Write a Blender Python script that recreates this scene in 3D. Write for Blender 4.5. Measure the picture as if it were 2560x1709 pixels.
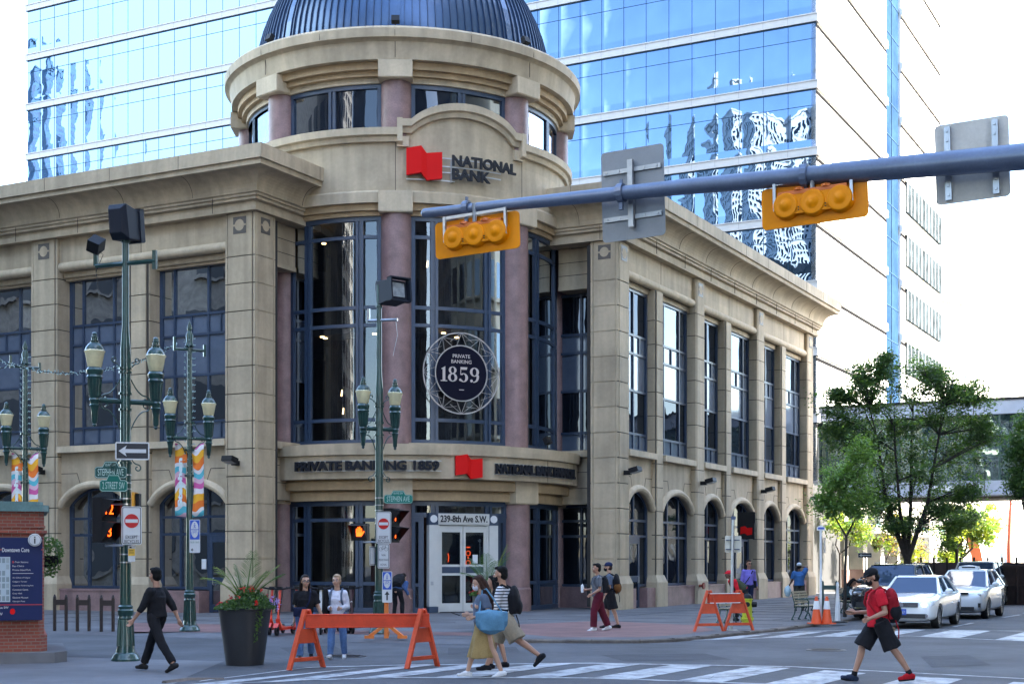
import bpy, bmesh, math, random
import numpy as np
from mathutils import Vector, Matrix, noise
for o in list(bpy.data.objects): bpy.data.objects.remove(o)
sc = bpy.context.scene; COL = sc.collection
R = math.radians; sin, cos, pi = math.sin, math.cos, math.pi
random.seed(7); np.random.seed(7)
# ---------------------------------------------------------------- camera, sky, sun, exposure
EYE = 1.8; FPX = 3600.; HOR = 1400.
cd = bpy.data.cameras.new('camera'); cam = bpy.data.objects.new('camera', cd); COL.objects.link(cam)
cam.location = (0, 0, EYE); cam.rotation_euler = (R(90), 0, 0)
cd.sensor_width = 36; cd.lens = 36*FPX/2560; cd.shift_y = (HOR-854.5)/2560
cd.clip_start = .1; cd.clip_end = 3000; sc.camera = cam
SUN_AZ = math.atan2(.92, -.39)          # measured from +Y towards +X
SUN_EL = R(31)
w = bpy.data.worlds.new('World'); sc.world = w; w.use_nodes = True
nt = w.node_tree; bg = nt.nodes['Background']
sky = nt.nodes.new('ShaderNodeTexSky'); sky.sky_type = 'NISHITA'; sky.sun_disc = False
sky.sun_elevation = SUN_EL; sky.sun_rotation = SUN_AZ; sky.air_density = 1.0; sky.dust_density = 1.5; sky.ozone_density = 1.5
# thin high cloud that whitens parts of the sky
tc = nt.nodes.new('ShaderNodeTexCoord'); mp = nt.nodes.new('ShaderNodeMapping'); mp.inputs['Scale'].default_value = (1, 1, 2.2)
nz = nt.nodes.new('ShaderNodeTexNoise'); nz.inputs['Scale'].default_value = 1.6; nz.inputs['Detail'].default_value = 6; nz.inputs['Roughness'].default_value = .55
cr = nt.nodes.new('ShaderNodeValToRGB'); cr.color_ramp.elements[0].position = .62; cr.color_ramp.elements[1].position = .85
mx = nt.nodes.new('ShaderNodeMix'); mx.data_type = 'RGBA'; mx.inputs['B'].default_value = (4.6, 5.6, 6.1, 1)
nt.links.new(tc.outputs['Generated'], mp.inputs['Vector']); nt.links.new(mp.outputs['Vector'], nz.inputs['Vector'])
nt.links.new(nz.outputs['Fac'], cr.inputs['Fac']); nt.links.new(cr.outputs['Color'], mx.inputs['Factor'])
dt = nt.nodes.new('ShaderNodeVectorMath'); dt.operation = 'DOT_PRODUCT'; dt.inputs[1].default_value = (-.93, -.10, .30); nt.links.new(tc.outputs['Generated'], dt.inputs[0])
mr = nt.nodes.new('ShaderNodeMapRange'); mr.inputs['From Min'].default_value = .862; mr.inputs['From Max'].default_value = .897; nt.links.new(dt.outputs['Value'], mr.inputs['Value'])
m2 = nt.nodes.new('ShaderNodeMath'); m2.operation = 'MAXIMUM'; nt.links.new(mr.outputs[0], m2.inputs[0]); nt.links.new(cr.outputs['Color'], m2.inputs[1])
nt.links.new(m2.outputs[0], mx.inputs['Factor'])      # unseen cloud bank, added so the tower's left glass reflects white
nt.links.new(sky.outputs['Color'], mx.inputs['A']); nt.links.new(mx.outputs['Result'], bg.inputs['Color'])
bg.inputs['Strength'].default_value = .15
sd = bpy.data.lights.new('sun', 'SUN'); sun = bpy.data.objects.new('sun', sd); COL.objects.link(sun)
sd.energy = 5; sd.angle = R(.5); sd.color = (1, .93, .82)
sv = Vector((sin(SUN_AZ)*cos(SUN_EL), cos(SUN_AZ)*cos(SUN_EL), sin(SUN_EL)))
sun.rotation_euler = sv.to_track_quat('Z', 'Y').to_euler(); sun.location = (60, -20, 60)
sc.view_settings.view_transform = 'Standard'; sc.view_settings.look = 'None'; sc.view_settings.gamma = 1
sc.view_settings.exposure = 3.35
sc.render.engine = 'CYCLES'
sc.cycles.max_bounces = 6; sc.cycles.diffuse_bounces = 3; sc.cycles.glossy_bounces = 4; sc.cycles.transparent_max_bounces = 10
sc.cycles.transmission_bounces = 4; sc.cycles.caustics_reflective = False; sc.cycles.caustics_refractive = False
RZ = -.08                                # road level; pavement is 0
# ---------------------------------------------------------------- picture helpers (photo pixels of 2560 x 1709 -> metres)
def gp(px, py, z=0.):
    Y = FPX*(EYE-z)/(py-HOR); return Vector(((px-1280)/FPX*Y, Y, z))
def at(px, Y, z=0.): return Vector(((px-1280)/FPX*Y, Y, z))
def zat(py, Y): return EYE+(HOR-py)/FPX*Y
# ---------------------------------------------------------------- mesh builder
def rootM(o):
    m = Matrix()
    while o is not None: m = o.matrix_basis @ m; o = o.parent
    return m
class MB:
    def __init__(s, M=None): s.v = []; s.f = []; s.mi = []; s.M = M.copy() if M else Matrix(); s.warp = None
    def add(s, vs, fs, m=0):
        n = len(s.v); M = s.M
        if s.warp: s.v += [M @ Vector(s.warp(*v)) for v in vs]
        else: s.v += [M @ Vector(v) for v in vs]
        s.f += [tuple(i+n for i in f) for f in fs]; s.mi += [m]*len(fs)
    def box(s, x0, x1, y0, y1, z0, z1, m=0):
        s.add([(x0,y0,z0),(x1,y0,z0),(x1,y1,z0),(x0,y1,z0),(x0,y0,z1),(x1,y0,z1),(x1,y1,z1),(x0,y1,z1)],
              [(0,3,2,1),(4,5,6,7),(0,1,5,4),(1,2,6,5),(2,3,7,6),(3,0,4,7)], m)
    def cbox(s, c, d, m=0, rot=None):
        h = [x/2 for x in d]; vs = []
        for z in (-1,1):
            for x, y in ((-1,-1),(1,-1),(1,1),(-1,1)):
                p = Vector((x*h[0], y*h[1], z*h[2]))
                if rot is not None: p = rot @ p
                vs.append(p+Vector(c))
        s.add(vs, [(0,3,2,1),(4,5,6,7),(0,1,5,4),(1,2,6,5),(2,3,7,6),(3,0,4,7)], m)
    def bar(s, a, b, w, h, m=0, up=(0,0,1)):
        a = Vector(a); b = Vector(b); d = (b-a); L = d.length; d.normalize(); u = Vector(up)
        if abs(d.dot(u)) > .98: u = Vector((0,1,0))
        x = d.cross(u).normalized(); z = x.cross(d)
        s.cbox((a+b)/2, (w, L, h), m, Matrix((x, d, z)).transposed())
    def tube(s, pts, rad, n=10, m=0, caps=True):
        pts = [Vector(p) for p in pts]; k = len(pts)
        if not hasattr(rad, '__len__'): rad = [rad]*k
        vs = []; fs = []; x = None
        for i, p in enumerate(pts):
            d = (pts[min(i+1, k-1)]-pts[max(i-1, 0)]).normalized()
            if x is None:
                u = Vector((0,0,1)) if abs(d.z) < .9 else Vector((1,0,0)); x = d.cross(u).normalized()
            else: x = (x - d*x.dot(d)).normalized()
            y = d.cross(x)
            for j in range(n):
                t = 2*pi*j/n; vs.append(p+(x*cos(t)+y*sin(t))*rad[i])
        for i in range(k-1):
            for j in range(n):
                a = i*n+j; b = i*n+(j+1)%n; fs.append((a, b, b+n, a+n))
        if caps: fs.append(tuple(range(n))[::-1]); fs.append(tuple(range((k-1)*n, k*n)))
        s.add(vs, fs, m)
    def lathe(s, prof, c=(0,0,0), n=24, m=0, a0=0., a1=2*pi, axis='Z'):
        full = abs(a1-a0-2*pi) < 1e-6; k = n if full else n+1; vs = []; fs = []
        for i in range(k):
            t = a0+(a1-a0)*i/n
            for r, z in prof:
                q = (r*cos(t), r*sin(t), z)
                if axis == 'Y': q = (q[0], q[2], q[1])
                if axis == 'X': q = (q[2], q[0], q[1])
                vs.append(Vector(q)+Vector(c))
        p = len(prof)
        for i in range(n):
            for j in range(p-1):
                a = i*p+j; b = ((i+1) % k)*p+j; fs.append((a, b, b+1, a+1))
        s.add(vs, fs, m)
    def ell(s, c, r, m=0, nu=14, nv=9, rot=None):
        if not hasattr(r, '__len__'): r = (r,r,r)
        vs = [(0,0,-1)]; fs = []
        for j in range(1, nv):
            f = -pi/2+pi*j/nv
            for i in range(nu): vs.append((cos(f)*cos(2*pi*i/nu), cos(f)*sin(2*pi*i/nu), sin(f)))
        vs.append((0,0,1)); L = len(vs)-1; out = []
        for v in vs:
            p = Vector((v[0]*r[0], v[1]*r[1], v[2]*r[2]))
            if rot is not None: p = rot @ p
            out.append(p+Vector(c))
        for i in range(nu): fs.append((0, 1+(i+1)%nu, 1+i)); fs.append((L, L-nu+i, L-nu+(i+1)%nu))
        for j in range(nv-2):
            for i in range(nu):
                a = 1+j*nu+i; b = 1+j*nu+(i+1)%nu; fs.append((a, b, b+nu, a+nu))
        s.add(out, fs, m)
    def cap(s, a, b, r0, r1, m=0, n=12):           # capsule
        a = Vector(a); b = Vector(b)
        s.tube([a, b], [r0, r1], n, m); s.ell(a, r0, m, n, 8); s.ell(b, r1, m, n, 8)
    def prism(s, poly, z0, z1, m=0, plane='XY'):   # polygon extruded
        n = len(poly); vs = []
        for z in (z0, z1):
            for x, y in poly: vs.append((x,y,z) if plane == 'XY' else ((x,z,y) if plane == 'XZ' else (z,x,y)))
        fs = [tuple(range(n))[::-1], tuple(range(n, 2*n))]+[(i, (i+1)%n, n+(i+1)%n, n+i) for i in range(n)]
        s.add(vs, fs, m)
    def sweep(s, path, prof, m=0, side=1, capends=True):   # profile (p out, z) along a 2D path, mitred
        P = [Vector(p[:2]) for p in path]; k = len(P); vs = []; fs = []; n = len(prof)
        for i in range(k):
            d0 = (P[i]-P[i-1]).normalized() if i else None; d1 = (P[i+1]-P[i]).normalized() if i < k-1 else None
            n0 = Vector((d0.y, -d0.x))*side if d0 else None; n1 = Vector((d1.y, -d1.x))*side if d1 else None
            if n0 is None: nn = n1
            elif n1 is None: nn = n0
            else: nn = (n0+n1)/(1+n0.dot(n1))
            for p, z in prof: vs.append((P[i].x+nn.x*p, P[i].y+nn.y*p, z))
        for i in range(k-1):
            for j in range(n): fs.append((i*n+j, i*n+(j+1)%n, (i+1)*n+(j+1)%n, (i+1)*n+j))
        if capends: fs.append(tuple(range(n))); fs.append(tuple(range((k-1)*n, k*n))[::-1])
        s.add(vs, fs, m)
    def build(s, name, mats, parent=None, smooth=False, recalc=True, bevel=0, sharp=35):
        me = bpy.data.meshes.new(name)
        inv = rootM(parent).inverted() if parent else Matrix()
        me.from_pydata([inv @ v for v in s.v], [], s.f)
        if not isinstance(mats, (list, tuple)): mats = [mats]
        for m in mats: me.materials.append(m)
        me.polygons.foreach_set('material_index', s.mi)
        if recalc:
            bm = bmesh.new(); bm.from_mesh(me); bmesh.ops.recalc_face_normals(bm, faces=bm.faces); bm.to_mesh(me); bm.free()
        if smooth:
            me.polygons.foreach_set('use_smooth', [True]*len(me.polygons)); me.set_sharp_from_angle(angle=R(sharp))
        o = bpy.data.objects.new(name, me); COL.objects.link(o)
        if parent: o.parent = parent
        if bevel:
            b = o.modifiers.new('bevel', 'BEVEL'); b.width = bevel; b.segments = 2; b.limit_method = 'ANGLE'; b.angle_limit = R(40)
        return o
GROUPS = {'park_bench':'green park benches on the pavement','car':'cars waiting in the street','barricade':'orange wooden barricades','banner_lamp_post':'banner lamp posts along the avenue','signal_lamp_post':'lamp posts carrying signals','street_tree':'trees along the street','planter':'charcoal planters with palms','hanging_basket':'hanging baskets','backpack':'backpacks worn by people','sign_pole':'sign poles'}
def thing(name, label, cat, loc=(0,0,0), rz=0, group=None):
    o = bpy.data.objects.new(name, None); COL.objects.link(o); o.location = loc; o.rotation_euler = (0,0,rz)
    o.empty_display_size = .3; group = group or GROUPS.get(name); return tag(o, label, cat, group)
def tag(o, label=None, cat=None, group=None, kind=None):
    if label: o['label'] = label
    if cat: o['category'] = cat
    if group: o['group'] = group
    if kind: o['kind'] = kind
    return o
def copy_tree(o, parent=None):
    c = o.copy(); COL.objects.link(c)
    if parent is not None: c.parent = parent
    for ch in o.children: copy_tree(ch, c)
    return c
def place(o, loc, rz=0): o.location = loc; o.rotation_euler = (0,0,rz); return o
# ---------------------------------------------------------------- materials
def mat(name, col, rough=.6, metal=0., var=.0, scale=3., bump=0., bscale=40., streak=0., coat=0., emit=None, es=0., spec=.5, dirt=0.):
    m = bpy.data.materials.new(name); m.use_nodes = True; t = m.node_tree; N = t.nodes; Lk = t.links
    b = N['Principled BSDF']; b.inputs['Base Color'].default_value = (*col, 1); b.inputs['Roughness'].default_value = rough
    b.inputs['Metallic'].default_value = metal; b.inputs['Specular IOR Level'].default_value = spec; b.inputs['Coat Weight'].default_value = coat
    b.inputs['Coat Roughness'].default_value = .04
    if emit: b.inputs['Emission Color'].default_value = (*emit, 1); b.inputs['Emission Strength'].default_value = es
    if var or bump or streak or dirt:
        tc = N.new('ShaderNodeTexCoord')
        def ntex(sc_, sx=1, sz=1, det=5):
            mp = N.new('ShaderNodeMapping'); mp.inputs['Scale'].default_value = (sx, sx, sz); Lk.new(tc.outputs['Object'], mp.inputs[0])
            n = N.new('ShaderNodeTexNoise'); n.inputs['Scale'].default_value = sc_; n.inputs['Detail'].default_value = det; Lk.new(mp.outputs[0], n.inputs['Vector']); return n.outputs['Fac']
        cur = None
        def mult(cur, fac, lo, hi):
            mr = N.new('ShaderNodeMapRange'); mr.inputs['From Min'].default_value = .3; mr.inputs['From Max'].default_value = .7
            mr.inputs['To Min'].default_value = lo; mr.inputs['To Max'].default_value = hi; Lk.new(fac, mr.inputs['Value'])
            v = N.new('ShaderNodeVectorMath'); v.operation = 'SCALE'
            if cur is None: v.inputs[0].default_value = col
            else: Lk.new(cur, v.inputs[0])
            Lk.new(mr.outputs[0], v.inputs['Scale']); return v.outputs[0]
        if var: cur = mult(cur, ntex(scale), 1-var, 1+var); cur = mult(cur, ntex(scale*9, det=3), 1-var*.5, 1+var*.5)
        if streak: cur = mult(cur, ntex(1.0, 3.0, .25), 1-streak, 1+streak*.3)
        if dirt: cur = mult(cur, ntex(.5, det=8), 1-dirt, 1+dirt*.2)
        if cur is not None: Lk.new(cur, b.inputs['Base Color'])
        if bump:
            bp = N.new('ShaderNodeBump'); bp.inputs['Strength'].default_value = bump; bp.inputs['Distance'].default_value = .02
            Lk.new(ntex(bscale, det=4), bp.inputs['Height']); Lk.new(bp.outputs[0], b.inputs['Normal'])
    return m
STONE = mat('stone', (.52,.418,.285), .75, var=.10, scale=.9, streak=.20, bump=.3, bscale=60, dirt=.22)
def block_tone(m, amt):      # tone change from one cut block to the next
    N = m.node_tree.nodes; L = m.node_tree.links; b = N['Principled BSDF']; src = b.inputs['Base Color'].links[0].from_socket
    tc = N.new('ShaderNodeTexCoord'); sn = N.new('ShaderNodeVectorMath'); sn.operation = 'SNAP'; sn.inputs[1].default_value = (2.1, 2.1, .926); L.new(tc.outputs['Object'], sn.inputs[0])
    wn = N.new('ShaderNodeTexWhiteNoise'); L.new(sn.outputs[0], wn.inputs['Vector']); mr = N.new('ShaderNodeMapRange'); mr.inputs['To Min'].default_value = 1-amt; mr.inputs['To Max'].default_value = 1+amt; L.new(wn.outputs['Value'], mr.inputs['Value'])
    v = N.new('ShaderNodeVectorMath'); v.operation = 'SCALE'; L.new(src, v.inputs[0]); L.new(mr.outputs[0], v.inputs['Scale']); L.new(v.outputs[0], b.inputs['Base Color'])
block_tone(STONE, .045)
STONE3 = mat('stone_brown', (.43,.305,.175), .8, var=.12, scale=1.2, streak=.15, bump=.25, bscale=60)  # darker, browner stone for the recessed rings of the rotunda
STONE2 = mat('stone_coping', (.56,.455,.315), .75, var=.10, scale=1.2, streak=.2, bump=.25, bscale=60)
JOINT = mat('joint', (.06,.05,.04), .9)
GRAN = mat('granite', (.25,.155,.15), .45, var=.22, scale=2.5, bump=.15, bscale=120, streak=.1)
BLUE = mat('blue_frame', (.034,.056,.100), .38, var=.08, spec=.5)
SPAN = mat('spandrel_glass', (.115,.145,.20), .12, var=.12, scale=.5, coat=.3)
DARK = mat('interior_dark', (.03,.027,.025), .8)
BLACK = mat('black_metal', (.010,.010,.012), .55, spec=.25)
RED = mat('sign_red', (.66,.006,.006), .55, spec=.15)
LETTER = mat('letter_charcoal', (.028,.029,.034), .7, spec=.2)
STEEL = mat('steel', (.42,.43,.45), .35, metal=.8, var=.08)
WHITE = mat('white_paint', (.72,.73,.74), .45, var=.04)
GREEN = mat('green_iron', (.012,.05,.042), .28, var=.25, scale=6, bump=.1, bscale=30, coat=.4)
def glass_dark(name, tint=(.02,.03,.045), trans=0.0, wob=.012, base=.05, wcol=(.62,.68,.75), freq=.9):
    m = bpy.data.materials.new(name); m.use_nodes = True; t = m.node_tree; N = t.nodes; Lk = t.links; N.remove(N['Principled BSDF'])
    out = N['Material Output']; g = N.new('ShaderNodeBsdfGlossy'); g.inputs['Roughness'].default_value = .015; g.inputs['Color'].default_value = (*wcol,1)
    tc = N.new('ShaderNodeTexCoord'); n = N.new('ShaderNodeTexNoise'); n.inputs['Scale'].default_value = freq; n.inputs['Detail'].default_value = 2
    Lk.new(tc.outputs['Object'], n.inputs['Vector'])
    sb = N.new('ShaderNodeVectorMath'); sb.operation = 'SUBTRACT'; sb.inputs[1].default_value = (.5,.5,.5); Lk.new(n.outputs['Color'], sb.inputs[0])
    s2 = N.new('ShaderNodeVectorMath'); s2.operation = 'SCALE'; s2.inputs['Scale'].default_value = wob*4; Lk.new(sb.outputs[0], s2.inputs[0])
    ge = N.new('ShaderNodeNewGeometry'); ad = N.new('ShaderNodeVectorMath'); ad.operation = 'ADD'; Lk.new(ge.outputs['Normal'], ad.inputs[0]); Lk.new(s2.outputs[0], ad.inputs[1])
    nm = N.new('ShaderNodeVectorMath'); nm.operation = 'NORMALIZE'; Lk.new(ad.outputs[0], nm.inputs[0]); Lk.new(nm.outputs[0], g.inputs['Normal'])
    d = N.new('ShaderNodeBsdfDiffuse'); d.inputs['Color'].default_value = (*tint,1)
    if trans > 0:
        tr = N.new('ShaderNodeBsdfTransparent'); tr.inputs['Color'].default_value = (.55,.6,.66,1)
        md = N.new('ShaderNodeMixShader'); md.inputs[0].default_value = trans; Lk.new(d.outputs[0], md.inputs[1]); Lk.new(tr.outputs[0], md.inputs[2]); low = md.outputs[0]
    else: low = d.outputs[0]
    lw = N.new('ShaderNodeFresnel'); lw.inputs['IOR'].default_value = 1.6
    ma = N.new('ShaderNodeMath'); ma.operation = 'ADD'; ma.inputs[1].default_value = base; ma.use_clamp = True; Lk.new(lw.outputs[0], ma.inputs[0])
    mix = N.new('ShaderNodeMixShader'); Lk.new(ma.outputs[0], mix.inputs[0]); Lk.new(low, mix.inputs[1]); Lk.new(g.outputs[0], mix.inputs[2])
    Lk.new(mix.outputs[0], out.inputs['Surface']); return m
GLASS = glass_dark('window_glass', (.010,.014,.022), base=.03, wcol=(.40,.44,.5))
GLASS2 = glass_dark('window_glass_pale', (.025,.035,.055), base=.10, freq=.6)
GLASST = glass_dark('see_through_glass', (.01,.013,.018), trans=.80, base=.035, wcol=(.6,.65,.7), wob=.004)
# ---------------------------------------------------------------- lettering
_tc = {}
def text_geo(s, bold=.0, res=3):
    k = (s, bold)
    if k in _tc: return _tc[k]
    cu = bpy.data.curves.new('t', 'FONT'); cu.body = s; cu.size = 1; cu.offset = bold; cu.extrude = .5; cu.resolution_u = res
    o = bpy.data.objects.new('t', cu); COL.objects.link(o); dg = bpy.context.evaluated_depsgraph_get()
    me = bpy.data.meshes.new_from_object(o.evaluated_get(dg)); vs = [tuple(v.co) for v in me.vertices]; fs = [tuple(p.vertices) for p in me.polygons]
    bpy.data.objects.remove(o); bpy.data.meshes.remove(me); bpy.data.curves.remove(cu)
    x0 = min(v[0] for v in vs); x1 = max(v[0] for v in vs); y0 = min(v[1] for v in vs); y1 = max(v[1] for v in vs)
    r = ([((v[0]-x0)/(x1-x0), (v[1]-y0)/(y1-y0), v[2]) for v in vs], fs, (x1-x0)/(y1-y0)); _tc[k] = r; return r
def put_text(mb, s, x0, z0, w, h, y, depth=.01, m=0, bold=0., flip=False):
    """text in the local XZ plane facing -Y (y = its front); w None keeps proportion"""
    vs, fs, ar = text_geo(s, bold)
    if w is None: w = h*ar
    mb.add([(x0+v[0]*w, y+(.5-v[2])*depth, z0+v[1]*h) for v in vs], fs, m)
    return w
def ctext(mb, s, xc, z0, h, y, wmax=None, depth=.006, m=0, bold=0.):
    w_ = h*text_geo(s, bold)[2]
    if wmax: w_ = min(w_, wmax)
    put_text(mb, s, xc-w_/2, z0, w_, h, y, depth, m, bold)
# ---------------------------------------------------------------- the two street directions
A = R(27.6)
dR = Vector((sin(A), cos(A), 0)); dL = Vector((-cos(A), sin(A), 0))
nR = Vector((cos(A), -sin(A), 0)); nL = -dR           # outward normals of the right and the left wing
PL = Vector((-8.61, 48.2, 0)); PR = Vector((3.874, 52.5, 0)); C = Vector((-4.17, 55.57, 0)); A0 = 24.2
def frame(o, a, b): return Matrix(((a.x,b.x,0,o.x),(a.y,b.y,0,o.y),(0,0,1,o.z),(0,0,0,1)))
FLW = frame(PL, dL, nL); FRW = frame(PR, dR, nR)
def pol(th, r, z): t = R(th); return Vector((C.x+r*sin(t), C.y-r*cos(t), z))
def th_px(px, r):
    best = None
    for i in range(-900, 1100):
        p = pol(i/10, r, 0); e = abs(1280+FPX*p.x/p.y-px)
        if (p-Vector((C.x, C.y, 0))).dot(Vector((-C.x,-C.y,0))) < 0: continue
        if best is None or e < best[0]: best = (e, i/10)
    return best[1]
# ================================================================ GROUND
ASPH = mat('asphalt', (.088,.090,.100), .8, var=.20, scale=.30, bump=1.0, bscale=45, dirt=.35)
PAVE = mat('pavement_concrete', (.125,.125,.135), .8, var=.20, scale=.7, bump=.6, bscale=50, dirt=.35)
PAVEP = mat('pavers_pink', (.21,.11,.10), .8, var=.2, scale=1.3, bump=.3, bscale=60, dirt=.25)
CONC = mat('plaza_concrete', (.15,.15,.16), .8, var=.15, scale=.4, bump=.3, bscale=70, dirt=.3)
KERB = mat('kerb_stone', (.15,.125,.11), .85, var=.3, scale=2, bump=.5, bscale=40, dirt=.3)
PAINT = mat('road_paint', (.50,.51,.52), .65, var=.10, scale=2.0, bump=.4, bscale=90, dirt=.2)
def worn(m):        # paint rubbed through to the asphalt in patches
    N = m.node_tree.nodes; L = m.node_tree.links; b = N['Principled BSDF']; src = b.inputs['Base Color'].links[0].from_socket
    tc = N.new('ShaderNodeTexCoord'); n = N.new('ShaderNodeTexNoise'); n.inputs['Scale'].default_value = 2.6; n.inputs['Detail'].default_value = 12; n.inputs['Roughness'].default_value = .75; L.new(tc.outputs['Object'], n.inputs['Vector'])
    r = N.new('ShaderNodeValToRGB'); r.color_ramp.elements[0].position = .44; r.color_ramp.elements[1].position = .62; r.color_ramp.elements[1].color = (.85,.85,.85,1); L.new(n.outputs['Fac'], r.inputs[0])
    x = N.new('ShaderNodeMix'); x.data_type = 'RGBA'; x.inputs['B'].default_value = (.10,.10,.11,1); L.new(r.outputs[0], x.inputs['Factor']); L.new(src, x.inputs['A']); L.new(x.outputs['Result'], b.inputs['Base Color'])
worn(PAINT)
def sheet(name, poly, z, m, seg=None, th=None):
    mb = MB()
    if th: mb.prism(poly, z-th, z)
    else: mb.add([(x,y,z) for x,y in poly], [tuple(range(len(poly)))])
    o = mb.build(name, m, recalc=bool(th))
    if not th and o.data.polygons[0].normal.z < 0: o.data.flip_normals()
    return tag(o, kind='structure')
sheet('ground', [(-900,-300),(900,-300),(900,1500),(-900,1500)], RZ-.03, ASPH)
def V2(v): return (v.x, v.y)
# road surface
sheet('road', [(-120,-80),(160,-80),(160,330),(-120,330)], RZ, ASPH)
# kerb line of the pavement: along the avenue, round the corner, then along the street
K1 = Vector((9.2, 42.2, 0))
kline = [K1+dR*140, K1+dR*60, K1+dR*20, K1, K1-dR*3.2]
e0 = kline[-1]
for px, py in ((1935,1571),(1860,1578),(1788,1585),(1740,1590),(1680,1595),(1600,1598),(1480,1598),(1300,1597)):
    kline.append(gp(px, py, 0))
lft = [gp(1100,1594), gp(880,1590), gp(674,1587), gp(480,1580)]
kpts = kline+lft
far = [PL+dL*70-nL*2, PR+dR*140+nR*1.0]
e1 = lft[-1]+dL*50
poly = [V2(p) for p in kpts]+[V2(e1), V2(e1+dR*12)]+[V2(PL+dL*60+dR*12), V2(C+dR*30), V2(K1+dR*140-nR*20)]
sheet('pavement', poly, 0, PAVE, th=.2)
mb = MB()   # kerb stones
kp = [p for p in kline]
mb.sweep([V2(p) for p in kp], [(0,.006),(.03,-.02),(.035,-.2),(-.16,-.2),(-.16,.006)], side=-1)
acc = 0
for a, b in zip(kp[1:-1], kp[2:]):
    L = (b-a).length; t = 0
    while t < L:
        q = a.lerp(b, t/L); d = (b-a).normalized(); mb.bar(q+Vector((-.06*d.y*0,0,.002)), q+d*.012+Vector((0,0,.002)), .22, .02, 1); t += 1.7
tag(mb.build('kerb', [KERB, JOINT]), kind='structure')
mb = MB()  # flush ramp strip where the pavement meets the avenue
lp = [kline[-1]]+lft+[e1]
for a, b in zip(lp[:-1], lp[1:]):
    mb.add([(a.x,a.y,-.002),(b.x,b.y,-.002),(b.x,b.y-.9,RZ+.004),(a.x,a.y-.9,RZ+.004)], [(0,1,2,3)])
tag(mb.build('kerb_ramp', PAVE), kind='structure')
for i, (pts_, nm_) in enumerate(((((1500,1636),(1760,1632),(1830,1648),(1560,1652)),'patch'),(((2300,1640),(2420,1636),(2480,1662),(2330,1668)),'patch'),(((700,1618),(830,1612),(880,1632),(740,1640)),'patch'),(((1120,1618),(1290,1616),(1300,1630),(1120,1634)),'patch'))):
    sheet('asphalt_patch', [V2(gp(x,y,RZ)) for x,y in pts_], RZ+.0045, bpy.data.materials.get('asphalt_patch') or mat('asphalt_patch', (.05,.052,.06), .85, var=.2, scale=1.5, bump=.6, bscale=90))
# paving joints
mb = MB()
for i in range(0, 26):
    p = PR+nR*.9+dR*(-9+i*2.4); q = p+nR*8.0; mb.bar((p.x,p.y,.001), (q.x,q.y,.001), .045, .006)
for i in range(3):
    p = PR+nR*(2.5+i*2.6)+dR*(-6); q = p+dR*70; mb.bar((p.x,p.y,.0012), (q.x,q.y,.0012), .045, .006)
for i in range(0, 16):
    p = PL+nL*.9+dL*(-6+i*2.4); q = p+nL*7.5; mb.bar((p.x,p.y,.001), (q.x,q.y,.001), .045, .006)
for i in range(3):
    p = PL+nL*(2.2+i*2.6)+dL*(-9); q = p+dL*40; mb.bar((p.x,p.y,.0012), (q.x,q.y,.0012), .045, .006)
tag(mb.build('paving_joints', mat('joint_grey', (.045,.045,.05), .9)), kind='structure')
# pink paver bands
def gpoly(pts, z): return [V2(gp(x,y,z)) for x,y in pts]
sheet('paver_band', gpoly([(1390,1592),(1250,1579),(1300,1560),(1500,1551),(1745,1562),(1790,1574),(1700,1586),(1600,1592)], 0), .0045, PAVEP)
sheet('paver_band', gpoly([(300,1578),(330,1556),(560,1560),(700,1566),(900,1575),(1180,1580),(1180,1588),(880,1584),(560,1580)], 0), .0045, PAVEP)
sheet('plaza_paving', gpoly([(-900,1640),(-300,1632),(140,1641),(560,1652),(470,1690),(430,1712),(300,1790),(-900,1900)], RZ), RZ+.0045, CONC)
# worn kerb piece near the front crosswalk
mb = MB(); mb.tube([gp(410,1707,RZ), gp(470,1699,RZ), gp(560,1697,RZ)], [.05,.05,.03], 6); tag(mb.build('kerb_fragment', KERB), kind='structure')
# zebra crossings
def pl_at(pl, x):
    for a, b in zip(pl[:-1], pl[1:]):
        if a.x <= x <= b.x: return a.y+(b.y-a.y)*(x-a.x)/(b.x-a.x)
    a, b = (pl[0], pl[1]) if x < pl[0].x else (pl[-2], pl[-1]); return a.y+(b.y-a.y)*(x-a.x)/(b.x-a.x)
def crossing(top, bot, x0, x1, step, wd, name):
    T = [gp(x,y,RZ) for x,y in top]; B = [gp(x,y,RZ) for x,y in bot]; z = RZ+.008; mb = MB()
    for pl in (T, B):
        for i in range(len(pl)-1):
            a, b = pl[i], pl[i+1]; mb.add([(a.x,a.y-.09,z),(b.x,b.y-.09,z),(b.x,b.y+.09,z),(a.x,a.y+.09,z)], [(0,1,2,3)])
    x = x0; sl = dR.x/dR.y
    while x < x1:
        q = []
        for xx in (x, x+wd):
            yb = pl_at(B, xx)
            for _ in range(2): xt = xx+(pl_at(T, xx)-yb)*sl; yt = pl_at(T, xt)
            q.append(((xx, yb+.09), (xx+(yt-yb)*sl, yt-.09)))
        (b0, t0), (b1, t1) = q; zz = z+.001
        mb.add([(b0[0],b0[1],zz),(b1[0],b1[1],zz),(t1[0],t1[1],zz),(t0[0],t0[1],zz)], [(0,1,2,3)]); x += step
    o = mb.build(name, PAINT, recalc=False); tag(o, kind='structure')
crossing([(500,1702),(771,1668),(1000,1662),(1480,1657),(1980,1666),(2560,1696),(3100,1725)],
         [(300,1722),(771,1699),(1000,1693),(1480,1694),(1980,1712),(2560,1750),(3100,1790)], -6.3, 10.5, 1.27, .66, 'crosswalk_markings')
crossing([(1740,1592),(1980,1578),(2223,1572),(2560,1577),(3000,1588)], [(1710,1600),(1980,1592),(2273,1589),(2560,1602),(3000,1620)], 4.7, 17.5, 1.35, .72, 'crosswalk_markings')
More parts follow.
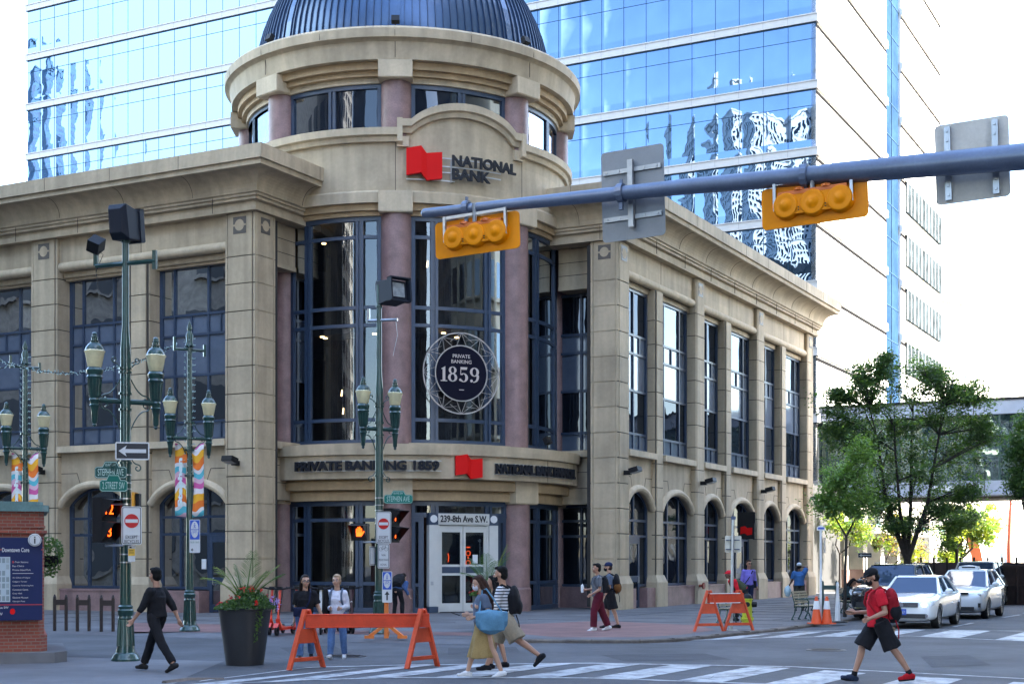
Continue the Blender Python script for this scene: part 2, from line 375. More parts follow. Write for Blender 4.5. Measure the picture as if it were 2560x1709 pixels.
mb = MB()
for (x0,y0,x1,y1) in ((2384,1566,2434,1556),(2506,1543,2550,1536),(2560,1532,2600,1524)):
    a = gp(x0,y0,RZ); b = gp(x1,y1,RZ); z = RZ+.008; mb.add([(a.x-.07,a.y,z),(a.x+.07,a.y,z),(b.x+.07,b.y,z),(b.x-.07,b.y,z)], [(0,1,2,3)])
tag(mb.build('lane_line', PAINT, recalc=False), kind='structure')
# cracks and a manhole
mb = MB(); random.seed(3)
def crack(x0,y0,x1,y1,n=22,wd=.018):
    a = gp(x0,y0,RZ); b = gp(x1,y1,RZ); last = a
    for i in range(1, n+1):
        q = a.lerp(b, i/n)+Vector((random.uniform(-.07,.07), random.uniform(-.09,.09), 0)); z = RZ+.011
        mb.add([(last.x,last.y-wd,z),(q.x,q.y-wd,z),(q.x,q.y+wd,z),(last.x,last.y+wd,z)], [(0,1,2,3)]); last = q
crack(1700,1705,2300,1612,34); crack(1980,1648,2150,1612,14,.012); crack(2300,1680,2560,1640,14,.012); crack(500,1640,900,1660,16,.012); crack(880,1612,1290,1622,16,.012)
crack(40,1672,420,1664,14,.012); crack(950,1640,1500,1648,16,.01)
tag(mb.build('road_cracks', mat('crack_tar', (.02,.02,.022), .7), recalc=False), kind='structure')
MANC = mat('manhole_iron', (.05,.05,.055), .5, metal=.4, var=.3, scale=20)
for px, py, n_ in ((2065,1624,'round iron manhole cover in the road beyond the front crosswalk'), (862,1640,'round iron manhole cover in the road behind the long orange barricade')):
    p = gp(px,py,RZ); mb = MB(); mb.lathe([(0,.012),(.36,.012),(.36,.016),(.40,.016),(.42,.009),(.42,0)], p, 32)
    for k in range(-3, 4): mb.box(p.x-.3,p.x+.3,p.y+k*.09-.012,p.y+k*.09+.012,p.z+.012,p.z+.017)
    tag(mb.build('manhole_cover', MANC), n_, 'manhole cover', 'manhole covers in the road')
# ================================================================ BANK
bank = thing('bank_building', 'two storey tan stone bank with round corner rotunda and blue dome', 'building', C)
def joints_v(mb, a_list, b, z0, z1, m=1, w=.014):
    for a in a_list: mb.box(a-w, a+w, b-.02, b+.003, z0, z1, m)
def motif(mb, a, b, z, s=.27, ms=0, md=1):
    # dark square with a stone disc cut by a slot, b = wall face
    mb.box(a-s, a+s, b, b+.012, z-s*1.05, z+s*1.05, md)
    n = 20; mb.add([(a+cos(2*pi*i/n)*s*.72, b+.02, z+sin(2*pi*i/n)*s*.72) for i in range(n)], [tuple(range(n))], ms)
    mb.box(a-s, a-s*.7, b+.012, b+.018, z-.03, z+.03, ms); mb.box(a+s*.7, a+s, b+.012, b+.018, z-.03, z+.03, ms)
MOT = mat('motif_dark', (.10,.085,.075), .5)
def pier(F, a0, a1, kind, b0=0., depth=.75, z1=13.5, z0=0.):
    mb = MB(F); mb.box(a0+.03, a1-.03, b0-depth+.02, b0-.04, z0, z1-.002, 1)
    edge = .13; zs = [z0]; z = .93
    while z < z1-.6: zs.append(z); z += .926
    zs.append(z1)
    for q0, q1 in zip(zs[:-1], zs[1:]):
        g = .017
        mb.box(a0, a1, b0-depth, b0-.05, q0+g, q1-g)
        mb.box(a0+edge, a1-edge, b0-.05, b0, q0+g, q1-g)
        if kind != 'minor':
            mb.box(a0+.0, a0+edge-.04, b0-.05, b0-.02, q0+g, q1-g); mb.box(a1-edge+.04, a1-.0, b0-.05, b0-.02, q0+g, q1-g)
    # battered base
    e = .11
    for q0, q1, ex in ((z0, z0+.95, e),):
        mb.add([(a0-ex,b0-depth,q0),(a1+ex,b0-depth,q0),(a1+ex,b0+ex,q0),(a0-ex,b0+ex,q0),(a0-ex,b0-depth,q1),(a1+ex,b0-depth,q1),(a1+ex,b0+ex,q1),(a0-ex,b0+ex,q1),
                (a0,b0-depth,q1+.28),(a1,b0-depth,q1+.28),(a1,b0+.005,q1+.28),(a0,b0+.005,q1+.28)],
               [(0,1,2,3),(0,1,5,4),(1,2,6,5),(2,3,7,6),(3,0,4,7),(4,5,9,8),(5,6,10,9),(6,7,11,10),(7,4,8,11),(8,9,10,11)], 0)
    if kind != 'minor': motif(mb, (a0+a1)/2, b0+.002, 13.08, .27 if kind == 'major' else .27, 0, 2)
    return mb.build('pier', [STONE, JOINT, MOT], bank)
def corner_extra(F, a0, a1, b, m):
    mb = MB(F); motif(mb, (a0+a1)/2, b, 13.08, .22, 0, 1); return mb.build('pier_emblem', [STONE, m], bank)
def bars_grid(mb, a0, a1, b, vs, hs, z0, z1, w=.05, d=.09, m=0):
    for a in vs: mb.box(a-w, a+w, b-d, b, z0, z1, m)
    for z in hs: mb.box(a0, a1, b-d, b-.004, z-w, z+w, m)
CURT = [mat('blind_grey', (.11,.125,.15), .6), mat('room_dark', (.012,.012,.014), .8)]
def window_upper(F, a0, a1, style, b=-.62):
    # style: order of the mullions along a
    z0, z1 = 5.93, 12.12; w_ = a1-a0; f = .05
    mb = MB(F)
    if style == 'wide3': V = [a0+w_*.255, a0+w_*.745]
    elif style == 'L': V = [a0+w_*.36, a0+w_*.80]
    else: V = [a0+w_*.5]
    bars_grid(mb, a0, a1, b, [a0+.08, a1-.08], [z0+.05, z1-.05], z0, z1, .075, .12)
    bars_grid(mb, a0+.1, a1-.1, b, V, [10.36, 9.66, 8.25, 6.62], z0, z1, .042, .1)
    xs = [a0+.16]+V+[a1-.16]
    for zA, zB in ((9.7,10.32),(z0+.1,6.58)):
        for p, q in zip(xs[:-1], xs[1:]):
            n = 2 if q-p > 1.0 else 1
            for k in range(1, n): mb.box(p+(q-p)*k/n-.035, p+(q-p)*k/n+.035, b-.09, b-.006, zA, zB)
            if n == 1 and q-p > .85: mb.box((p+q)/2-.03, (p+q)/2+.03, b-.09, b-.006, zA, zB)
    fr = mb.build('window', BLUE, bank)
    g = MB(F)
    for i, (p, q) in enumerate(zip(xs[:-1], xs[1:])):
        for zA, zB, mi in ((10.4,z1-.1,0),(9.7,10.32,1),(8.29,9.62,1),(6.66,8.21,0),(z0+.1,6.58,1)):
            mm = mi
            if mi == 0 and random.random() < .35: mm = 2
            g.add([(p,b-.06,zA),(q,b-.06,zA),(q,b-.06,zB),(p,b-.06,zB)], [(0,1,2,3)], mm)
    g.build('pane', [GLASS, SPAN, GLASS2], fr, recalc=False)
    return fr
def arch_z(a, a0, a1, zs, rise): x = (2*a-a0-a1)/(a1-a0); return zs+rise*math.sqrt(max(0, 1-x*x*.86))-rise*math.sqrt(.14)
def lower_bay(F, a0, a1, b=-.62, door=None):
    zs, rise = 3.75, 1.15; zt = 5.7; n = 20; mb = MB(F); bf = -.22
    xs = [a0+(a1-a0)*i/n for i in range(n+1)]
    for i in range(n):
        x0, x1 = xs[i], xs[i+1]; za, zb = arch_z(x0,a0,a1,zs,rise), arch_z(x1,a0,a1,zs,rise)
        mb.add([(x0,bf,za),(x1,bf,zb),(x1,bf,zt),(x0,bf,zt)], [(0,1,2,3)]); mb.add([(x0,bf,za),(x1,bf,zb),(x1,b-.1,zb),(x0,b-.1,za)], [(0,1,2,3)])
    for dv in (-.16, .16):
        c_ = (a0+a1)/2
    # scored voussoir lines
    c_ = (a0+a1)/2
    for s_ in (-1, 1):
        for (xa,za,xb,zb) in ((a0+.0 if s_<0 else a1, 4.95, c_+s_*(a1-a0)*.27, 4.95),(c_+s_*(a1-a0)*.27, 4.95, c_+s_*(a1-a0)*.22, 4.52)):
            mb.bar((xa,bf+.0,za), (xb,bf+.0,zb), .012, .022, 1, up=(0,0,1))
    for x in (a0, a1): mb.box(x-.002, x+.002, b, bf, 0, zs, 0)
    mb.box(a0, a1, bf-.02, .03, 5.7, 5.93, 2)        # sill course
    mb.box(a0, a1, b-.12, bf-.04, 5.6, 5.9, 2)
    wall = mb.build('wall', [STONE, JOINT, STONE2], bank)
    tb = MB(F); pts = []
    for i in range(0, 25):
        a = a0+(a1-a0)*i/24; pts.append((a, -.20, arch_z(a,a0,a1,zs,rise)+.06))
    tb.tube(pts, .145, 10); tb.ell(pts[0], .148); tb.ell(pts[-1], .148)
    tb.build('arch_moulding', STONE2, bank, smooth=True)
    fm = MB(F); w_ = a1-a0; V = [a0+w_*.36, a0+w_*.72] if w_ > 3 else [a0+w_*.5]
    for a in [a0+.07, a1-.07]+V:
        t = .07 if a in (a0+.07, a1-.07) else .045
        fm.box(a-t, a+t, b-.1, b, .78, arch_z(a,a0,a1,zs,rise)+.03)
    for z in (.84, 2.72, 3.32): fm.box(a0, a1, b-.09, b-.004, z-.045, z+.045)
    pts = [(a0+(a1-a0)*i/24, b-.05, arch_z(a0+(a1-a0)*i/24,a0,a1,zs,rise)-.04) for i in range(25)]; fm.tube(pts, .05, 6)
    fr = fm.build('window', BLUE, bank)
    g = MB(F); pn = [(a0,b-.06,.8)]+[(a1,b-.06,.8)]+[(a0+(a1-a0)*(1-i/12), b-.06, arch_z(a0+(a1-a0)*(1-i/12),a0,a1,zs,rise)+.02) for i in range(13)]
    g.add(pn, [tuple(range(len(pn)))]); g.build('pane', [GLASS], fr, recalc=False)
    if door is None:
        p = MB(F); p.box(a0, a1, b-.1, -.02, 0, .72, 0); p.box(a0, a1, b-.1, .01, .72, .78, 0); p.build('plinth', GRAN, bank)
    else:
        d0, d1 = door
        for x, y in ((a0, d0), (d1, a1)):
            if y-x > .1: p = MB(F); p.box(x, y, b-.1, -.02, 0, .75); p.build('plinth', GRAN, bank)
        d = MB(F); bb = b+.05
        for x in (d0+.06, d1-.06): d.box(x-.07, x+.07, bb-.06, bb, 0, 2.66)
        for z in (.16, 1.1, 2.55): d.box(d0, d1, bb-.055, bb-.004, z-.12, z+.12)
        dd = d.build('door', BLUE, bank)
        g = MB(F); g.add([(d0,bb-.03,0),(d1,bb-.03,0),(d1,bb-.03,2.6),(d0,bb-.03,2.6)], [(0,1,2,3)]); g.build('pane', GLASS, dd, recalc=False)
        h = MB(F); h.tube([(d1-.2,bb,.95),(d1-.2,bb+.06,.97),(d1-.2,bb+.06,1.18),(d1-.2,bb,1.2)], .015, 6); h.build('door_handle', STEEL, dd)
def bay_top(F, a0, a1, mid=None):
    """frieze panel, round lintel; a0..a1 spans one major bay"""
    mb = MB(F); mb.box(a0, a1, -.7, -.16, 12.62, 13.5)
    joints_v(mb, [a0+(a1-a0)*.5], -.16, 12.62, 13.5)
    mb.box(a0, a1, -.7, -.34, 12.1, 12.32); mb.box(a0, a1, -.7, -.44, 12.0, 12.12)
    mb.build('frieze', [STONE, JOINT], bank)
    t = MB(F); t.tube([(a0+.01,-.2,12.46),(a1-.01,-.2,12.46)], .17, 14); t.build('round_lintel', STONE2, bank, smooth=True)
# left wing
def wing(F, piers, style_pattern, door=None, rec=-.62):
    for p in piers: pier(F, p[0], p[1], p[2], 0. if p[2] != 'minor' else -.05, z1=13.5 if p[2] != 'minor' else 12.3)
    for i, (p, q) in enumerate(zip(piers[:-1], piers[1:])):
        a0, a1 = p[1], q[0]; st = style_pattern(i, a1-a0)
        window_upper(F, a0, a1, st, rec); lower_bay(F, a0, a1, rec, door=door.get(i) if door else None)
    maj = [p for p in piers if p[2] != 'minor']
    for p, q in zip(maj[:-1], maj[1:]): bay_top(F, p[1], q[0])
LP = [(0,1.26,'corner'),(4.67,5.6,'minor'),(8.95,10.25,'major'),(13.6,14.55,'minor'),(17.9,19.2,'major'),(22.6,23.5,'minor'),(26.9,28.2,'major')]
RP = [(0,1.05,'corner'),(3.78,4.65,'minor'),(8.12,9.17,'major'),(11.92,12.82,'minor'),(16.25,17.35,'major'),(20.15,21.05,'minor'),(24.5,25.6,'major')]
wing(FLW, LP, lambda i, w_: 'L', door={0:(1.3,2.4)})
wing(FRW, RP, lambda i, w_: 'mid' if w_ < 3 else 'wide3', door={0:(1.75,2.85), 3:(14.2,15.3)}, rec=-.40)
# side faces of the two corner piers (facing the rotunda side)
FLS = frame(PL, dR, -dL); FRS = frame(PR, dL, -dR)      # left link: along dR, outward -dL ; right link: along dL, outward -dR
mbx = MB(FLS)
for F_, nm in ((FLS,'l'),(FRS,'r')):
    mb = MB(F_)
    zs = [0.]; z = .93
    while z < 12.9: zs.append(z); z += .926
    zs.append(13.5); L = 1.1
    for q0, q1 in zip(zs[:-1], zs[1:]):
        mb.box(.1, L-.13, .0, .03, q0+.012, q1-.012, 0)
        mb.box(L-.09, L, -.02, .02, q0+.012, q1-.012, 0)
    mb.box(.06, L, -.75, -.01, 0, 13.49, 0)
    motif(mb, .54, .032, 13.08, .25, 0, 2)
    mb.build('pier', [STONE, JOINT, MOT], bank)
    # link wall: frieze panel above, deep set windows beside the rotunda column
    s0, s1 = L, 2.75; bu = -.35 if nm == 'l' else -.7; bw = -.95 if nm == 'l' else -1.45; mb = MB(F_)
    mb.box(s0, s1, bw-.3, bu, 12.0, 13.5); mb.box(s0, s1, bw-.2, bu+.05, 11.95, 12.1)
    for z in (12.5, 12.98): mb.box(s0, s1, bu-.01, bu+.004, z-.012, z+.012, 1)
    mb.build('wall', [STONE, JOINT], bank)
    mb = MB(F_); mb.box(s0, s1, bw-.3, bu, 3.9, 5.7); mb.box(s0, s1, bw-.3, bu+.25, 5.66, 5.9)
    for z in (4.5, 5.1): mb.box(s0, s1, bu-.01, bu+.004, z-.012, z+.012, 1)
    mb.build('wall', [STONE, JOINT], bank)
    s1 += .6
    mb = MB(F_); mb.box(s0, s1, bw-.4, bw+.02, 0, .8); mb.build('plinth', GRAN, bank)
    b = bw-.08; mb = MB(F_); bars_grid(mb, s0, s1, b, [s0+.07, s0+1.1], [5.95, 6.65, 8.25, 9.7, 10.4, 11.9], 5.9, 12, .05, .1)
    fr = mb.build('window', BLUE, bank); g = MB(F_)
    for zA, zB, mi in ((5.95,6.6,1),(6.7,8.2,0),(8.3,9.65,1),(9.75,10.35,1),(10.45,11.9,0)):
        g.add([(s0,b-.06,zA),(s1,b-.06,zA),(s1,b-.06,zB),(s0,b-.06,zB)], [(0,1,2,3)], mi)
    g.build('pane', [GLASS, SPAN], fr, recalc=False)
    mb = MB(F_); bars_grid(mb, s0, s1, b, [s0+.07, s0+1.1], [.85, 2.72, 3.3, 3.85], .8, 3.9, .05, .1)
    fr = mb.build('window', BLUE, bank); g = MB(F_); g.add([(s0,b-.06,.8),(s1,b-.06,.8),(s1,b-.06,3.9),(s0,b-.06,3.9)], [(0,1,2,3)]); g.build('pane', [GLASS], fr, recalc=False)
# cornices
cov = [(.36+.60*(1-cos(R(t))), 14.10+.60*sin(R(t))) for t in range(0, 91, 10)]
prof = [(-.6,13.5),(.16,13.5),(.16,13.70),(.11,13.70),(.11,13.80),(.24,13.84),(.24,13.95),(.30,13.95),(.30,14.02),(.36,14.06)]+cov+[(1.02,14.72),(1.02,14.88),(1.10,14.90),(1.10,15.36),(-.6,15.36)]
for F_, path, side in ((FLW, [PL+dL*32, PL, PL+dR*3.6], 1), (FRW, [PR+dL*3.6, PR, PR+dR*25.9, PR+dR*25.9+dL*9], 1)):
    mb = MB(); sd_ = side
    mb.sweep([V2(p) for p in path], prof, side=sd_)
    # panel joints on the fascia
    for p, q in zip(path[:-1], path[1:]):
        L = (q-p).length; d = (q-p).normalized(); nn = Vector((d.y,-d.x,0))*sd_; t = 2.2
        while t < L-.5:
            c0 = p+d*t; mb.bar(c0+nn*1.095+Vector((0,0,14.9)), c0+nn*1.095+Vector((0,0,15.35)), .02, .016, 1, up=d)
            c1 = c0+d*.8; mb.bar(c1+nn*.297+Vector((0,0,13.5)), c1+nn*.30+Vector((0,0,14.06)), .02, .014, 1, up=d)
            last = None
            for (pp, zz) in cov:
                cur = c0+nn*(pp+.004)+Vector((0,0,zz))
                if last is not None: mb.bar(last, cur, .014, .012, 1, up=d)
                last = cur
            t += 3.05
    mb.build('cornice', [STONE, JOINT], bank)
# roof slab and back walls
inn = .5
rp = [PL-nL*inn+dL*30, PL-nL*inn+dL*.5, PL+dR*3.6+dL*.5, PR+dL*3.6+dR*.5, PR-nR*inn+dR*.5, PR-nR*inn+dR*25.2, PR-nR*inn+dR*25.2+dL*14, PL+dL*30-nL*22]
mb = MB(); mb.prism([V2(p) for p in rp], 14.6, 14.9); mb.build('roof', mat('roof_gravel', (.2,.19,.18), .9, var=.2), bank)
mb = MB(); e = PR+dR*25.55
mb.sweep([V2(e), V2(e+dL*14), V2(PL+dL*30-nL*22), V2(PL+dL*30-nL*.3)], [(0,0),(0,14.6),(-.3,14.6),(-.3,0)], side=1); mb.build('wall', STONE, bank)
# room shells behind the panes
for F_, L in ((FLW, 28), (FRW, 25.4)):
    mb = MB(F_); mb.box(0, L, -1.25, -1.1, .1, 13.4); mb.build('inner_wall', DARK, bank)
# ---------------- rotunda
def ring(mb, prof, t0, t1, n=64, m=0, zf=None, close=True):
    vs = []; fs = []; k = len(prof)
    for i in range(n+1):
        t = t0+(t1-t0)*i/n
        for r, z in prof: vs.append(pol(t, r, z+(zf(t) if zf else 0)))
    for i in range(n):
        for j in range(k if close else k-1): fs.append((i*k+j, i*k+(j+1)%k, (i+1)*k+(j+1)%k, (i+1)*k+j))
    if close and abs(t1-t0) < 359: fs.append(tuple(range(k))); fs.append(tuple(range(n*k, n*k+k))[::-1])
    mb.add(vs, fs, m)
def jring(mb, ths, r, z0, z1, m=1, w=.1):
    for t in ths: ring(mb, [(r-.01,z0),(r+.005,z0),(r+.005,z1),(r-.01,z1)], t-w, t+w, 1, m)
COLS = [A0-22.5+45*k for k in range(-2, 4)]
T0, T1 = -95, 160
# wall band with the sign, arched pediment
def ped(t):
    d = abs(t-A0)
    if d > 22.0: return 0.
    if d > 17.6: return .30
    x = d/17.6; return .30+.66*(math.sqrt(max(0,1.35-x*x))-.5916)/(1.1619-.5916)
def pedw(t): return ped(t)
ths_n = 240
mb = MB()
ring(mb, [(5.7,14.46),(6.2,14.46),(6.2,16.3),(5.7,16.3)], T0, T1, 200, zf=None)
mb2 = MB(); 
def zring(mb, prof, t0, t1, n, zf, m=0):  # only the upper verts follow zf
    vs = []; fs = []; k = len(prof)
    for i in range(n+1):
        t = t0+(t1-t0)*i/n
        for r, z, g in prof: vs.append(pol(t, r, z+(zf(t) if g else 0)))
    for i in range(n):
        for j in range(k): fs.append((i*k+j, i*k+(j+1)%k, (i+1)*k+(j+1)%k, (i+1)*k+j))
    fs.append(tuple(range(k))); fs.append(tuple(range(n*k, n*k+k))[::-1]); mb.add(vs, fs, m)
zring(mb, [(5.75,16.2,0),(6.195,16.2,0),(6.195,16.4,1),(5.75,16.4,1)], A0-22, A0+22, 80, ped)
joff = (A0-22.6, A0+22.6, A0-62, A0+66)
jring(mb, joff, 6.2, 14.46, 16.2)
ring(mb, [(5.7,14.05),(6.3,14.05),(6.3,14.40),(6.25,14.47),(5.7,14.47)], T0, T1, 160)
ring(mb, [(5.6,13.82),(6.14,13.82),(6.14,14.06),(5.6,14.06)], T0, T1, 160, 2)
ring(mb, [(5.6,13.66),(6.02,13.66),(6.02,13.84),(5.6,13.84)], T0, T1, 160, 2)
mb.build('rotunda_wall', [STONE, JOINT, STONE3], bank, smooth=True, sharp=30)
mb = MB()
def capf(): return [(6.19,16.12),(6.32,16.12),(6.36,16.28),(6.47,16.32),(6.49,16.56),(5.7,16.60),(5.7,16.3),(6.15,16.3)]
for t0, t1, n in ((T0, A0-22, 70), (A0-22, A0-17.6, 16), (A0-17.6, A0+17.6, 60), (A0+17.6, A0+22, 16), (A0+22, T1, 90)):
    e = 1e-4; ring(mb, [(r, z) for r, z in capf()], t0+e, t1-e, n, zf=ped)
for s_ in (-1, 1):
    tt = A0+s_*22.0; ring(mb, [(6.19,16.0),(6.32,16.0),(6.47,16.1),(6.495,16.89),(5.7,16.89),(5.7,16.0)], min(tt, tt-s_*1.7)+.02, max(tt, tt-s_*1.7)-.02, 4)
    ring(mb, [(6.19,15.95),(6.33,15.95),(6.33,16.3),(6.19,16.3)], min(tt, tt-s_*3.6), max(tt, tt-s_*3.6), 4)
mb.build('pediment_coping', STONE2, bank, smooth=True, sharp=30)
# upper cornice of the drum
mb = MB()
ring(mb, [(5.4,18.86),(6.52,18.86),(6.60,19.44),(6.66,19.50),(6.78,19.54),(6.80,19.84),(6.74,19.92),(5.4,19.92)], 0, 360, 200)
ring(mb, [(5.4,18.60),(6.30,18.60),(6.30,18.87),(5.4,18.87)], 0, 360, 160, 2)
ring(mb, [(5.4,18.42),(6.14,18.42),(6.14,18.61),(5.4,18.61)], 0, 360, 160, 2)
ring(mb, [(5.4,18.22),(5.98,18.22),(5.98,18.43),(5.4,18.43)], 0, 360, 160)
jring(mb, [A0-22.5+45*k for k in range(8)], 6.60, 18.9, 19.44, w=.08); jring(mb, [A0-22.5+22.5*k for k in range(16)], 6.79, 19.56, 19.86, w=.06)
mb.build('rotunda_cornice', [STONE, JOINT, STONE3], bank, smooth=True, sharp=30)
# columns with block capitals
def blk(mb, th, w_, r0, r1, z0, z1, m=0):
    t = R(th); o = Vector((C.x, C.y, 0)); a = Vector((cos(t), sin(t), 0)); b = Vector((sin(t), -cos(t), 0))
    vs = [o+a*(x*w_/2)+b*y+Vector((0,0,z)) for z in (z0,z1) for x,y in ((-1,r0),(1,r0),(1,r1),(-1,r1))]
    mb.add(vs, [(0,3,2,1),(4,5,6,7),(0,1,5,4),(1,2,6,5),(2,3,7,6),(3,0,4,7)], m)
for th in [A0-22.5+45*k for k in range(-2, 6)]:
    for (z0, z1, c0, c1, rc, cr, rr) in ((16.3,18.3,18.26,18.84,5.82,6.56,.52),(5.8,13.75,13.72,14.42,5.80,6.42,.53),(0,3.9,3.82,4.62,5.88,6.48,.53)):
        if z0 < 16 and not (-70 < th < 120): continue
        c = pol(th, rc, 0); mb = MB()
        if z0 == 0: mb.lathe([(rr+.05,0),(rr+.05,.78),(rr+.02,.82),(rr,.84),(rr,z1)], c, 28)
        else: mb.lathe([(rr,z0),(rr,z1)], c, 28)
        col_ = mb.build('column', GRAN, bank, smooth=True)
        mb = MB(); blk(mb, th, 1.17, 5.4, cr, c0, c1); blk(mb, th, 1.13, 5.4, cr-.03, c0-.03, c1-.1); mb.build('capital', STONE2, col_)
# glazing helper for curved bays
def curved_bay(t0, t1, r, z0, z1, splits, hs, see=True, fw=.06, dbl=True, name='window', hs_top=None):
    mb = MB(); rr = r; deg = lambda m_: math.degrees(m_/r)
    L = t1-t0; ths = [t0+L*s_ for s_ in splits]
    def vbar(t, w_): ring(mb, [(rr-.06,z0),(rr+.05,z0),(rr+.05,z1),(rr-.06,z1)], t-deg(w_), t+deg(w_), 1)
    vbar(t0+deg(.09), .09); vbar(t1-deg(.09), .09)
    for t in ths:
        if dbl: vbar(t-deg(.085), .05); vbar(t+deg(.085), .05); ring(mb, [(rr-.1,z0),(rr-.0,z0),(rr-.0,z1),(rr-.1,z1)], t-deg(.07), t+deg(.07), 1)
        else: vbar(t, .05)
    for z in hs: ring(mb, [(rr-.05,z-fw),(rr+.03,z-fw),(rr+.03,z+fw),(rr-.05,z+fw)], t0, t1, 16)
    for z in (z0+.07, z1-.09): ring(mb, [(rr-.07,z-.08),(rr+.06,z-.08),(rr+.06,z+.08),(rr-.07,z+.08)], t0, t1, 16)
    fr = mb.build(name, BLUE, bank)
    g = MB(); ring(g, [(rr-.02,z0),(rr-.02,z1)], t0, t1, 24, close=False); g.build('pane', GLASST if see else GLASS, fr, recalc=False, smooth=True)
    return fr
half = 4.6
for k, (c0, c1) in enumerate(zip(COLS[:-1], COLS[1:])):
    if c1 > -50 and c0 < 110:
        curved_bay(c0+half, c1-half, 5.86, 5.82, 13.68, (.23,.78), (6.66,9.92,10.53,12.96))
    curved_bay(c0+half, c1-half, 5.84, 16.3, 18.24, (.5,), (), see=False)
for k in range(3, 7):
    c0 = A0-22.5+45*k; curved_bay(c0+half, c0+45-half, 5.84, 16.3, 18.24, (.5,), (), see=False)
# ground floor glazing
for k, (c0, c1) in enumerate(zip(COLS[:-1], COLS[1:])):
    if c0 < -50 or c0 > 95: continue
    if abs((c0+c1)/2-A0) > 1: curved_bay(c0+half, c1-half, 5.9, 0.02, 3.86, (.23,.78), (1.0,3.2))
# entrance bay: side lights, transom, white metal portal
tA, tB = A0-22.5+half, A0+22.5-half
curved_bay(tA, tA+4.6, 5.9, 0.02, 3.3, (), (.95,)); curved_bay(tB-4.6, tB, 5.9, 0.02, 3.3, (), (.95,)); curved_bay(tA, tB, 5.92, 3.3, 3.86, (.23,.78), ())
FE = Matrix.Translation(C) @ Matrix.Rotation(R(A0), 4, 'Z') @ Matrix.Translation((0,-5.95,0))   # local: x right, -y outward
CREAM = mat('door_aluminium', (.60,.60,.58), .35, metal=.15, var=.04)
mb = MB(FE); hw = 1.29
for s_ in (-1, 1): mb.box(min(s_*hw, s_*(hw-.33)), max(s_*hw, s_*(hw-.33)), -.16, .1, .22, 3.02)
mb.box(-hw+.33, hw-.33, -.12, .1, 3.02, 3.08); mb.box(-hw+.33, hw-.33, -.16, .1, 3.06, 3.42); mb.box(-hw+.33, -hw+.41, -.08, .1, 0, 3.04); mb.box(hw-.41, hw-.33, -.08, .1, 0, 3.04)
for s_ in (-1, 1):
    mb.box(min(s_*hw, s_*(hw-.33)), max(s_*hw, s_*(hw-.33)), -.165, .1, 3.03, 3.44, 1)
    mb.box(min(s_*hw, s_*(hw-.33)), max(s_*hw, s_*(hw-.33)), -.165, .1, 0.01, .21, 1)
    mb.lathe([(0,-.18),(.13,-.18),(.13,-.16)], (s_*(hw-.165), 0, 3.235), 20, 2, axis='Y')
mb.box(-1.24,-1.14,-.17,-.155,.95,1.08,3)
por = mb.build('entrance_portal', [CREAM, BLUE, WHITE, STEEL], bank)
mb = MB(FE); put_text(mb, '239-8th Ave S.W.', -.88, 3.12, 1.76, .24, -.18, .02, 0, .02); mb.build('address_lettering', LETTER, por)
for s_, in ((-1,),(1,)):
    mb = MB(FE); x0, x1 = (-.875, -.01) if s_ < 0 else (.01, .875)
    mb.box(x0, x0+.09, -.06, 0, .03, 3.0); mb.box(x1-.09, x1, -.06, 0, .03, 3.0); mb.box(x0, x1, -.058, 0, .03, .32); mb.box(x0, x1, -.058, 0, 1.28, 1.36); mb.box(x0, x1, -.058, 0, 1.58, 1.66); mb.box(x0, x1, -.058, 0, 2.78, 3.0)
    mb.box(x0+.1, x1-.1, -.05, -.01, 1.36, 1.58, 1)
    dr = mb.build('door', [CREAM, BLUE], bank)
    g = MB(FE); g.box(x0+.08, x1-.08, -.035, -.025, .3, 2.8); g.build('pane', GLASST, dr)
    h = MB(FE); xx = -.06*1 if s_ < 0 else .06; xx = x1-.05 if s_ < 0 else x0+.05
    h.tube([(xx,-.06,1.34),(xx-.1*s_*-1*-1,-.13,1.36),(xx-.1*s_*-1*-1,-.13,1.56),(xx,-.06,1.58)], .018, 8); h.build('door_handle', STEEL, dr)
mb = MB(FE); NEON = mat('neon_orange', (.6,.05,.01), .5, emit=(1,.09,.015), es=.6)
for z in (2.05, 1.72): mb.lathe([(.07,-.008),(.095,-.008),(.095,.008),(.07,.008)], (.27,.12,z), 20, axis='Y')
mb.box(.2,.34,.11,.13,2.24,2.28); mb.box(.25,.29,.11,.13,1.86,1.92); mb.tube([(-.45,.2,1.75),(-.43,.2,1.9),(-.45,.2,2.05)], .018, 6)
mb.build('neon_sign', NEON, por)
mb = MB(FE); mb.box(.36,.55,-.075,-.065,1.45+.25,2.0,0); mb.build('notice', WHITE, por)
# sign band
SB0, SB1 = -38.5, 112
mb = MB()
ring(mb, [(5.9,4.58),(6.80,4.58),(6.80,5.36),(6.92,5.38),(6.95,5.74),(5.9,5.80)], SB0, SB1, 120)
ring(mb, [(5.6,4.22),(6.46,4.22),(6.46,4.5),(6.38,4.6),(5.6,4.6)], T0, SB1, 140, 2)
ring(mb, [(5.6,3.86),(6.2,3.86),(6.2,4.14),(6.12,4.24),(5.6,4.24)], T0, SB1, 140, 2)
jring(mb, (A0-27, A0+29, 72), 6.80, 4.6, 5.36)
ring(mb, [(5.6,5.72),(6.1,5.72),(6.1,5.84),(5.6,5.84)], T0, T1, 120)
mb.build('sign_band', [STONE, JOINT, STONE3], bank, smooth=True, sharp=30)
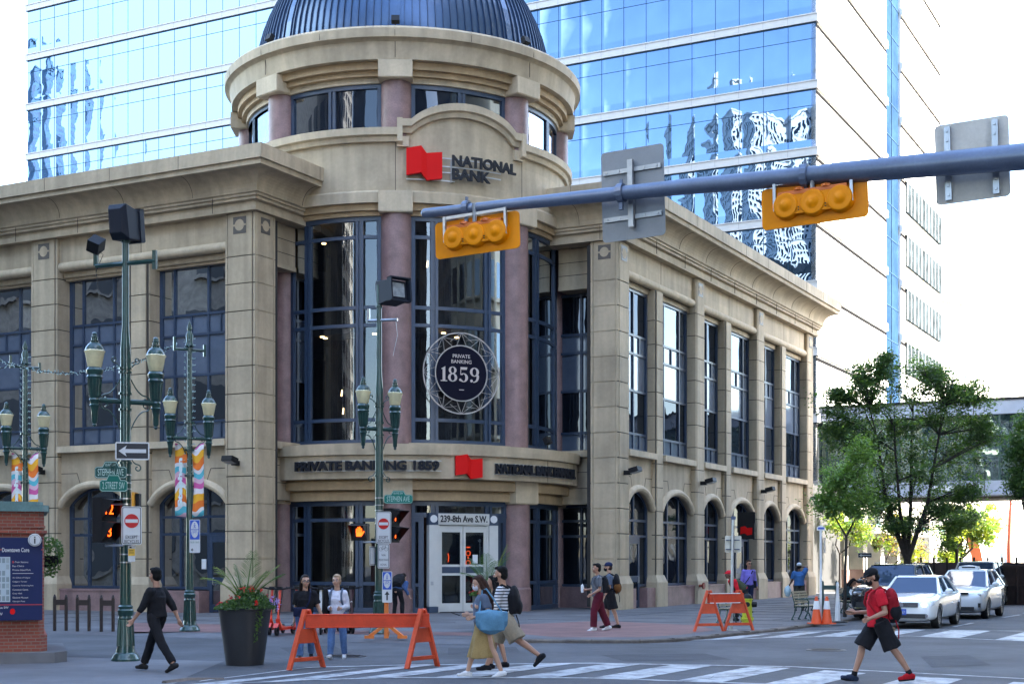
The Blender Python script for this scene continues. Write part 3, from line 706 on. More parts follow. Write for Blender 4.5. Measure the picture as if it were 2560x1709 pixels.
# dome
mb = MB(); RD = 5.6; zc = 19.9
pr = [(RD*cos(R(f)), zc+RD*sin(R(f))) for f in range(0, 91, 4)]
mb.lathe(pr, (C.x,C.y,0), 96); DOME = mat('dome_metal', (.045,.085,.16), .32, metal=.55, var=.12, scale=1.0, streak=.1, coat=.15)
dome = mb.build('dome', DOME, bank, smooth=True)
mb = MB(); NR = 128
for i in range(NR):
    t = R(A0-22.5)+2*pi*i/NR; big = i % 16 == 0
    pts = [Vector((C.x+(RD+.01)*cos(R(f))*sin(t), C.y-(RD+.01)*cos(R(f))*cos(t), zc+(RD+.01)*sin(R(f)))) for f in range(0, 83, 6)]
    a = Vector((cos(t), sin(t), 0)); w_ = .13 if big else .016; h_ = .05 if big else .055; vs = []; fs = []
    for p in pts:
        nrm = (p-Vector((C.x,C.y,zc))).normalized()
        for x, y in ((-w_,-.02),(w_,-.02),(w_,h_),(-w_,h_)): vs.append(p+a*x+nrm*y)
    for k in range(len(pts)-1):
        for j in range(4): fs.append((k*4+j, k*4+(j+1)%4, (k+1)*4+(j+1)%4, (k+1)*4+j))
    mb.add(vs, fs, 1 if big else 0)
mb.build('standing_seams', [mat('seam_metal', (.035,.06,.11), .35, metal=.5), DOME], dome)
mb = MB(); ring(mb, [(5.4,19.9),(5.72,19.9),(5.72,20.2),(5.4,20.2)], 0, 360, 96); mb.build('dome_kerb', DOME, dome)
# interior of the rotunda: dark walls, floors and ceiling lamps
mb = MB(); ring(mb, [(3.0,0),(3.0,16)], 0, 360, 32, close=False)
for z in (.05, 5.0, 5.75, 13.8, 16.1): mb.lathe([(0,z),(5.75,z)], (C.x,C.y,0), 48)
mb.lathe([(0,9.9),(4.5,9.9),(4.5,10.2),(0,10.2)], (C.x,C.y,0), 40)
for k in range(10): blk(mb, A0-70+k*16, .5, 3.0, 3.4, 0, 13.5)
mb.build('interior', mat('interior_tan', (.06,.052,.045), .8, var=.3, scale=1), bank, recalc=False)
LAMP = mat('warm_lamp', (.8,.7,.5), .5, emit=(1,.62,.25), es=1.6)
random.seed(11)
for k in range(22):
    th = random.uniform(-40, 90); r = random.uniform(3.8, 5.2); z = random.choice((9.86, 9.86, 13.6, 13.2, 4.9)); 
    if k % 3 == 0: z = random.uniform(6.9, 8.4) if k % 2 else random.uniform(10.8, 12.6)
    mb = MB(); p = pol(th, r, z)
    if z in (9.86, 13.6, 13.2, 4.9): mb.lathe([(0,0),(.08,0),(.08,.04)], p, 12)
    else: mb.tube([p, p+Vector((.02,0,.22))], [.03,.02], 6)
    mb.build('ceiling_lamp', LAMP, bank)
# ---------------- signs on the bank
def curved(th0, r):      # x metres to the right along the arc, y depth inwards, z up
    return lambda x, y, z: tuple(pol(th0+math.degrees(x/r), r-y, z))
LOGO = [(0,.085),(.41,0),(.565,.2),(1,.15),(1,.93),(.58,1.0),(.41,.79),(0,.87)]
def logo(mb, x, ztop, w_, h_, y0, dep, m=0):
    P = [(x+p*w_, ztop-q*h_) for p, q in LOGO]
    # three facets: left sheet, fold, right sheet
    for idx, dy in (((0,1,6,7), (0,.0,.0,0)), ((1,2,5,6), (0,0,0,0)), ((2,3,4,5), (0,0,0,0))):
        q = [P[i] for i in idx]; n = 4
        off = {1:-.03, 6:-.03, 2:.03, 5:.03}
        vs = [(a, y0+off.get(i,0), b) for i, (a, b) in zip(idx, q)]+[(a, y0+dep, b) for a, b in q]
        mb.add(vs, [(0,1,2,3),(7,6,5,4),(0,4,5,1),(1,5,6,2),(2,6,7,3),(3,7,4,0)], m)
rs = 6.5
t0 = th_px(1016, rs); t1 = th_px(1106, rs); t2 = th_px(1131, rs); t3 = th_px(1291, rs); mt = lambda a, b, r: R(b-a)*r
mb = MB(); mb.warp = curved(t0, rs); wl = mt(t0, t1, rs); logo(mb, 0, zat(367,49.3), wl, 1.16, 0, .16); mb.build('logo_sign', [RED], bank)
mb = MB(); mb.warp = curved(t0, 6.34)
for z in (zat(390,49.3)-.02, zat(412,49.3), zat(427,49.3), zat(448,49.3)):
    L = mt(t0,t2,rs)+(.1 if z < 14.9 else 1.9)
    for k in range(12): mb.box(L*k/12, L*(k+1)/12, 0, .03, z-.018, z+.018)
mb.box(.02,.05,0,.14,zat(440,49.3),zat(385,49.3)); mb.box(mt(t0,t2,rs)-.03,mt(t0,t2,rs),0,.14,zat(450,49.3),zat(390,49.3))
mb.build('sign_rails', mat('rail_white', (.62,.62,.6), .5), bank)
zr = zat(412,49.4)
for s_, x1, zz, h_ in (('NATIONAL', mt(t2,t3,rs), zat(412,49.4)-.02, .38), ('BANK', mt(t2,t3,rs)*.565, zat(447,49.4), .38)):
    mb = MB(); mb.warp = curved(t2, rs); put_text(mb, s_, 0, zz, x1, h_, 0, .07, 0, .035); mb.build('sign_lettering', LETTER, bank)
rs = 7.0; sgn = [(736,1099,'PRIVATE BANKING 1859',1176,.34,.06),(1241,1440,'NATIONAL BANK FINANCIAL',1180,.36,.035)]
for x0, x1, s_, pb, h_, bo in sgn:
    a, b = th_px(x0, rs), th_px(x1, rs); mb = MB(); mb.warp = curved(a, rs); put_text(mb, s_, 0, zat(pb,48.8), mt(a,b,rs), h_, 0, .09, 0, .045)
    mb.build('sign_lettering', mat('letter_black', (.012,.013,.018), .6, spec=.2), bank)
    mb = MB(); mb.warp = curved(a, 6.88); L = mt(a,b,rs)
    n = 24
    for z in (zat(pb,48.8)+.0, zat(pb,48.8)+h_): 
        for k in range(n): mb.box(L*k/n, L*(k+1)/n, 0, .03, z-.014, z+.014)
    mb.build('sign_rails', mat('rail_pale', (.5,.5,.48), .4, metal=.4), bank)
a, b = th_px(1140, rs), th_px(1207, rs); mb = MB(); mb.warp = curved(a, rs); logo(mb, 0, zat(1133,48.8), mt(a,b,rs), .84, 0, .14); mb.build('logo_sign', [RED], bank)
# round medallion in front of the middle bay
tm = th_px(1152, 6.1); FM = Matrix.Translation((C.x,C.y,zat(931,49.7))) @ Matrix.Rotation(R(tm), 4, 'Z') @ Matrix.Translation((0,-6.12,0)) 
RO, RI = 1.40, .96
LACE = mat('medallion_line', (.42,.38,.35), .5); NAVY = mat('medallion_disc', (.008,.008,.018), .8, spec=.1)
mb = MB(FM); mb.lathe([(0,-.04),(RI-.03,-.04),(RI-.03,0),(0,0)], (0,0,0), 48, 0, axis='Y'); med = mb.build('medallion', NAVY, bank)
mb = MB(FM)
for r_, w_ in ((RO,.02),(RI,.018)): mb.lathe([(r_-w_,-.05),(r_+w_,-.05),(r_+w_,-.03),(r_-w_,-.03)], (0,0,0), 64, axis='Y')
def pt(r_, a_): return (r_*cos(R(a_)), -.04, r_*sin(R(a_)))
for k in range(12):
    a_ = 90+30*k
    for (ra, x, rb, y) in ((RO,0,RI+.02,10),(RO,0,RI+.02,-10),(RO,0,RI+.2,-21),(RO,0,RI+.2,21),(RO,0,RO*.985,15)):
        mb.bar(pt(ra,a_+x), pt(rb,a_+y), .012, .02, 0, up=(0,1,0))
mb.build('ring_lattice', LACE, med)
mb = MB(FM); ctext(mb, 'PRIVATE', 0, .53, .125, -.05, .80, .01, 0, .01); ctext(mb, 'BANKING', 0, .34, .125, -.05, .88, .01, 0, .01)
# heavy serif digits drawn as thick and thin strokes
def ringd(cx, cz, ro, rz_, ix, iz, a0=0, a1=360, n=28):
    vs = []; 
    for i in range(n+1):
        t = R(a0+(a1-a0)*i/n); vs += [(cx+ro*cos(t), -.055, cz+rz_*sin(t)), (cx+ix*cos(t), -.055, cz+iz*sin(t))]
    mb.add(vs, [(2*i, 2*i+1, 2*i+3, 2*i+2) for i in range(n)])
def flat(pts): mb.add([(x,-.055,z) for x,z in pts], [tuple(range(len(pts)))])
zb, zt_ = -.30, .22; H_ = zt_-zb
flat([(-.60,zb),(-.60,zt_),(-.70,zt_-.06),(-.745,zt_-.08),(-.745,zt_-.10),(-.70,zt_-.10),(-.70,zb)]); flat([(-.77,zb),(-.53,zb),(-.53,zb+.035),(-.77,zb+.035)])
ringd(-.33, zt_-.125, .145, .125, .06, .10); ringd(-.33, zb+.145, .17, .145, .075, .115)
flat([(-.04,zt_),(.22,zt_),(.19,zt_-.09),(-.015,zt_-.09)]); flat([(-.04,zt_),(-.015,zt_),(-.02,zt_-.27),(-.045,zt_-.27)]); ringd(.075, zb+.155, .165, .155, .065, .125, -140, 140); ringd(-.045, zb+.075, .045, .045, 0, 0)
ringd(.48, zt_-.155, .17, .155, .075, .125); ringd(.46, zb+.20, .19, .20, .10, .165, -100, 20); ringd(.37, zb+.055, .05, .05, 0, 0)
flat([(-.09,-.56),(.09,-.56),(.09,-.585),(-.09,-.585)])
mb.build('lettering', mat('medallion_text', (.55,.47,.43), .5), med, recalc=False)
# flood lights on the building
def flood_arm(mb, p, d, s_=.26):
    """shoebox wall light at p pointing along d"""
    p = Vector(p); d = Vector(d).normalized(); x = d.cross(Vector((0,0,1)))
    rot = Matrix((x, d, Vector((0,0,1)))).transposed()
    mb.cbox(p+d*.12+Vector((0,0,.02)), (.16,.26,.16), 0, rot)
    mb.cbox(p+d*.42+Vector((0,0,.12)), (.44,.36,.17), 0, rot @ Matrix.Rotation(R(14), 3, 'X'))
    mb.cbox(p+d*.44+Vector((0,0,.02)), (.36,.28,.02), 1, rot @ Matrix.Rotation(R(14), 3, 'X'))
GREYL = mat('lamp_glass_grey', (.25,.27,.3), .3)
FLO = [(FLW,(.70,.02,5.05),nL),(FLW,(9.6,.02,5.0),nL)]+[(FRW,(a,.02,5.0),nR) for a in (.55,8.65,16.8,25.05)]
for F_, p, d in FLO:
    mb = MB(); flood_arm(mb, F_ @ Vector(p), d); mb.build('floodlight', [BLACK, GREYL], bank)
for th, r, z in ((A0-22.5, 6.4, 19.95), (A0-22.5-45, 6.4, 19.95), (A0+22.5, 6.4, 19.95), (A0-22.5+52, 6.75, 5.78)):
    p = pol(th, r, z); mb = MB(); mb.tube([p, p+Vector((0,0,.2))], .025, 6); t = R(th)
    mb.cbox(p+Vector((0,0,.3)), (.28,.18,.24), 0, Matrix.Rotation(t, 3, 'Z') @ Matrix.Rotation(R(-25), 3, 'X')); mb.build('floodlight', BLACK, bank)
# hanging sign over the street door, siamese connection, notices
mb = MB(FRW); mb.box(13.3,13.36,.02,.85,3.05,3.95,0); mb.box(13.22,13.30,.10,.84,2.75,3.45,0); mb.box(13.36,13.40,.04,.10,2.4,3.9,2)
LGS = [(p, q) for p, q in LOGO]
bs = mb.build('blade_sign', [BLACK, RED, mat('sign_brown', (.25,.08,.05), .5)], bank)
mb = MB(FRW); P = [(.20+.54*p, 3.32-.40*q) for p, q in LOGO]
for side_x in (13.205, 13.305):
    n = len(P); vs = [(side_x-.01, b, z) for b, z in P]+[(side_x+.01, b, z) for b, z in P]
    mb.add(vs, [(0,1,6,7),(1,2,5,6),(2,3,4,5),(8,9,14,15),(9,10,13,14),(10,11,12,13)]+[(i,(i+1)%n,n+(i+1)%n,n+i) for i in range(n)])
mb.build('sign_logo', RED, bs)
mb = MB(FRW); mb.tube([(8.2,-.1,.75),(8.2,.28,.75)], .06, 8); mb.lathe([(.0,-.03),(.14,-.03),(.14,.03),(0,.03)], (8.2,.3,.75), 14, axis='Y'); mb.build('fire_hose_inlet', mat('brass_red', (.25,.05,.03), .4), bank)
mb = MB(FLW); mb.box(2.55,2.75,-.6,-.585,1.5,1.85,0); mb.build('notice', WHITE, bank)
# ================================================================ OFFICE TOWER BEHIND THE BANK
T = Vector((18.58, 88, 0)); FTL = frame(T, dL, nL); FTR = frame(T, dR, nR)
def mirror_glass(name, kx=.028, kz=.022, nse=.022, colr=(.135,.20,.30), pw=1.57, ph=4.08, z0=15.3, dark=.25, axis=None, org=None, ns=.55):
    m = bpy.data.materials.new(name); m.use_nodes = True; t = m.node_tree; N = t.nodes; Lk = t.links; N.remove(N['Principled BSDF'])
    out = N['Material Output']; ge = N.new('ShaderNodeNewGeometry')
    def vm(op, a=None, b=None, sc_=None):
        v = N.new('ShaderNodeVectorMath'); v.operation = op
        for i, x in enumerate((a, b)):
            if x is None: continue
            if hasattr(x, 'links') or isinstance(x, bpy.types.NodeSocket): Lk.new(x, v.inputs[i])
            else: v.inputs[i].default_value = x
        if sc_ is not None:
            if isinstance(sc_, bpy.types.NodeSocket): Lk.new(sc_, v.inputs['Scale'])
            else: v.inputs['Scale'].default_value = sc_
        return v
    def ma(op, a, b=None, c=None):
        v = N.new('ShaderNodeMath'); v.operation = op
        for i, x in enumerate((a, b, c)):
            if x is None: continue
            if isinstance(x, bpy.types.NodeSocket): Lk.new(x, v.inputs[i])
            else: v.inputs[i].default_value = x
        return v.outputs[0]
    rel = vm('SUBTRACT', ge.outputs['Position'], tuple(org)).outputs[0]
    a = vm('DOT_PRODUCT', rel, tuple(axis)).outputs['Value']; sx = N.new('ShaderNodeSeparateXYZ'); Lk.new(rel, sx.inputs[0]); z = sx.outputs['Z']
    ua = ma('DIVIDE', a, pw); uz = ma('DIVIDE', ma('SUBTRACT', z, z0), ph)
    fa = ma('SUBTRACT', ma('FRACT', ua), .5); fz = ma('SUBTRACT', ma('FRACT', uz), .5)
    cell = N.new('ShaderNodeCombineXYZ'); Lk.new(ma('FLOOR', ua), cell.inputs[0]); Lk.new(ma('FLOOR', uz), cell.inputs[1])
    wn = N.new('ShaderNodeTexWhiteNoise'); Lk.new(cell.outputs[0], wn.inputs['Vector'])
    wc = N.new('ShaderNodeSeparateXYZ'); Lk.new(wn.outputs['Color'], wc.inputs[0])
    no = N.new('ShaderNodeTexNoise'); no.inputs['Scale'].default_value = ns; no.inputs['Detail'].default_value = 3; no.inputs['Roughness'].default_value = .5; Lk.new(rel, no.inputs['Vector'])
    nc = N.new('ShaderNodeSeparateXYZ'); Lk.new(no.outputs['Color'], nc.inputs[0])
    ca = ma('ADD', ma('MULTIPLY', fa, kx*2), ma('MULTIPLY', ma('SUBTRACT', wc.outputs[0], .5), kx*.5)); ca = ma('ADD', ca, ma('MULTIPLY', ma('SUBTRACT', nc.outputs[0], .5), nse*4))
    cz = ma('ADD', ma('MULTIPLY', fz, kz*2), ma('MULTIPLY', ma('SUBTRACT', wc.outputs[1], .5), kz*.5)); cz = ma('ADD', cz, ma('MULTIPLY', ma('SUBTRACT', nc.outputs[1], .5), nse*4))
    v1 = vm('SCALE', tuple(axis), None, ca).outputs[0]; v2 = vm('SCALE', (0,0,1), None, cz).outputs[0]
    nn = vm('NORMALIZE', vm('ADD', vm('ADD', ge.outputs['Normal'], v1).outputs[0], v2).outputs[0]).outputs[0]
    g = N.new('ShaderNodeBsdfGlossy'); g.inputs['Roughness'].default_value = .01; g.inputs['Color'].default_value = (*colr, 1); Lk.new(nn, g.inputs['Normal'])
    d = N.new('ShaderNodeBsdfDiffuse'); d.inputs['Color'].default_value = (.02,.05,.09,1); mix = N.new('ShaderNodeMixShader'); mix.inputs[0].default_value = 1-dark
    Lk.new(d.outputs[0], mix.inputs[1]); Lk.new(g.outputs[0], mix.inputs[2]); Lk.new(mix.outputs[0], out.inputs['Surface']); return m
CWG = mirror_glass('curtain_wall_glass', axis=dL, org=T)
CWB = mat('blue_slot_glass', (.016,.036,.078), 1, var=.3, scale=.4, spec=0)
BAND = mat('tower_band', (.40,.385,.385), .6, var=.04); MUL = mat('tower_mullion', (.02,.05,.09), .7, spec=.1); WSTONE = mat('tower_white_panel', (.70,.69,.66), .6, var=.03)
tower = thing('office_tower', 'tall office tower of mirror glass with pale stone bands behind the bank', 'building', T)
LT, HT = 66., 76.; nf = int((HT-6)/4.08)
mb = MB(FTL); mb.box(1.7, LT, -30, -.35, 0, HT); mb.build('core', mat('tower_core', (.12,.12,.13), .8), tower)
for k in range(-3, 14):
    zt = 14.8+4.08*k
    if zt-.49 < 1: continue
    mb = MB(FTL); mb.box(-.12, LT+.1, -.3, .12, zt-.49, zt); mb.box(-.16, LT+.1, -.3, .17, zt-.05, zt+.02); mb.box(-.14, LT+.1, -.3, .14, zt-.50, zt-.44)
    x = .0
    for i in range(42):
        xx = 1.75+1.57*i; mb.box(xx-.01, xx+.01, .1, .124, zt-.44, zt-.05, 1)
    mb.build('spandrel_band', [BAND, mat('band_joint', (.2,.2,.2), .8) if k == -3 else bpy.data.materials['band_joint']], tower)
    mb = MB(FTL); mb.box(0, LT, -.34, .0, zt, zt+3.60); wb = mb.build('window_band', CWG, tower)
    mb = MB(FTL)
    for i in range(42):
        xx = 1.75+1.57*i; mb.box(xx-.014, xx+.014, -.02, .018, zt, zt+3.6)
    mb.box(0, LT, -.02, .018, zt+2.57, zt+2.60); mb.box(0, LT, -.02, .03, zt+3.50, zt+3.6)
    mb.build('mullions', MUL, wb)
# right face: white panels, thin grooves, one blue glass slot
mb = MB(FTR); mb.box(.0, 18.4, -.3, .0, 6.3, HT); mb.box(23.2, 38, -.3, .0, 6.3, HT)
for k in range(-2, 14):
    zt = 14.8+4.08*k
    for a0, a1 in ((0, 18.4), (23.2, 38)):
        mb.box(a0-.1, a1, -.05, .16, zt-.49, zt, 0); mb.box(a0, a1, -.04, .03, zt-.80, zt-.60, 1); mb.box(a0, a1, -.04, .165, zt-.06, zt-.03, 1)
mb.build('wall', [WSTONE, mat('groove', (.012,.012,.013), 1, spec=0)], tower)
mb = MB(FTR); mb.box(18.4, 23.2, -1.5, -.2, 6.3, HT, 0); mb.build('glass_slot', CWB, tower)
mb = MB(FTR)
for k in range(0, 30): mb.box(18.4, 23.2, -.22, -.16, 8+2.5*k, 8.06+2.5*k)
for a in (20.9,): mb.box(a-.04, a+.04, -.22, -.15, 6.3, HT)
mb.build('slot_mullions', MUL, tower)
mb = MB(FTR); z = 24
for k in range(5): mb.box(24.6, 37.6, -.1, .18, 12.0+4.08*k, 14.3+4.08*k)
wn_ = mb.build('window_band', mat('pale_tower_glass', (.030,.038,.043), 1, var=.5, scale=1.2, spec=0), tower)
mb = MB(FTR)
for k in range(5):
    for i in range(11): mb.box(24.6+1.3*i-.03, 24.6+1.3*i+.03, .15, .2, 12.0+4.08*k, 14.3+4.08*k)
mb.build('mullions', mat('pale_mullion', (.55,.6,.62), .9, spec=0), wn_)
# street level of the tower: columns, storefronts, canopy
GL3 = mirror_glass('storefront_glass', axis=dR, org=T, colr=(.85,.9,.85), dark=.35, kx=.02, nse=.01)
CREAMW = mat('warm_stone', (.50,.46,.38), .7, var=.08)
mb = MB(FTR); mb.box(0, 38, -1.0, .1, 5.2, 6.4, 0)
mb.build('wall', CREAMW, tower)
for a in (1.2, 6.2, 11.2, 16.2, 21.5, 27, 33):
    mb = MB(FTR); mb.box(a-.55, a+.55, -1.0, .25, 0, 5.2, 0); mb.box(a-.6, a+.6, -1.0, .3, 0, 1.2, 1); mb.build('pillar', [CREAMW, mat('pillar_base', (.33,.20,.16), .5) if a == 1.2 else bpy.data.materials['pillar_base']], tower)
mb = MB(FTR); mb.box(0, 38, -1.1, -1.0, 0, 5.2); sf = mb.build('storefront', GL3, tower)
mb = MB(FTR)
for i in range(38): mb.box(i*1.0-.04+.3, i*1.0+.04+.3, -1.02, -.94, 0, 5.2)
for z in (2.6, 3.9): mb.box(0, 38, -1.02, -.95, z-.05, z+.05)
mb.build('mullions', WHITE, sf)
mb = MB(FTR); mb.box(-.5, 30, .2, 2.6, 3.85, 4.0, 0); mb.box(-.5, 30, 2.4, 2.6, 3.5, 4.0, 1); mb.box(-.5, 30, .3, 2.55, 4.02, 4.08, 2)
for i in range(31): mb.box(-.5+i, -.44+i, .3, 2.7, 4.08, 4.13, 0)
mb.build('canopy', [mat('canopy_teal', (.05,.16,.15), .4), CREAMW, mat('canopy_glass', (.15,.3,.3), .15)], tower)
# narrow dark gap building between the bank and the tower
nb = MB(); g0 = PR+dR*26.0-nR*1.2; nb.prism([V2(g0), V2(g0+dR*9.5), V2(g0+dR*9.5+dL*13), V2(g0+dL*13)], 0, 6.0); 
tag(nb.build('service_building', mat('service_dark', (.03,.03,.03), .7)), 'low black service block in the gap between the bank and the tower', 'building')
# ================================================================ SKYWALK OVER THE STREET
S0 = Vector((19.3, 88.3, 0)); dS = -dL; FS = frame(S0, dS, nL)
sk = thing('skywalk', 'enclosed grey glass footbridge crossing the street behind the trees', 'footbridge', S0)
SKP = mat('skywalk_panel', (.38,.41,.50), .45, var=.05); SKD = mat('skywalk_frame', (.05,.09,.08), .4)
mb = MB(FS); mb.box(-1, 32, -4, 0, 5.55, 6.45, 0); mb.box(-1, 32, -4, .1, 5.62, 5.72, 0); mb.box(-1, 32, -4, .06, 10.3, 11.1, 0); mb.box(-1, 32, -4.1, .14, 11.1, 11.18, 1)
for i in range(12): mb.box(i*2.9-.02, i*2.9+.02, .05, .065, 10.3, 11.1, 2); mb.box(i*2.9+.6, i*2.9+.64, -.01, .01, 5.55, 6.45, 2)
mb.box(-1, 32, -3.9, -.15, 5.4, 5.56, 2)
mb.build('deck', [SKP, BLACK, JOINT], sk)
mb = MB(FS); SKG = glass_dark('skywalk_glass', (.03,.06,.055), trans=.6, base=.12, wcol=(.7,.95,.85))
mb.box(-1, 32, -.12, -.08, 6.45, 10.3); mb.box(-1, 32, -3.9, -3.86, 6.45, 10.3); mb.build('glazing', SKG, sk)
mb = MB(FS)
for i in range(23): mb.box(i*1.45-.05, i*1.45+.05, -.16, -.02, 6.45, 10.3); mb.box(i*1.45-.04, i*1.45+.04, -3.9, -3.8, 6.45, 10.3)
for z in (7.9, 9.1): mb.box(-1, 32, -.15, -.04, z-.04, z+.04)
mb.build('mullions', SKD, sk)
mb = MB(FS)
for i in range(8): mb.box(i*3.9-.05, i*3.9+.05, -.1, 0, 11.15, 11.75)
mb.box(-1, 32, -.08, -.03, 11.2, 11.26); mb.build('roof_rail', BLACK, sk)
mb = MB(FS); mb.box(6.3, 9.2, .0, .02, 5.85, 6.2); sgn_ = mb.build('sign', WHITE, sk)
# ================================================================ FAR END OF THE STREET
LIT = mat('sunlit_plaster', (.62,.60,.54), .75, var=.05)
def far_block(o, rot, w_, d_, h_, label, cols, rows, wz, ww, wh, m=LIT, name='building', fl=3.6, first=3.4):
    t = thing('building', label, 'building', o, rot)
    mb = MB(Matrix.Translation(o) @ Matrix.Rotation(rot, 4, 'Z')); mb.box(-w_/2, w_/2, 0, d_, 0, h_); mb.box(-w_/2-.2, w_/2+.2, -.25, d_, h_, h_+.5); mb.box(-w_/2-.1,w_/2+.1,-.12,d_,first-.2,first); mb.build('wall', m, t)
    for r_ in range(rows):
        for c_ in range(cols):
            x = -w_/2+(c_+.5)*w_/cols; z = wz+r_*fl
            mb = MB(Matrix.Translation(o) @ Matrix.Rotation(rot, 4, 'Z')); mb.box(x-ww/2-.1, x+ww/2+.1, -.1, -.0, z-.1, z+wh+.1, 1); mb.box(x-ww/2, x+ww/2, -.12, -.02, z, z+wh, 0); mb.box(x-.04, x+.04, -.14, -.02, z, z+wh, 1)
            mb.build('window', [GLASS2, m], t)
    return t
far_block(Vector((62,150,0)), R(35), 60, 20, 26, 'broad sunlit white building closing the far end of the street', 12, 6, 1.0, 1.8, 2.0)
far_block(Vector((30,190,0)), R(10), 40, 20, 34, 'sunlit cream block far down the street behind the trees', 8, 7, 1.2, 1.8, 2.0)
# hoarding and skip at the work site
HO = mat('hoarding_dark', (.045,.03,.028), .7, var=.3, scale=2)
p0 = at(2270, 74); p1 = at(2545, 66)
mb = MB(); mb.bar((p0.x,p0.y,.85), (p1.x+2,p1.y,.85), .08, 1.7, 0); 
for i in range(12):
    q = Vector(p0).lerp(Vector((p1.x+2,p1.y,0)), i/11); mb.box(q.x-.04,q.x+.04,q.y-.12,q.y,0,1.95,1)
tag(mb.build('hoarding', [HO, BLACK]), 'dark site hoarding across the street behind the cars', 'hoarding')
sp = at(2545, 62, RZ); sk_ = thing('skip', 'dark brown steel skip on the road at the right edge', 'skip', sp, R(-8))
mb = MB(Matrix.Translation(sp) @ Matrix.Rotation(R(-8), 4, 'Z'))
mb.add([(-1.7,-1,0),(3.2,-1,0),(3.2,1,0),(-1.7,1,0),(-2.1,-1.2,1.65),(3.4,-1.2,1.65),(3.4,1.2,1.65),(-2.1,1.2,1.65)], [(0,1,2,3),(0,1,5,4),(1,2,6,5),(2,3,7,6),(3,0,4,7)], 0)
mb.box(-2.15,3.45,-1.26,-1.18,1.55,1.68,0); mb.box(-1.9,3.3,-1.16,-1.1,.8,.86,0)
for i in range(5): mb.box(-1.4+i*1.1,-1.3+i*1.1,-1.2,-1.06,.05,1.55,0)
mb.build('body', mat('skip_brown', (.03,.014,.012), .6, var=.4), sk_)
# curved orange and white sculpture, red mast
ar = at(2415, 104); t = thing('sculpture', 'curved rust and white steel arc sculpture in front of the white building', 'sculpture', ar)
mb = MB(); pts_ = [(-1.2,5.6),(0.1,4.3),(.9,2.6),(1.2,.9),(1.1,0.0)]; wds = [.3,.7,.95,1.0,.9]
vs = []; 
for (x,z), w_ in zip(pts_, wds): vs += [(ar.x+x-w_*.6, ar.y, z-.25*w_),(ar.x+x, ar.y-.5, z),(ar.x+x+w_*.9, ar.y+.3, z+.1)]
mb.add(vs, [(i*3,i*3+1,i*3+4,i*3+3) for i in range(4)], 0); mb.add(vs, [(i*3+1,i*3+2,i*3+5,i*3+4) for i in range(4)], 1); mb.add(vs, [(i*3+2,i*3,i*3+3,i*3+5) for i in range(4)], 1)
mb.build('arc', [mat('rust_orange', (.42,.10,.03), .5), WHITE], t)
ar = at(2524, 98); mb = MB(); mb.tube([ar, ar+Vector((-.05,0,3)), ar+Vector((.1,0,6.2)), ar+Vector((.35,0,8.3))], [.17,.15,.10,.03], 8)
tag(mb.build('mast', mat('mast_red', (.30,.06,.03), .5)), 'slender curved rust red mast at the right edge of the street', 'mast')
# ================================================================ BUILDINGS ACROSS THE STREETS (off camera; reflected in the glass, tallest sized for shade)
def block(name, label, o, rot, w_, d_, h_, wall, fl=3.8, pw=3.4, gl=GLASS2, gw=.62, gh=.55, z0=1.2):
    t = thing(name, label, 'building', o, rot); M_ = Matrix.Translation(o) @ Matrix.Rotation(rot, 4, 'Z')
    mb = MB(M_); mb.box(0, w_, 0, d_, 0, h_); mb.box(-.4, w_+.4, -.4, d_+.4, h_, h_+1); mb.build('wall', wall, t)
    mb = MB(M_); fr = MB(M_)
    nz_ = int((h_-z0)/fl)
    for L, f in ((w_, 0), (w_, 1), (d_, 2), (d_, 3)):
        n = max(1, int(L/pw)); st = L/n
        for i in range(n):
            a = (i+.5)*st
            for k in range(nz_):
                z = z0+k*fl; hw_ = st*gw/2; zz = (z, z+fl*gh)
                if f == 0: mb.box(a-hw_, a+hw_, -.06, .02, *zz); fr.box(a-hw_-.1, a+hw_+.1, -.25, .0, z-.18, z-.02)
                if f == 1: mb.box(a-hw_, a+hw_, d_-.02, d_+.06, *zz); fr.box(a-hw_-.1, a+hw_+.1, d_, d_+.25, z-.18, z-.02)
                if f == 2: mb.box(-.06, .02, a-hw_, a+hw_, *zz); fr.box(-.25, .0, a-hw_-.1, a+hw_+.1, z-.18, z-.02)
                if f == 3: mb.box(w_-.02, w_+.06, a-hw_, a+hw_, *zz); fr.box(w_, w_+.25, a-hw_-.1, a+hw_+.1, z-.18, z-.02)
    mb.build('windows', gl, t, recalc=False); fr.build('sills', wall, t, recalc=False); return t
TANW = mat('tan_masonry', (.42,.37,.29), .8, var=.1); PALEC = mat('pale_concrete', (.70,.68,.64), .75, var=.05); DKW = mat('dark_masonry', (.16,.15,.15), .8, var=.1); BRK = mat('red_brick_far', (.28,.13,.09), .8, var=.15)
rotR = math.atan2(dR.y, dR.x)-pi/2    # local +Y = dR, local +X = nR
o2 = PR+nR*25.5
block('building', 'tall unseen tan block across the street, sized to shade the bank', o2+dR*(-18), rotR, 30, 49, 62, TANW)  # out of view; height and length set by the shadow on the bank
block('building', 'low tan block beyond the corner across the street', o2+dR*46+nR*2, rotR, 24, 40, 8, TANW)
block('building', 'unseen dark tower added at the avenue end to shade the crossing', PR+nR*80-dR*62, rotR, 40, 95, 125, DKW)  # added out of view to keep sun from coming down the avenue
block('building', 'unseen grey block behind the camera, sized to shade the foreground', PR+nR*16-dR*108, rotR, 40, 48, 60, DKW)  # out of view, placed so its shadow covers the foreground
block('building', 'tan block across the avenue on the left', PL+dR*(-45)+dL*62, rotR, 52, 26, 30, mat('umber_masonry', (.16,.13,.10), .8, var=.3), gl=DARK)  # raised and darkened so the left wing windows reflect less sky
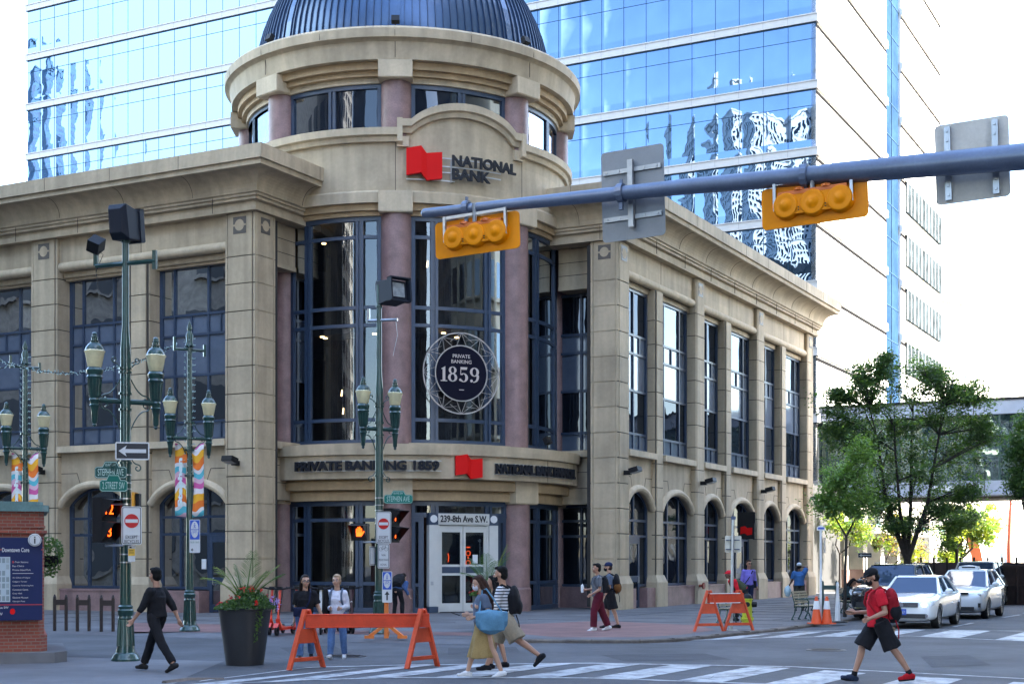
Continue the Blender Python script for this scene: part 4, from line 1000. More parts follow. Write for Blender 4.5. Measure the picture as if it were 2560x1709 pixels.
block('building', 'pale gridded residential tower behind the camera', PL+nL*95+dL*36, rotR+R(45), 20, 22, 66, PALEC, fl=3.2, pw=3.0, gw=.60, gh=.55, gl=GLASS)
block('building', 'slim dark glass tower behind the camera', PL+nL*92+dL*4, rotR, 12, 18, 95, DKW, gl=GLASS)
block('building', 'pale balcony tower behind the camera', PL+nL*120+dL*22, rotR+R(40), 18, 20, 74, PALEC, fl=3.1, pw=4.2, gw=.7, gh=.6, gl=GLASS)
block('building', 'blue glass tower far along the avenue', Vector((-192,74,0)), rotR, 10, 12, 90, mat('blue_wall', (.12,.2,.3), .4), gl=SPAN)
# ================================================================ STREET FURNITURE
LG = mat('lantern_glass', (.80,.72,.44), .25, var=.1, spec=.6); BULB = mat('lantern_bulb', (.8,.75,.5), .4)
SIGNW = mat('sign_white', (.60,.61,.62), .4); SIGNB = mat('sign_blue', (.02,.08,.45), .4); SIGNG = mat('sign_green', (.0,.13,.10), .4); SIGNY = mat('sign_yellow', (.75,.45,.05), .4)
SIGNR = mat('no_entry_red', (.50,.01,.012), .4); INK = mat('sign_ink', (.03,.03,.035), .5); NAVY2 = mat('map_navy', (.008,.018,.085), .4, spec=.3)
def lantern(parent, x, z, k=1.0, y=0.):
    """torch shaped lantern, z = height of the arm it hangs on"""
    mb = MB(); s = k
    P = [(0,-.50),(.022,-.49),(.04,-.46),(.028,-.44),(.05,-.41),(.062,-.22),(.08,-.12),(.10,-.10),(.08,-.08),(.085,-.02),(.10,.0),(.085,.03),(.10,.06),(.125,.38),(.15,.42),(.13,.46),(.15,.50),(.155,.55),(.12,.60),(.0,.60)]
    mb.lathe([(r*s, z+q*s) for r, q in P], (x,y,0), 16)
    for i in range(12):
        t = 2*pi*i/12; mb.tube([(x+.098*s*cos(t),y+.098*s*sin(t),z+.08*s),(x+.128*s*cos(t),y+.128*s*sin(t),z+.38*s)], .011*s, 5)
    b = mb.build('lantern', GREEN, parent, smooth=True)
    mb = MB(); mb.lathe([(r*s, z+q*s) for r, q in ((.11,.60),(.13,.62),(.175,.86),(.195,.90),(.175,.92),(0,.92))], (x,y,0), 18); mb.build('shade', LG, b, smooth=True)
    mb = MB(); mb.lathe([(r*s, z+q*s) for r, q in ((.18,.91),(.165,.96),(.12,1.03),(.075,1.06),(.075,1.08),(.09,1.09),(.06,1.10),(.06,1.15),(.075,1.16),(.05,1.17),(.045,1.21),(.055,1.22),(.03,1.25),(0,1.26))], (x,y,0), 16); mb.build('cap', GREEN, b, smooth=True)
def scroll(mb, x0, z0, sx, sz, r=.09):
    pts = [(x0,0,z0)]
    for i in range(1, 8): t = i/8; pts.append((x0+sx*t*.8, 0, z0+sz*(1-(1-t)**2)))
    cx, cz = x0+sx*.8, z0+sz*1.0-(-1 if sz > 0 else 1)*r
    for i in range(11):
        a = (-90 if sz > 0 else 90)*1.0+ (1 if sz > 0 else -1)*i*36*(1 if sx > 0 else 1); rr = r*(1-i/16)
        pts.append((cx+rr*cos(R(a))*(1 if sx > 0 else -1), 0, cz+rr*sin(R(a))))
    mb.tube(pts, .013, 5)
def lamp_base(mb, h=1.05, r=.24):
    mb.lathe([(0,0),(r+.03,0),(r+.03,.04),(r,.08),(r-.02,.13),(r-.06,.16),(r-.075,.22),(r-.085,.27),(.125,h*.74),(.14,h*.76),(.125,h*.80),(.145,h*.83),(.15,h*.90),(.125,h*.93),(.14,h*.97),(.10,h)], (0,0,0), 20)
    for i in range(14):
        t = 2*pi*i/14; mb.tube([(.155*cos(t),.155*sin(t),.28),(.128*cos(t),.128*sin(t),h*.74)], .018, 5)
def floodhead(parent, z, rz=0, s=1.0, open_=False, sz=1.0):
    M_ = Matrix.Translation((0,0,z)) @ Matrix.Rotation(rz, 4, 'Z') @ Matrix.Rotation(R(-6), 4, 'X') @ Matrix.Diagonal((1,1,sz,1)); mb = MB(M_)
    mb.add([(x*s,y*s,q*s) for x,y,q in [(-.32,-.35,0),(.32,-.35,0),(.32,.25,0),(-.32,.25,0),(-.32,-.35,.62),(.32,-.35,.62),(.32,.32,.74),(-.32,.32,.74),(-.22,.52,.12),(.22,.52,.12),(.22,.52,.62),(-.22,.52,.62)]],
           [(0,1,2,3),(0,1,5,4),(0,3,7,4),(1,2,6,5),(4,5,6,7),(2,3,8,9),(6,7,11,10),(3,7,11,8),(2,6,10,9),(8,9,10,11)])
    fb = mb.build('floodlight_box', mat('flood_dark', (.018,.022,.034), .6, spec=.2) if 'flood_dark' not in bpy.data.materials else bpy.data.materials['flood_dark'], parent, bevel=.015)
    mb = MB(M_)
    for (a0,a1,c0,c1) in ((-.36,-.31,-.02,.68),(.31,.36,-.02,.68)): mb.box(a0*s,a1*s,-.55*s,-.33*s,c0*s,c1*s)
    mb.box(-.36*s,.36*s,-.55*s,-.33*s,.64*s,.68*s); mb.box(-.36*s,.36*s,-.5*s,-.33*s,-.04*s,0)
    mb.build('visor', bpy.data.materials['flood_dark'], fb)
    if open_:
        mb = MB(M_); mb.box(-.22*s,.22*s,-.375*s,-.355*s,.12*s,.54*s); mb.build('lens', mat('flood_lens', (.30,.33,.35), .3, var=.3, scale=9), fb)
def plate(mb, x0, x1, z0, z1, y, m=0, mb_=1, r=.04, bw=.012):
    def rr(x0,x1,z0,z1,r):
        p = []
        for cx, cz, a in ((x1-r,z1-r,0),(x0+r,z1-r,90),(x0+r,z0+r,180),(x1-r,z0+r,270)):
            for i in range(4): t = R(a+i*30); p.append((cx+r*cos(t), cz+r*sin(t)))
        return p
    p = rr(x0,x1,z0,z1,r); n = len(p)
    mb.add([(x,y-.008,z) for x,z in p]+[(x,y,z) for x,z in p], [tuple(range(n)), tuple(range(n,2*n))]+[(i,(i+1)%n,n+(i+1)%n,n+i) for i in range(n)], m)
    if bw:
        q = rr(x0+.015,x1-.015,z0+.015,z1-.015,max(r-.015,.005)); s_ = rr(x0+.015+bw,x1-.015-bw,z0+.015+bw,z1-.015-bw,max(r-.02,.004))
        mb.add([(x,y-.0095,z) for x,z in q]+[(x,y-.0095,z) for x,z in s_], [(i,(i+1)%n,n+(i+1)%n,n+i) for i in range(n)], mb_)
def disc(mb, x, z, rx, rz_, y, m, n=28): mb.add([(x+rx*cos(2*pi*i/n), y, z+rz_*sin(2*pi*i/n)) for i in range(n)], [tuple(range(n))], m)
def rect(mb, x0, x1, z0, z1, y, m): mb.add([(x0,y,z0),(x1,y,z0),(x1,y,z1),(x0,y,z1)], [(0,1,2,3)], m)
def no_entry(parent, M_, w_=.62, h_=1.0):
    mb = MB(M_); plate(mb, -w_/2, w_/2, 0, h_, 0, 0, 2); disc(mb, 0, h_*.62, w_*.36, w_*.36 if h_ < .95 else w_*.47, -.013, 1)
    rect(mb, -w_*.31, w_*.31, h_*.575, h_*.665, -.016, 0); ctext(mb, 'EXCEPT', 0, h_*.16, h_*.085, -.014, w_*.6, .004, 2, .005); ctext(mb, 'BICYCLES', 0, h_*.045, h_*.085, -.014, w_*.72, .004, 2, .005)
    return mb.build('no_entry_sign', [SIGNW, SIGNR, INK], parent)
def street_sign(parent, M_, w_, txt, sub=None, m=None):
    h_ = .22; P = [(0,.03),(.04,0),(w_-.04,0),(w_,.03),(w_,.19),(w_-.04,.22),(w_*.76,.22),(w_*.68,.32),(w_*.32,.32),(w_*.24,.22),(.04,.22),(0,.19)]
    mb = MB(M_); n = len(P); mb.add([(x,-.012,z) for x,z in P]+[(x,.012,z) for x,z in P], [tuple(range(n)), tuple(range(n,2*n))]+[(i,(i+1)%n,n+(i+1)%n,n+i) for i in range(n)], 0)
    q = [(x+(w_/2-x)*.03, z+(.13-z)*.10) for x, z in P]
    for a, b in zip(q, q[1:]+q[:1]): mb.bar((a[0],-.0135,a[1]), (b[0],-.0135,b[1]), .004, .009, 1, up=(0,0,1))
    put_text(mb, txt, w_*.10, .05, w_*.8, .13, -.015, .004, 1, .0)
    if sub: put_text(mb, sub, w_*.34, .225, w_*.32, .055, -.015, .004, 1)
    return mb.build('street_name_sign', [m or SIGNG, mat('sign_pale', (.45,.6,.55), .4) if 'sign_pale' not in bpy.data.materials else bpy.data.materials['sign_pale']], parent)
PEDR = mat('signal_glow', (.6,.1,.02), .5, emit=(1,.085,.006), es=.55)
def ped_signal(parent, x, z, rz, chars, w_=.42, y=0.):
    M_ = Matrix.Translation((x,y,z)) @ Matrix.Rotation(rz, 4, 'Z'); mb = MB(M_); n = len(chars); H_ = .42
    mb.box(-w_/2, w_/2, 0, .22, 0, H_*n)
    for k in range(n):
        z0 = k*H_
        mb.add([(-w_/2+.01,0,z0+H_-.02),(w_/2-.01,0,z0+H_-.02),(w_/2-.01,-.30,z0+H_-.06),(-w_/2+.01,-.30,z0+H_-.06)], [(0,1,2,3)])
        for s_ in (-1, 1): mb.add([(s_*(w_/2-.01),0,z0+H_-.02),(s_*(w_/2-.01),-.30,z0+H_-.06),(s_*(w_/2-.01),0,z0+.04)], [(0,1,2)])
    sg = mb.build('pedestrian_signal', BLACK, parent)
    for k, ch in enumerate(chars):
        z0 = k*H_; mb = MB(M_); 
        if ch == 'hand':
            mb.box(-.07,.07,-.012,-.006,z0+.10,z0+.20)
            for i, hh in enumerate((.29,.33,.34,.30)): mb.box(-.075+i*.04,-.045+i*.04,-.012,-.006,z0+.19,z0+hh)
            mb.bar((.06,-.009,z0+.13),(.13,-.009,z0+.23),.006,.035,0,up=(0,0,1))
        else: ctext(mb, ch, 0, z0+.11, .20, -.012, .30, .006, 0, .0)
        mb.build('lit_symbol', PEDR, sg)
def bike_glyph(mb, x, z, s, y, m):
    for dx in (-.5, .5):
        for i in range(14):
            a, b = 2*pi*i/14, 2*pi*(i+1)/14; mb.bar((x+(dx+.32*cos(a))*s,y,z+.32*s*sin(a)), (x+(dx+.32*cos(b))*s,y,z+.32*s*sin(b)), .003, .05*s, m, up=(0,1,0) if 0 else (0,0,1))
    for (a, b, c, d) in ((-.5,0,-.15,.5),(-.15,.5,.35,.5),(.35,.5,.5,0),(-.15,.5,.05,0),(.05,0,.35,.5),(-.5,0,.05,0),(.3,.65,.45,.65),(.35,.5,.37,.65),(-.22,.58,-.08,.58)):
        mb.bar((x+a*s,y,z+b*s), (x+c*s,y,z+d*s), .003, .05*s, m)
def ped_glyph(mb, x, z, s, y, m):
    disc(mb, x, z+.86*s, .1*s, .1*s, y, m, 10)
    for (a, b, c, d, w_) in ((0,.72,.0,.4,.16),(0,.42,-.16,0,.1),(0,.42,.17,.02,.1),(0,.68,-.2,.42,.07),(0,.68,.2,.46,.07)): mb.bar((x+a*s,y,z+b*s), (x+c*s,y,z+d*s), .003, w_*s, m)
def shared_sign(parent, M_, w_, hb, hw, arrow=False, txt=None, name='shared_path_sign'):
    mb = MB(M_); plate(mb, -w_/2, w_/2, 0, hb+hw, 0, 0, 0, .03, 0); rect(mb, -w_/2+.015, w_/2-.015, hw, hb+hw-.015, -.012, 1)
    zc_ = hw+hb/2; disc(mb, 0, zc_, w_*.36, hb*.42, -.014, 0); rect(mb, -w_*.36, w_*.36, zc_-.012, zc_+.006, -.016, 1)
    ped_glyph(mb, 0, zc_+hb*.06, hb*.28, -.017, 1); bike_glyph(mb, 0, zc_-hb*.16, w_*.36, -.017, 1)
    if arrow: rect(mb, -.018, .018, hw*.18, hw*.62, -.014, 2); mb.add([(-.06,-.014,hw*.6),(.06,-.014,hw*.6),(0,-.014,hw*.88)], [(0,1,2)], 2)
    if txt: ctext(mb, txt, 0, hw*.72, hw*.14, -.014, w_*.82, .003, 3); rect(mb, -w_*.3, -w_*.12, hw*.2, hw*.26, -.014, 2); mb.add([(-w_*.36,-.014,hw*.23),(-w_*.2,-.014,hw*.36),(-w_*.2,-.014,hw*.1)], [(0,1,2)], 2)
    return mb.build(name, [SIGNW, SIGNB, INK, mat('sign_tiny', (.2,.3,.25), .5) if 'sign_tiny' not in bpy.data.materials else bpy.data.materials['sign_tiny']], parent)
def band_clamps(t, zs, r):
    for z in zs: mb = MB(); mb.lathe([(r,z-.012),(r+.008,z-.012),(r+.008,z+.012),(r,z+.012)], (0,0,0), 14); mb.build('clamp', STEEL, t)
# -- tall combined signal and lantern pole on the left
def big_pole(loc, top, label, rz, arm_z, kind, ah=.58):
    t = thing('signal_lamp_post', label, 'lamp post', (0,0,0), 0)
    mb = MB(); lamp_base(mb)
    mb.tube([(0,0,.9),(0,0,arm_z+1.0),(0,0,arm_z+1.4),(0,0,top)], [.105,.095,.065,.06], 14)
    for z in (arm_z-1.15, arm_z-.15, arm_z+.15, arm_z+.55, arm_z+.62, arm_z+3.0): mb.lathe([(.06,z-.03),(.125 if z < arm_z+2 else .085,z-.02),(.125 if z < arm_z+2 else .085,z+.02),(.06,z+.03)], (0,0,0), 14)
    mb.build('pole', GREEN, t, smooth=True)
    mb = MB(); c = cos(rz); 
    M_ = Matrix.Rotation(rz, 4, 'Z'); mb = MB(M_); mb.tube([(-ah,0,arm_z),(ah,0,arm_z)], .05, 10)
    mb.build('arm', GREEN, t, smooth=True)
    for s_ in (-1, 1):
        for sa in ((s_*.10, arm_z+.42, s_*ah*.62, -.30, .09), (s_*.10, arm_z-.52, s_*ah*.62, .36, .09), (s_*.10, arm_z-1.05, s_*.16, -.12, .07), (s_*.10, arm_z+.62, s_*.14, .1, .06)):
            mb = MB(M_); scroll(mb, *sa); mb.build('scroll', GREEN, t, smooth=True)
    for s_ in (-1, 1):
        p = M_ @ Vector((s_*ah,0,0)); lantern(t, p.x, arm_z, 1.0, p.y)
    return t
PLX = at(314, 27.0, RZ)
t = big_pole(PLX, zat(590,27), 'green lamp post with black floodlight box and one way arrow sign', R(32), zat(993,27), 1, .58)
rt = zat(590,27)
floodhead(t, rt-.0, R(160), .60, False, 1.45)
mb = MB(Matrix.Rotation(R(-20),4,'Z')); az = zat(648,27); mb.tube([(-.66,0,az),(.66,0,az)], .045, 6); mb.box(-.70,-.62,-.03,.03,az,az+.24); mb.box(.60,.68,-.03,.03,az-.15,az+.2); mb.build('bracket', GREEN, t)
mb = MB(Matrix.Rotation(R(-20),4,'Z')); mb.cbox((-.66,.0,az+.40), (.24,.27,.24), 0, Matrix.Rotation(R(35),3,'X')@Matrix.Rotation(R(30),3,'Y')); mb.tube([(-.66,0,az+.2),(-.66,.02,az+.35)], .05, 6); mb.tube([(-.62,0,az+.3),(-.5,.0,az+.2),(-.66,.0,az-.1),(-.58,0,az-.62)], .008, 4); mb.build('small_floodlight', BLACK, t)
def pm(px, py, Yd, base, rz=0.):      # local matrix for a plate whose lower middle is at a photo pixel, at distance Yd
    p = at(px, Yd, zat(py, Yd))-base; return Matrix.Translation(p) @ Matrix.Rotation(rz, 4, 'Z')
b0 = Vector(PLX)
mb = MB(pm(331,1149,26.8,b0,R(8))); plate(mb, -.31, .31, 0, .33, 0, 0, 0, .03, 0); rect(mb, -.285,.285,.025,.305,-.0095,1)
mb.add([(x,-.012,z) for x,z in ((-.25,.165),(-.10,.27),(-.13,.20),(.25,.20),(.25,.13),(-.13,.13),(-.10,.06))], [(0,1,2),(2,3,4,5),(0,2,5),(0,5,6)], 0); mb.build('one_way_sign', [SIGNW, INK], t)
no_entry(t, pm(329,1361,26.6,b0,R(16)), .36*1.0, .71*1.0)
street_sign(t, pm(237,1195,26.9,b0), .60, 'STEPHEN AVE', '8 AVE SW', mat('sign_green_dark', (.0,.06,.05), .4)); street_sign(t, pm(249,1228,26.7,b0,R(12)), .50, '2 STREET SW', None)
mb = MB(pm(329,1403,26.7,b0,R(15))); plate(mb, -.065,.065,0,.30,0,0,0,.015,0); rect(mb, -.06,.06,.11,.24,-.011,1); rect(mb,-.04,.0,.25,.28,-.011,2); rect(mb,-.04,.03,.2,.21,-.012,2); rect(mb,-.04,.04,.16,.17,-.012,2); mb.build('parking_notice', [SIGNW, SIGNY, INK], t)
ped_signal(t, (284-1280)/FPX*27-b0.x-.05, zat(1345,27), R(66), ['3','12'], .42, -.12)
mb = MB(); z_ = zat(1249,27); mb.tube([(-.02,-.1,z_),(-.35,-.12,z_)], .022, 8); mb.tube([(-.02,-.1,zat(1352,27)),(-.35,-.12,zat(1352,27))], .022, 8); mb.build('signal_bracket', STEEL, t)
mb = MB(); mb.cbox((.17,.02,zat(1242,27)), (.05,.3,.34)); mb.cbox((.23,.02,zat(1240,27)), (.08,.16,.26), 1); mb.build('signal_edge', [mat('signal_yellow', (.72,.30,.01), .35, coat=.3, spec=.4), BLACK], t)
band_clamps(t, [zat(p,27) for p in (1176,1196,1211,1235,1249,1374,1394)], .101)
place(t, PLX, 0)
# -- second pole, left of the door
P2 = at(948, 35.4, 0)
t = big_pole(P2, zat(712,35.4), 'green lamp post with open floodlight and pedestrian signals, left of the bank entrance', R(30), zat(1072,35.4), 0, .43)
floodhead(t, zat(772,35.4)-.30, R(38), .82, True); b0 = Vector(P2)
for o_ in t.children:
    if o_.name.startswith('floodlight_box'): o_.location = (.32,-.05,.42)
mb = MB(Matrix.Rotation(R(-22),4,'Z')); az = zat(800,35.4); mb.tube([(-.3,0,az),(.5,0,az-.02)], .04, 6); mb.box(-.32,-.26,-.03,.03,az-.02,az+.3); mb.tube([(.45,0,az),(.5,0,az-.4),(.38,0,az-.9)], .008, 4); mb.build('bracket', STEEL, t)
no_entry(t, pm(959,1358,35.1,b0,R(0)), .37, .78)
mb = MB(pm(959,1420,35.1,b0)); plate(mb, -.14,.14,0,.60,0,0,1,.03); bike_glyph(mb, 0, .47, .13, -.011, 1); ctext(mb,'VIA',0,.30,.05,-.012,None,.003,1); ctext(mb,'PEDESTRIAN',0,.185,.05,-.012,.22,.003,1); ctext(mb,'SIGNAL',0,.07,.05,-.012,.16,.003,1); mb.build('bicycle_sign', [SIGNW, INK], t)
mb = MB(pm(933,1412,35.3,b0,R(55))); plate(mb, -.14,.14,0,.46,0,0,1,.02); mb.build('small_sign', [SIGNW, INK], t)
street_sign(t, pm(960,1258,35.2,b0), .70, 'STEPHEN AVE', '8 AVE SW', mat('sign_green_mid', (.0,.16,.12), .4))
ped_signal(t, (896-1280)/FPX*35.2-b0.x, zat(1350,35.2), R(-12), ['hand'], .40, -.05)
ped_signal(t, (978-1280)/FPX*35.2-b0.x+.08, zat(1355,35.2), R(62), ['1','1'], .40, .02)
mb = MB(); z_ = zat(1354,35.2); mb.tube([(0,-.05,z_),(-.4,-.05,z_)], .02, 8); mb.build('signal_bracket', STEEL, t)
band_clamps(t, [zat(p,35.4) for p in (1244,1262,1275,1294,1308,1354)], .101)
place(t, P2, 0)
# -- two banner lamp posts wound with fairy lights
BAN = mat('banner_cloth', (.7,.7,.7), .7)
nt_ = BAN.node_tree; N = nt_.nodes; b_ = N['Principled BSDF']; tc_ = N.new('ShaderNodeTexCoord'); sp_ = N.new('ShaderNodeSeparateXYZ'); nt_.links.new(tc_.outputs['Object'], sp_.inputs[0])
def mth(op, a, b=None):
    v = N.new('ShaderNodeMath'); v.operation = op
    for i, x in enumerate((a, b)):
        if x is None: continue
        if isinstance(x, bpy.types.NodeSocket): nt_.links.new(x, v.inputs[i])
        else: v.inputs[i].default_value = x
    return v.outputs[0]
wv = mth('ADD', mth('MULTIPLY', sp_.outputs['Z'], .95), mth('MULTIPLY', mth('SINE', mth('MULTIPLY', sp_.outputs['X'], 9.0)), .09))
wv = mth('ADD', wv, mth('MULTIPLY', mth('SINE', mth('ADD', mth('MULTIPLY', sp_.outputs['X'], 17.0), mth('MULTIPLY', sp_.outputs['Z'], 4.0))), .04))
rp_ = N.new('ShaderNodeValToRGB'); nt_.links.new(mth('FRACT', wv), rp_.inputs[0]); rp_.color_ramp.interpolation = 'CONSTANT'
cols_ = [(0,(.80,.18,.02)),(.18,(.85,.42,.02)),(.36,(.75,.72,.72)),(.50,(.62,.10,.32)),(.64,(.70,.45,.55)),(.76,(.10,.48,.58)),(.90,(.75,.72,.72))]
el = rp_.color_ramp.elements
el[0].position = 0; el[0].color = (*cols_[0][1],1); el[1].position = cols_[1][0]; el[1].color = (*cols_[1][1],1)
for p_, c_ in cols_[2:]: e_ = el.new(p_); e_.color = (*c_,1)
nt_.links.new(rp_.outputs[0], b_.inputs['Base Color'])
FAIRY = mat('fairy_bulbs', (.35,.5,.48), .3)
def banner_post(loc, label):
    t = thing('banner_lamp_post', label, 'lamp post'); mb = MB(); lamp_base(mb); mb.tube([(0,0,.9),(0,0,3.8),(0,0,7.3)], [.10,.075,.06], 12)
    for z in (3.95,4.6,4.9,5.3): mb.lathe([(.08,z-.03),(.13,z-.02),(.13,z+.02),(.08,z+.03)], (0,0,0), 12)
    mb.lathe([(.07,7.2),(.12,7.25),(.08,7.35),(.10,7.5),(.05,7.62),(.07,7.7),(.02,7.85),(0,7.9)], (0,0,0), 12); mb.build('pole', GREEN, t, smooth=True)
    M_ = Matrix.Rotation(R(30),4,'Z'); mb = MB(M_); mb.tube([(-.50,0,4.9),(.50,0,4.9)], .045, 8)
    for s_ in (-1,1): scroll(mb, s_*.1, 5.3, s_*.3, -.3, .07); scroll(mb, s_*.1, 4.5, s_*.3, .3, .06)
    mb.build('arm', GREEN, t, smooth=True); mb = MB(M_); mb.tube([(-.38,0,7.15),(.38,0,7.15)], .04, 6); mb.box(-.42,-.36,-.03,.03,7.1,7.45); mb.box(.36,.42,-.03,.03,7.0,7.3); mb.build('cable_bracket', GREEN, t, smooth=True)
    for s_ in (-1,1):
        p = M_ @ Vector((s_*.50,0,0)); lantern(t, p.x, 4.9, 1.0, p.y)
    M_ = Matrix.Rotation(R(6),4,'Z')
    for s_ in (-1,1):
        x0, x1 = (.06, .36) if s_ > 0 else (-.36, -.04); mb = MB(M_); n = 14; vs = []; fs = []
        for j in range(n+1):
            z = 4.74-1.85*j/n-0; bow = .14*sin(pi*min(1,j/n*1.0))*0
            for i in range(5):
                u = i/4; x = x0+(x1-x0)*u; inner = (1-u) if s_ > 0 else u
                cut = -.22*inner**2*(1-j/n) if j < 4 else 0
                xx = x+ (s_*.05*inner*sin(pi*j/n)); vs.append((xx, -.03+.02*sin(j*.9+u*3), z+cut+(.04*u if s_>0 else .04*(1-u))))
        for j in range(n):
            for i in range(4): fs.append((j*5+i, j*5+i+1, (j+1)*5+i+1, (j+1)*5+i))
        mb.add(vs, fs, 0); bn = mb.build('banner', BAN, t, smooth=True, recalc=False)
        so = bn.modifiers.new('s','SOLIDIFY'); so.thickness = .006
        if s_ < 0:
            mb = MB(M_ @ Matrix.Translation((-.14,-.075,3.15)) @ Matrix.Rotation(R(-90),4,'Y'))
            put_text(mb, 'Stephen', 0, -.0, 1.25, .15, 0, .01, 0, .06); mb.build('banner_lettering', mat('banner_white', (.72,.82,.82), .6) if 'banner_white' not in bpy.data.materials else bpy.data.materials['banner_white'], bn)
    mb = MB(); random.seed(5)
    for i in range(150):
        z = 3.9+3.6*i/150; a = i*.9; p = Vector((.105*cos(a),.105*sin(a),z)); mb.tube([p, p+Vector((cos(a),sin(a),.3))*.045], .010, 4)
    tag(mb.build('fairy_lights', FAIRY, t), kind='stuff')
    return t
PC = at(474, 36.6, 0); t = banner_post(PC, 'green banner lamp post between the one way post and the planter')
b0 = PC
sh = shared_sign(t, pm(487,1381,36.4,b0), .27, .50, .34, False, '06:00-18:00'); place(t, PC, 0)
PD = at(63, 39.9, 0); t = banner_post(PD, 'green banner lamp post with fairy lights behind the brick kiosk'); place(t, PD, 0)
def garland(a, b, sag, label, n=46):
    mb = MB(); pts = [a.lerp(b, i/n)-Vector((0,0,sag*4*(i/n)*(1-i/n))) for i in range(n+1)]; mb.tube(pts, .014, 4); random.seed(9)
    for p in pts:
        for _ in range(3):
            d = Vector((random.uniform(-1,1), random.uniform(-1,1), random.uniform(-1,1))).normalized(); mb.tube([p, p+d*.075], .010, 4, 1)
    tag(mb.build('light_garland', [BLACK, FAIRY]), label, 'string lights', 'strings of small lights between the posts')
dd_ = Matrix.Rotation(R(-22),3,'Z') @ Vector((.4,0,0))
garland(PD+Vector((0,0,7.25))-dd_+Vector((0,0,0)), PD-dd_*14+Vector((-6,2,7.1)), .6, 'string of small lights running left out of the picture from the post behind the kiosk')
garland(PD+Vector((-1.6,-.1,7.75)), PC+Vector((0,0,7.3))-dd_, .75, 'string of small lights sagging between the two banner posts', 70)
# ---------------- overhead signal arm
Y1 = 19.5; pt1 = at(1190, Y1, zat(519, Y1)); dA = -dL
def on_arm(px, py):      # point of the arm's vertical plane at a photo pixel
    u = (px-1280)/FPX; q = (u*pt1.y-pt1.x)/(dA.x-u*dA.y); p = pt1+dA*q; return Vector((p.x, p.y, zat(py, p.y)))
tip = on_arm(1064,533); mid = on_arm(1700,468); mid2 = on_arm(2080,434); end = on_arm(2600,388); far_ = end+(end-mid2).normalized()*7
ARMM = mat('mast_arm_paint', (.13,.17,.26), .38, metal=.3, var=.12, scale=3, coat=.2, dirt=.2)
mb = MB(); mb.tube([tip, mid, mid2], [.066,.10,.118], 12); mb.tube([mid2, end, far_], [.128,.156,.2], 12); mb.ell(tip,(.066,.066,.066))
pb = Vector((far_.x, far_.y, RZ)); mb.tube([pb, pb+Vector((0,0,far_.z+.6))], [.28,.2], 14)
ma_ = thing('signal_mast_arm', 'long blue grey steel mast arm reaching in from the right with two signals', 'mast arm', pb); mb.build('arm', ARMM, ma_, smooth=True)
SY = mat('signal_yellow2', (.82,.27,.0), .45, spec=.15, coat=.05, var=.06, scale=2); SO = mat('signal_orange', (.62,.14,.01), .4)
FA = frame(Vector((0,0,0)), dA, nL)       # local x along the arm, y towards the viewer
def signal(pxc, pyc, w_=1.30, h_=.50, rot=R(0)):
    o = on_arm(pxc, pyc); o = Vector(o); Fm = frame(o, dA, nL); mb = MB(Fm @ Matrix.Rotation(R(-1.6),4,'Y')); 
    # backboard with rounded corners
    def rr(w_, h_, r):
        p = []
        for cx, cz, a in ((w_/2-r,h_/2-r,0),(-w_/2+r,h_/2-r,90),(-w_/2+r,-h_/2+r,180),(w_/2-r,-h_/2+r,270)):
            for i in range(5): t = R(a+i*22.5); p.append((cx+r*cos(t), cz+r*sin(t)))
        return p
    p = rr(w_, h_, .06); n = len(p)
    mb.add([(x,.0,z) for x,z in p]+[(x,-.02,z) for x,z in p], [tuple(range(n)), tuple(range(n,2*n))]+[(i,(i+1)%n,n+(i+1)%n,n+i) for i in range(n)])
    bk = mb.build('backboard', SY, ma_)
    mb = MB(Fm @ Matrix.Rotation(R(-1.6),4,'Y'))
    for x in (-.33, 0, .33): mb.lathe([(.0,.118),(.03,.116),(.05,.105),(.07,.090),(.095,.088),(.12,.094),(.145,.088),(.162,.06),(.17,0)], (x,0,0), 24, axis='Y')
    mb.prism([(-.44,-.115),(.44,-.115),(.44,.125),(-.44,.125)], .0, .075, 0, plane='XZ'); hs = mb.build('housing', SY, bk, smooth=True)
    mb = MB(Fm @ Matrix.Rotation(R(-1.6),4,'Y')); mb.box(-.42,.42,.005,.08,.12,.165,0)
    for x in (-.165,.165):
        for z in (-.05,-.08): mb.cbox((x,.10,z),(.012,.03,.012),1)
        mb.lathe([(0,0),(.06,0),(.06,.03),(0,.05)], (x,.05,.16), 12, 0)
    mb.build('trim', [SO, BLACK], bk)
    mb = MB(Fm @ Matrix.Rotation(R(-1.6),4,'Y'))
    for s_ in (-1,1): mb.box(s_*.47-.018, s_*.47+.018, .03,.07, -.05, .30)
    mb.box(-.47,.47,.03,.06,.26,.30); mb.tube([(0,.05,.15),(0,.05,.42)], .03, 8); mb.build('bracket', STEEL, bk)
signal(1192, 588); signal(2035, 507)
def clamp(px, py, r):
    o = on_arm(px, py); Fm = frame(o, dA, nL); mb = MB(Fm); mb.lathe([(r,-.04),(r+.03,-.04),(r+.03,.04),(r,.04)], (0,0,0), 14, axis='X'); mb.cbox((0,0,-r-.06),(.05,.05,.12)); mb.cbox((0,0,r+.04),(.03,.04,.08)); mb.build('clamp', ARMM, ma_)
clamp(1167,521,.075); clamp(1553,483,.095); clamp(2013,441,.118)
SB = mat('sign_back', (.22,.235,.26), .45, metal=.35, var=.06, scale=4); SB2 = mat('sign_back_worn', (.62,.60,.56), .5, var=.10, scale=3, dirt=.25)
